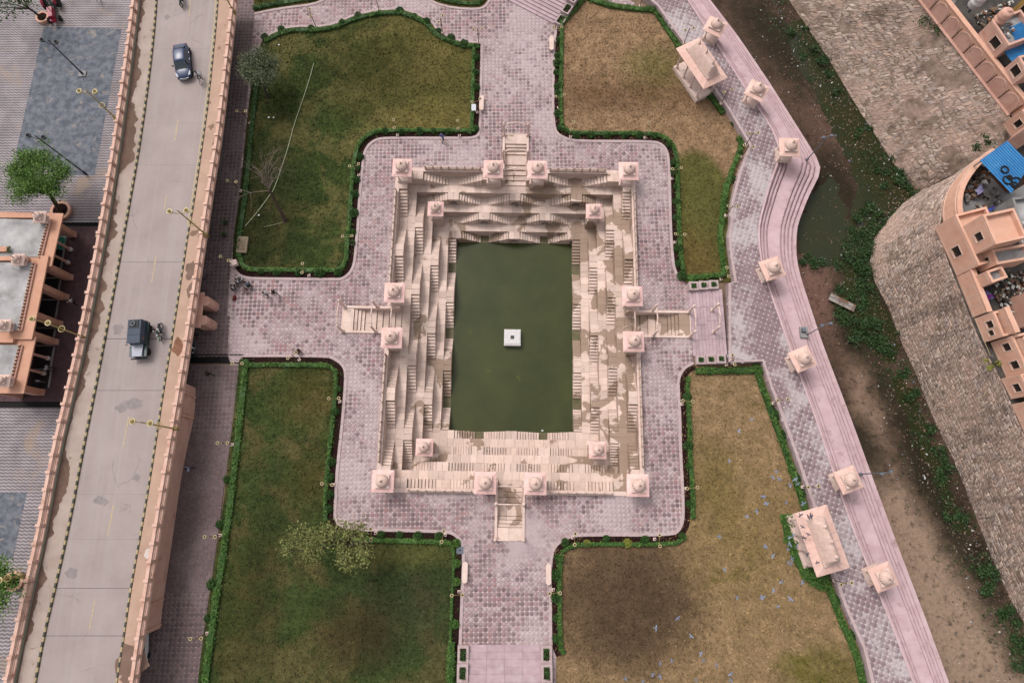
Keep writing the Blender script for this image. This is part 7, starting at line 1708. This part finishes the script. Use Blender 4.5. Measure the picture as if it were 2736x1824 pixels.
JG = M('dark_green_jeep_paint', C(46, 66, 70), C(40, 58, 62), ns=2, rough=.4, spec=.5); CANV = M('slate_canvas_top', C(84, 92, 106), C(74, 82, 96), ns=1.5, rough=.7, fine=.15); HOODM = M('pale_grey_bonnet', C(172, 170, 184), C(158, 158, 172), ns=2, rough=.35, spec=.5); ORG = M('orange_cloth', C(226, 140, 50), C(206, 118, 40))
def jeep(label, p, ang):
    t = thing('jeep', label, 'jeep', p, ang)
    MB().box(-.72, .72, -.55, 1.85, .45, 1.05).build('body', JG, t); MB().box(-.55, .55, -1.75, -.55, .5, .98).build('nose', JG, t)
    mb = MB(); mb.prism([(-.46, -1.78), (.46, -1.78), (.56, -.60), (-.56, -.60)], .98, 1.06); mb.build('bonnet', HOODM, t)
    mb = MB(); mb.prism([(-.66, -.52), (.66, -.52), (.68, 1.85), (-.68, 1.85)], 1.06, 1.82, top=[(-.62, -.44), (.62, -.44), (.64, 1.80), (-.64, 1.80)]); mb.box(-.66, .66, -.60, -.42, 1.78, 1.84); mb.build('canvas_top', CANV, t)
    for y in (.25, .9): MB().tube([(-.64, y, 1.83), (.64, y, 1.83)], .02, 4).build('roof_seam', CANV, t)
    MB().box(-.45, .45, 1.0, 1.72, 1.821, 1.86).build('roof_hatch', TRIMB, t); mb = MB(); mb.torus((-.1, 1.36, 1.92), .19, .06, 18, 6); mb.build('spare_ring', GREY, t)
    mb = MB(); mb.add([(-.64, -.60, 1.06), (.64, -.60, 1.06), (.60, -.50, 1.66), (-.60, -.50, 1.66)], [(0, 1, 2, 3)]); mb.add([(-.64, -.56, 1.06), (.64, -.56, 1.06), (.60, -.46, 1.66), (-.60, -.46, 1.66)], [(0, 1, 2, 3)]); mb.build('windscreen', CGLASS, t)
    for s in (-1, 1):
        MB().prism([(s * .56, -1.80), (s * .86, -1.74), (s * .86, -.70), (s * .72, -.40), (s * .56, -.40)][::s], .80, .87).build('front_wing', JG, t); MB().box(s * .73, s * .90, .62, 1.70, .84, .90).build('rear_wing', JG, t) if s > 0 else MB().box(-.90, -.73, .62, 1.70, .84, .90).build('rear_wing', JG, t)
        mb = MB(); mb.lathe([(.10, 0), (.11, .05)], 12); mb.xf(Matrix.Translation((s * .40, -1.76, .82)) @ Matrix.Rotation(PI / 2, 4, 'X')).build('headlight', LENS, t)
        MB().box(s * .98 - .06, s * .98 + .06, -.62, -.56, 1.12, 1.30).build('mirror', TRIMB, t)
        for y in (-1.22, 1.18): wheel(t, s * .72, y, .37, .22)
    MB().box(-.80, .80, -1.96, -1.84, .50, .64).build('bumper', TRIMB, t); MB().box(-.44, .44, -1.80, -1.775, .56, .92).build('grille', TRIMB, t); MB().box(-.74, .74, -.5, 1.8, .34, .45).build('chassis', TRIMB, t); MB().torus((.3, -.2, 1.15), .17, .02, 14, 5).build('steering_wheel', TRIMB, t)
    return t
p0, p1 = W(363, 955, ZD + 1.05), W(357, 862, ZD + 1.84)
jang = math.atan2(p1.y - p0.y, p1.x - p0.x) - PI / 2
jc = W(358.5, 884, ZD + 1.84); jeep('dark green jeep with a slate canvas top and pale bonnet on the elevated road', Vector((jc.x, jc.y - .62, ZD + .01)), jang)

SKIN = M('brown_skin', C(126, 86, 66), C(112, 76, 58)); HAIR = M('black_hair', C(28, 24, 24), C(36, 30, 28)); SH = {'white': M('white_shirt', C(228, 226, 226), C(206, 204, 208)), 'blue': M('blue_shirt', C(104, 128, 186), C(90, 112, 168)), 'pale': M('pale_blue_shirt', C(170, 180, 206), C(150, 162, 190)), 'dark': M('dark_shirt', C(34, 42, 44), C(28, 34, 36)), 'orange': ORG, 'red': M('maroon_shirt', C(120, 40, 42), C(104, 32, 34)), 'cream': M('cream_shawl', C(216, 206, 196), C(196, 186, 176)), 'black': M('black_clothes', C(30, 26, 28), C(36, 30, 30))}
TR = {'dark': M('dark_trousers', C(36, 38, 50), C(44, 46, 58)), 'grey': M('grey_trousers', C(110, 106, 108), C(94, 90, 92)), 'black': SH['black'], 'green': M('dark_green_trousers', C(40, 62, 50), C(34, 52, 42)), 'white': SH['white']}
POSES = {
 'stand': dict(pel=(0, 0, .92), chest=(0, -.02, 1.28), neck=(0, -.02, 1.47), head=(0, -.04, 1.62), sh=.19, elb=((.25, .02, 1.16), (-.25, .02, 1.16)), han=((.26, -.08, .90), (-.26, -.08, .90)), hip=.10, kne=((.11, -.03, .48), (-.11, .03, .48)), ank=((.12, .02, .08), (-.12, .06, .08)), toe=((.13, -.14, .04), (-.13, -.10, .04))),
 'walk': dict(pel=(0, 0, .90), chest=(0, -.05, 1.26), neck=(0, -.07, 1.45), head=(0, -.10, 1.60), sh=.19, elb=((.25, .14, 1.18), (-.25, -.12, 1.16)), han=((.25, .10, .94), (-.24, -.30, 1.0)), hip=.10, kne=((.11, -.22, .50), (-.11, .06, .46)), ank=((.11, -.22, .09), (-.11, .34, .14)), toe=((.12, -.38, .05), (-.12, .22, .04))),
 'sit': dict(pel=(0, 0, .48), chest=(0, -.03, .84), neck=(0, -.06, 1.03), head=(0, -.10, 1.18), sh=.19, elb=((.26, -.10, .74), (-.26, -.10, .74)), han=((.16, -.34, .62), (-.16, -.34, .62)), hip=.10, kne=((.14, -.44, .50), (-.14, -.44, .50)), ank=((.14, -.44, .08), (-.14, -.40, .08)), toe=((.15, -.60, .04), (-.15, -.56, .04))),
 'ride': dict(pel=(0, .12, .82), chest=(0, -.02, 1.16), neck=(0, -.08, 1.34), head=(0, -.13, 1.49), sh=.19, elb=((.30, -.24, 1.10), (-.30, -.24, 1.10)), han=((.28, -.52, 1.0), (-.28, -.52, 1.0)), hip=.11, kne=((.20, -.28, .66), (-.20, -.28, .66)), ank=((.18, -.06, .28), (-.18, -.06, .28)), toe=((.18, -.22, .24), (-.18, -.22, .24)))}
PB = {}
def body_mesh(pose):
    P = POSES[pose]; V = []; E = []; R = []
    def v(p, r): V.append(Vector(p)); R.append(r); return len(V) - 1
    pel = v(P['pel'], (.15, .12)); ch = v(P['chest'], (.17, .12)); ub = v(Vector(P['chest']).lerp(Vector(P['neck']), .55), (.14, .10)); nk = v(P['neck'], (.055, .055)); hd = Vector(P['head']); h0 = v(hd - Vector((0, 0, .03)), (.075, .085)); h1 = v(hd + Vector((0, 0, .06)), (.082, .095)); h2 = v(hd + Vector((0, .01, .13)), (.05, .055))
    mid_ = v(Vector(P['pel']).lerp(Vector(P['chest']), .5), (.14, .105)); E += [(pel, mid_), (mid_, ch), (ch, ub), (ub, nk), (nk, h0), (h0, h1), (h1, h2)]
    hands = []
    for k, s in ((0, 1), (1, -1)):
        sh = v(Vector(P['chest']).lerp(Vector(P['neck']), .5) + Vector((s * P['sh'], 0, 0)), (.062, .062)); el = v(P['elb'][k], (.045, .045)); wr = v(P['han'][k], (.030, .030)); d = (Vector(P['han'][k]) - Vector(P['elb'][k])).normalized(); pm = v(Vector(P['han'][k]) + d * .06, (.036, .022)); E += [(ub, sh), (sh, el), (el, wr), (wr, pm)]; hands.append((Vector(P['han'][k]) + d * .085, d, s))
        hp = v(Vector(P['pel']) + Vector((s * P['hip'], 0, -.06)), (.095, .095)); kn = v(P['kne'][k], (.062, .062)); an = v(P['ank'][k], (.042, .042)); to = v(P['toe'][k], (.042, .03)); E += [(pel, hp), (hp, kn), (kn, an), (an, to)]
    me = bpy.data.meshes.new('body'); me.from_pydata(V, E, []); o = bpy.data.objects.new('body_tmp', me); COL.objects.link(o)
    m = o.modifiers.new('s', 'SKIN'); sv = me.skin_vertices[0].data
    for i, r in enumerate(R): sv[i].radius = r
    sv[0].use_root = True; m2 = o.modifiers.new('d', 'SUBSURF'); m2.levels = 1
    dg = bpy.context.evaluated_depsgraph_get(); ev = o.evaluated_get(dg); q = bpy.data.meshes.new_from_object(ev); bpy.data.objects.remove(o)
    bm = bmesh.new(); bm.from_mesh(q)
    # fingers, nose and ears grow out of the same surface
    def bud(pts, r):
        mb = MB().tube(pts, r, 5); vs = [bm.verts.new(p) for p in mb.v]
        for f in mb.f:
            try: bm.faces.new([vs[i] for i in f])
            except ValueError: pass
    for hpos, d, s in hands:
        sd_ = d.cross(Vector((0, 1, .2))).normalized(); nn_ = sd_.cross(d).normalized()
        for i, l in enumerate((.065, .08, .085, .07)):
            b = hpos - d * .03 + sd_ * (-.027 + .018 * i); bud([b, b + d * l * .55, b + d * l * .85 - nn_ * .02], [.010, .009, .007])
        b = hpos - d * .055 + sd_ * -.03; bud([b, b - sd_ * .03 + d * .025, b - sd_ * .035 + d * .055], [.011, .010, .008])
    f = hd + Vector((0, -.10, .02)); bud([f + Vector((0, .02, .03)), f + Vector((0, -.015, -.005)), f + Vector((0, .01, -.015))], [.010, .014, .008])
    for s in (-1, 1): bud([hd + Vector((s * .08, 0, .045)), hd + Vector((s * .098, .015, .02)), hd + Vector((s * .08, .01, -.01))], [.008, .016, .008])
    bm.to_mesh(q); bm.free()
    PB[pose] = q; return q
def person(label, p, rz, pose, shirt, trousers, group=None, sleeves=True, hat=None):
    me = (PB.get(pose) or body_mesh(pose)).copy(); P = POSES[pose]
    for m in (SKIN, SH[shirt], TR[trousers], BLACK): me.materials.append(m)
    pel = Vector(P['pel']); nk = Vector(P['neck'])
    segs = []
    for k in (0, 1):
        segs += [(Vector(P['elb'][k]), Vector(P['han'][k]), 0), (Vector(P['kne'][k]), Vector(P['ank'][k]), 2), (pel + Vector(((1, -1)[k] * .1, 0, -.06)), Vector(P['kne'][k]), 2), (Vector(P['chest']).lerp(nk, .5) + Vector(((1, -1)[k] * .19, 0, 0)), Vector(P['elb'][k]), 1), (Vector(P['ank'][k]), Vector(P['toe'][k]), 3), (Vector(P['han'][k]), Vector(P['han'][k]) * 1.06 - Vector(P['elb'][k]) * .06, 0)]
    segs += [(pel + Vector((0, 0, .04)), Vector(P['chest']), 1), (Vector(P['chest']), nk - Vector((0, 0, .05)), 1), (nk, Vector(P['head']) + Vector((0, 0, .1)), 0), (pel - Vector((0, 0, .06)), pel - Vector((0, 0, .02)), 2)]
    for f in me.polygons:
        c = f.center; best = 9; bi = 0
        for a, b, m in segs:
            d = b - a; t_ = max(0, min(1, (c - a).dot(d) / max(d.length_squared, 1e-9))); q = (c - a - d * t_).length
            if q < best: best = q; bi = m
        f.material_index = bi
    me.polygons.foreach_set('use_smooth', [True] * len(me.polygons))
    t = thing('person', label, 'person', p, rz, group); o = link('body', me, t)
    h = Vector(P['head']) + Vector((0, .012, .06)); mb = MB(); n = 12
    mb.lathe([(.096, -.03), (.104, .02), (.094, .07), (.06, .105), (.015, .118)], n, h); mb.xf(Matrix.Identity(4)); mb.build('hair', HAIR if hat is None else hat, t, smooth=True)
    return t
def seat_chair(label, p, rz, mat, group='plastic chairs on the plaza'):
    t = thing('chair', label, 'chair', p, rz, group); MB().box(-.22, .22, -.22, .22, .40, .44).build('seat', mat, t); MB().box(-.22, .22, .20, .24, .46, .86).build('backrest', mat, t)
    for x in (-.2, .2):
        for y in (-.2, .2): MB().tube([(x, y, 0), (x * .95, y * .95, .40)], .022, 5).build('leg', mat, t)
        MB().tube([(x * 1.1, -.2, .44), (x * 1.1, -.2, .62), (x * 1.1, .22, .64)], .02, 5).build('armrest', mat, t)
    return t
BRC = M('brown_plastic', C(92, 64, 58), C(80, 54, 50), rough=.5); WHC = WHITE
def az(dx, dy): return math.atan2(dy, dx) + PI / 2     # facing: local -y
for (px, py, rz, sh_, tr_, lab) in ((641, 757, 2.2, 'white', 'dark', 'seated person in a white shirt leaning over, middle of the seated group'), (628, 773, 2.3, 'white', 'dark', 'seated person in a white shirt, westernmost of the seated group'), (668, 765, -2.4, 'pale', 'dark', 'seated person in a pale blue shirt, easternmost of the seated group')):
    p = W(px, py); seat_chair('dark chair under the ' + lab.replace(' leaning over', '').replace(' of the seated group', ''), p, rz, TRIMB); person(lab, p + Vector((0, 0, .02)), rz, 'sit', sh_, tr_, 'people sitting on the plaza')
seat_chair('empty brown chair facing the seated group', W(660, 779), -.3, BRC); seat_chair('white chair behind the seated group', W(646, 750), .4, WHC); seat_chair('brown chair standing alone by the drain at the lawn corner', W(803, 943), .8, BRC)
t = thing('red_bag', 'dark red bag standing on the plaza beside the seated group', 'bag', W(627, 797)); mb = MB(); mb.prism([(-.2, -.28), (.16, -.3), (.24, -.05), (.14, .32), (-.14, .3)], 0, .32, top=[(-.12, -.18), (.1, -.2), (.15, 0), (.08, .2), (-.08, .2)]); mb.build('sack', SH['red'], t); MB().tube([(-.05, -.1, .3), (0, 0, .46), (.04, .12, .3)], .02, 5).build('handle', SH['red'], t)
person('person in a white shirt and dark trousers walking across the plaza', W(716, 792), .7, 'walk', 'white', 'dark'); person('person in dark clothes walking beside the white shirted one', W(740, 788), .9, 'walk', 'dark', 'grey')
person('person in a blue shirt standing at the hedge north of the stepwell', W(1184, 378), 2.6, 'walk', 'blue', 'black'); person('person in black clothes walking on the path below the drain', W(566, 1003), 1.2, 'walk', 'black', 'black')
person('person in a cream shawl at the foot of the road parapet', W(550, 743), .6, 'stand', 'cream', 'grey'); person('person walking on the cobbled path beside the retaining wall', W(516, 1254), 1.9, 'walk', 'pale', 'dark'); person('person in maroon at the foot of the parapet by the pier', W(527, 896), .5, 'stand', 'red', 'dark')
person('person in white and dark clothes at the hall floor edge near the middle piers', W(206, 812, .1), .3, 'walk', 'white', 'dark'); person('person in a white shirt at the southern columns of the hall', W(136, 986, .1), 1.4, 'sit', 'white', 'dark'); person('person standing by the southern hall column in grey', W(121, 1022, .1), 0, 'stand', 'pale', 'grey'); person('person at the top edge of the wavy paving', W(265, 4), 1.0, 'walk', 'pale', 'dark')
person('driver in orange inside the open side of the jeep', Vector((jc.x + .42, jc.y - .55, ZD + .42)), jang, 'sit', 'orange', 'dark')

def motorbike(label, p, rz, mat, rider=None, scale=1.0):
    t = thing('motorbike', label, 'motorbike', p, rz, 'motorbikes')
    for y in (-.66, .62):
        mb = MB(); mb.torus((0, 0, 0), .27, .05, 20, 6, 'X'); w = mb.build('wheel', BLACK, t, loc=(0, y, .31)); mb = MB()
        for k in range(6): mb.tube([(0, 0, 0), (0, .26 * math.cos(k * PI / 3), .26 * math.sin(k * PI / 3))], .008, 4)
        mb.build('spoke', GREY, w)
    MB().tube([(0, -.62, .33), (0, -.50, .75), (0, -.44, .98)], .035, 6).build('fork', GREY, t); mb = MB(); mb.lathe([(.04, -.30), (.13, -.2), (.15, 0), (.12, .2), (.05, .28)], 10); mb.xf(Matrix.Translation((0, -.16, .74)) @ Matrix.Rotation(PI / 2, 4, 'X')).build('tank', mat, t, smooth=True)
    MB().box(-.12, .12, .1, .72, .72, .80).build('seat', BLACK, t); MB().box(-.13, .13, -.22, .26, .28, .62).build('engine', GREY, t); MB().box(-.05, .05, .3, .85, .55, .66).build('tail', mat, t); MB().tube([(-.36, -.34, 1.0), (-.2, -.42, 1.0), (.2, -.42, 1.0), (.36, -.34, 1.0)], .02, 5).build('handlebar', GREY, t); mb = MB(); mb.lathe([(.09, 0), (.10, .06)], 10); mb.xf(Matrix.Translation((0, -.48, .88)) @ Matrix.Rotation(PI / 2, 4, 'X')).build('headlamp', LENS, t); MB().tube([(.16, -.1, .3), (.17, .5, .34), (.17, .8, .38)], .04, 6).build('exhaust', GREY, t); MB().box(-.09, .09, -.95, -.42, .60, .63).build('mudguard', mat, t)
    return t
GB = M('dark_green_tank', C(44, 84, 66), C(36, 68, 54), rough=.35, spec=.5)
p = W(434, 888, ZD); p.z = ZD + .01; motorbike('dark green motorbike riding beside the jeep on the elevated road', p, .03, GB); person('rider in a white shirt on the motorbike beside the jeep', p + Vector((0, .02, 0)), .03, 'ride', 'white', 'green')
p = W(489, 6, ZD); p.z = ZD + .01; motorbike('dark motorbike at the top edge of the elevated road', p, .05, TRIMB); person('rider in dark clothes at the top edge of the elevated road', p, .05, 'ride', 'dark', 'dark')
p = W(524, 935, 0); motorbike('motorbike standing under the east parapet beside the drain', p, .3, TRIMB); person('person in a white shirt sitting on the motorbike under the parapet', p, .3, 'ride', 'white', 'dark')
p = W(540, 216, ZD); p.z = ZD + .01; t = thing('bicycle', 'black bicycle ridden behind the blue car on the elevated road', 'bicycle', p, .12)
for y in (-.52, .52): MB().torus((0, 0, 0), .32, .022, 22, 5, 'X').build('wheel', BLACK, t, loc=(0, y, .34))
mb = MB(); [mb.tube(q, .022, 5) for q in ([(0, .52, .34), (0, .05, .30), (0, -.38, .80)], [(0, .05, .30), (0, .18, .86)], [(0, .52, .34), (0, .16, .74), (0, -.38, .78)], [(0, -.52, .34), (0, -.36, 1.0)])]; mb.build('frame', TRIMB, t); MB().tube([(-.28, -.22, 1.0), (-.1, -.38, 1.02), (.1, -.38, 1.02), (.28, -.22, 1.0)], .02, 5).build('handlebar', GREY, t); MB().box(-.09, .09, .06, .32, .86, .92).build('saddle', BLACK, t); MB().box(-.12, .12, .34, .78, .70, .72).build('carrier', GREY, t)
person('cyclist in a white shirt on the bicycle behind the blue car', p + Vector((0, .06, .06)), .12, 'ride', 'white', 'dark')
# white van half under the road
t = thing('white_van', 'white van half hidden below the road at the south end of the retaining wall', 'van', W(380, 1714, 0), .1); V, F = loft([(-1.9, [(.7, .3), (.8, .5), (.8, .95), (.62, 1.05), (0, 1.08)]), (-1.5, [(.78, .3), (.84, .5), (.84, 1.1), (.7, 1.2), (0, 1.24)]), (-.9, [(.78, .3), (.84, .5), (.82, 1.3), (.68, 1.75), (0, 1.8)]), (1.7, [(.78, .3), (.84, .5), (.82, 1.3), (.70, 1.76), (0, 1.82)]), (1.9, [(.76, .3), (.82, .5), (.80, 1.3), (.66, 1.6), (0, 1.66)])]); MB().add(V, F).build('body', WHITE, t)
mb = MB(); mb.add([(-.68, -1.45, 1.26), (.68, -1.45, 1.26), (.58, -.95, 1.72), (-.58, -.95, 1.72)], [(0, 1, 2, 3)]); mb.add([(-.68, -1.42, 1.22), (.68, -1.42, 1.22), (.58, -.9, 1.68), (-.58, -.9, 1.68)], [(0, 1, 2, 3)]); mb.build('windscreen', CGLASS, t)
for s in (-1, 1):
    for y in (-1.2, 1.2): wheel(t, s * .74, y, .31, .2)
    MB().box(s * .835 - .01, s * .835 + .01, -.7, 1.5, 1.05, 1.45).build('side_window', CGLASS, t)
# red tractor
RT = M('red_tractor_paint', C(176, 40, 66), C(150, 30, 52), ns=2, rough=.4, spec=.4)
t = thing('tractor', 'red tractor parked beside the small tree planter on the wavy paving', 'tractor', W(148, 32, 0), .28)
mb = MB(); mb.prism([(-.27, -1.75), (.27, -1.75), (.32, -.35), (-.32, -.35)], .62, 1.22, top=[(-.24, -1.72), (.24, -1.72), (.30, -.35), (-.30, -.35)]); mb.build('bonnet', RT, t); MB().box(-.25, .25, -1.75, 1.0, .45, .62).build('chassis', TRIMB, t); MB().box(-.3, .3, -2.0, -1.76, .45, .8).build('front_weight', RT, t)
for s in (-1, 1):
    wheel(t, s * .62, -1.45, .36, .24); wheel(t, s * .72, .75, .66, .36)
    mb = MB(); mb.tube([(s * .72, .75 + .74 * math.cos(a), .66 + .74 * math.sin(a)) for a in np.linspace(.3, 2.7, 8)], .15, 4); mb.build('wing', RT, t)
MB().box(-.24, .24, .55, 1.0, .92, 1.0).build('seat', TRIMB, t); MB().box(-.24, .24, .98, 1.04, 1.0, 1.35).build('seat_back', TRIMB, t); MB().torus((0, .18, 1.3), .2, .022, 14, 5).build('steering_wheel', TRIMB, t); MB().tube([(.18, -1.0, 1.2), (.18, -1.0, 1.8)], .04, 6).build('exhaust', TRIMB, t); MB().box(-.5, .5, 1.05, 1.8, .5, .62).build('link_frame', RT, t)
# pigeons
PG = M('blue_grey_pigeon', C(160, 166, 184), C(118, 124, 146), ns=14, isl=.2); PG2 = M('dark_pigeon', C(104, 96, 108), C(84, 78, 92), ns=14)
def bird_mesh(mat):
    mb = MB(); mb.lathe([(.012, -.16), (.05, -.10), (.068, 0), (.05, .09), (.03, .13), (.035, .17), (.012, .21)], 8); mb.xf(Matrix.Rotation(-PI / 2, 4, 'X'))
    for s in (-1, 1):
        w = [(s * .04, .09, .02), (s * .22, .14, .10), (s * .42, .02, .06), (s * .24, -.04, .08), (s * .05, -.08, .02)]; mb.add(w + [(x, y, z - .014) for x, y, z in w], [(0, 1, 2, 3, 4), (9, 8, 7, 6, 5)] + [(i, (i + 1) % 5, 5 + (i + 1) % 5, 5 + i) for i in range(5)])
    tl = [(-.03, -.12, 0), (.03, -.12, 0), (.08, -.28, .01), (-.08, -.28, .01)]; mb.add(tl + [(x, y, z - .012) for x, y, z in tl], [(0, 1, 2, 3), (7, 6, 5, 4), (0, 1, 5, 4), (1, 2, 6, 5), (2, 3, 7, 6), (3, 0, 4, 7)])
    return mb.mesh('pigeon', mat)
BM, BM2 = bird_mesh(PG), bird_mesh(PG2)
def tb_(l, ox, oy): return [(ox + x * .3891, oy + y * .3891) for x, y in l]
B1 = tb_([(1512,45),(1745,288),(1768,338),(1700,388),(1633,424),(1443,562),(1760,630),(1480,787),(1568,980),(1733,980),(1316,1366),(1118,1412),(1335,1412),(1036,1432),(1425,1447),(988,1507),(1036,1522),(1523,1504),(1522,1545),(800,1535),(916,1558),(1283,1545)], 1360, 1214)
B1d = tb_([(1158,1122),(1008,1190),(1250,1245)], 1360, 1214)
B2 = tb_([(98,118),(73,155),(118,168),(192,210),(228,170),(10,287),(30,335),(165,327),(283,335),(22,630),(74,695),(245,200),(205,715),(180,738),(200,750),(133,873),(277,875),(78,933),(5,978),(194,990),(108,1041),(190,568),(215,550),(178,650),(190,615),(237,630)], 2036, 1214)
B3 = tb_([(263,415),(320,430),(340,425),(278,497),(318,547),(283,568),(295,575),(311,685),(378,740),(335,418)], 2036, 1214)
B4 = tb_([(1665, 1335), (1578, 1417)], 1360, 600)
def birds(L, lab, grp, z0, z1, me):
    for px, py in L:
        z = RNG.uniform(z0, z1); o = link('pigeon', me, None, W(px, py, z), label=lab, cat='bird', group=grp); o.rotation_euler = (RNG.normal(0, .15), RNG.normal(0, .35), RNG.uniform(0, 6.28)); o.scale = (RNG.uniform(.6, .78),) * 3
birds(B1, 'blue grey pigeon flying low over the big brown south-east lawn', 'pigeons over the south-east lawn', 3, 7, BM); birds(B1d, 'blue grey pigeon flying over the dark damp patch of the south-east lawn', 'pigeons over the dark damp patch', 4, 6, BM)
birds(B2, 'blue grey pigeon flying at the west side of the south curved-roof pavilion', 'pigeons beside the south pavilion', 3, 7, BM); birds(B3, 'dark pigeon flying just above the pale eaves of the south curved-roof pavilion', 'dark pigeons over the pavilion eaves', 4.2, 5.2, BM2); birds(B4, 'blue grey pigeon over the northern part of the brown south-east lawn', 'pigeons over the north of the brown lawn', 4, 7, BM)
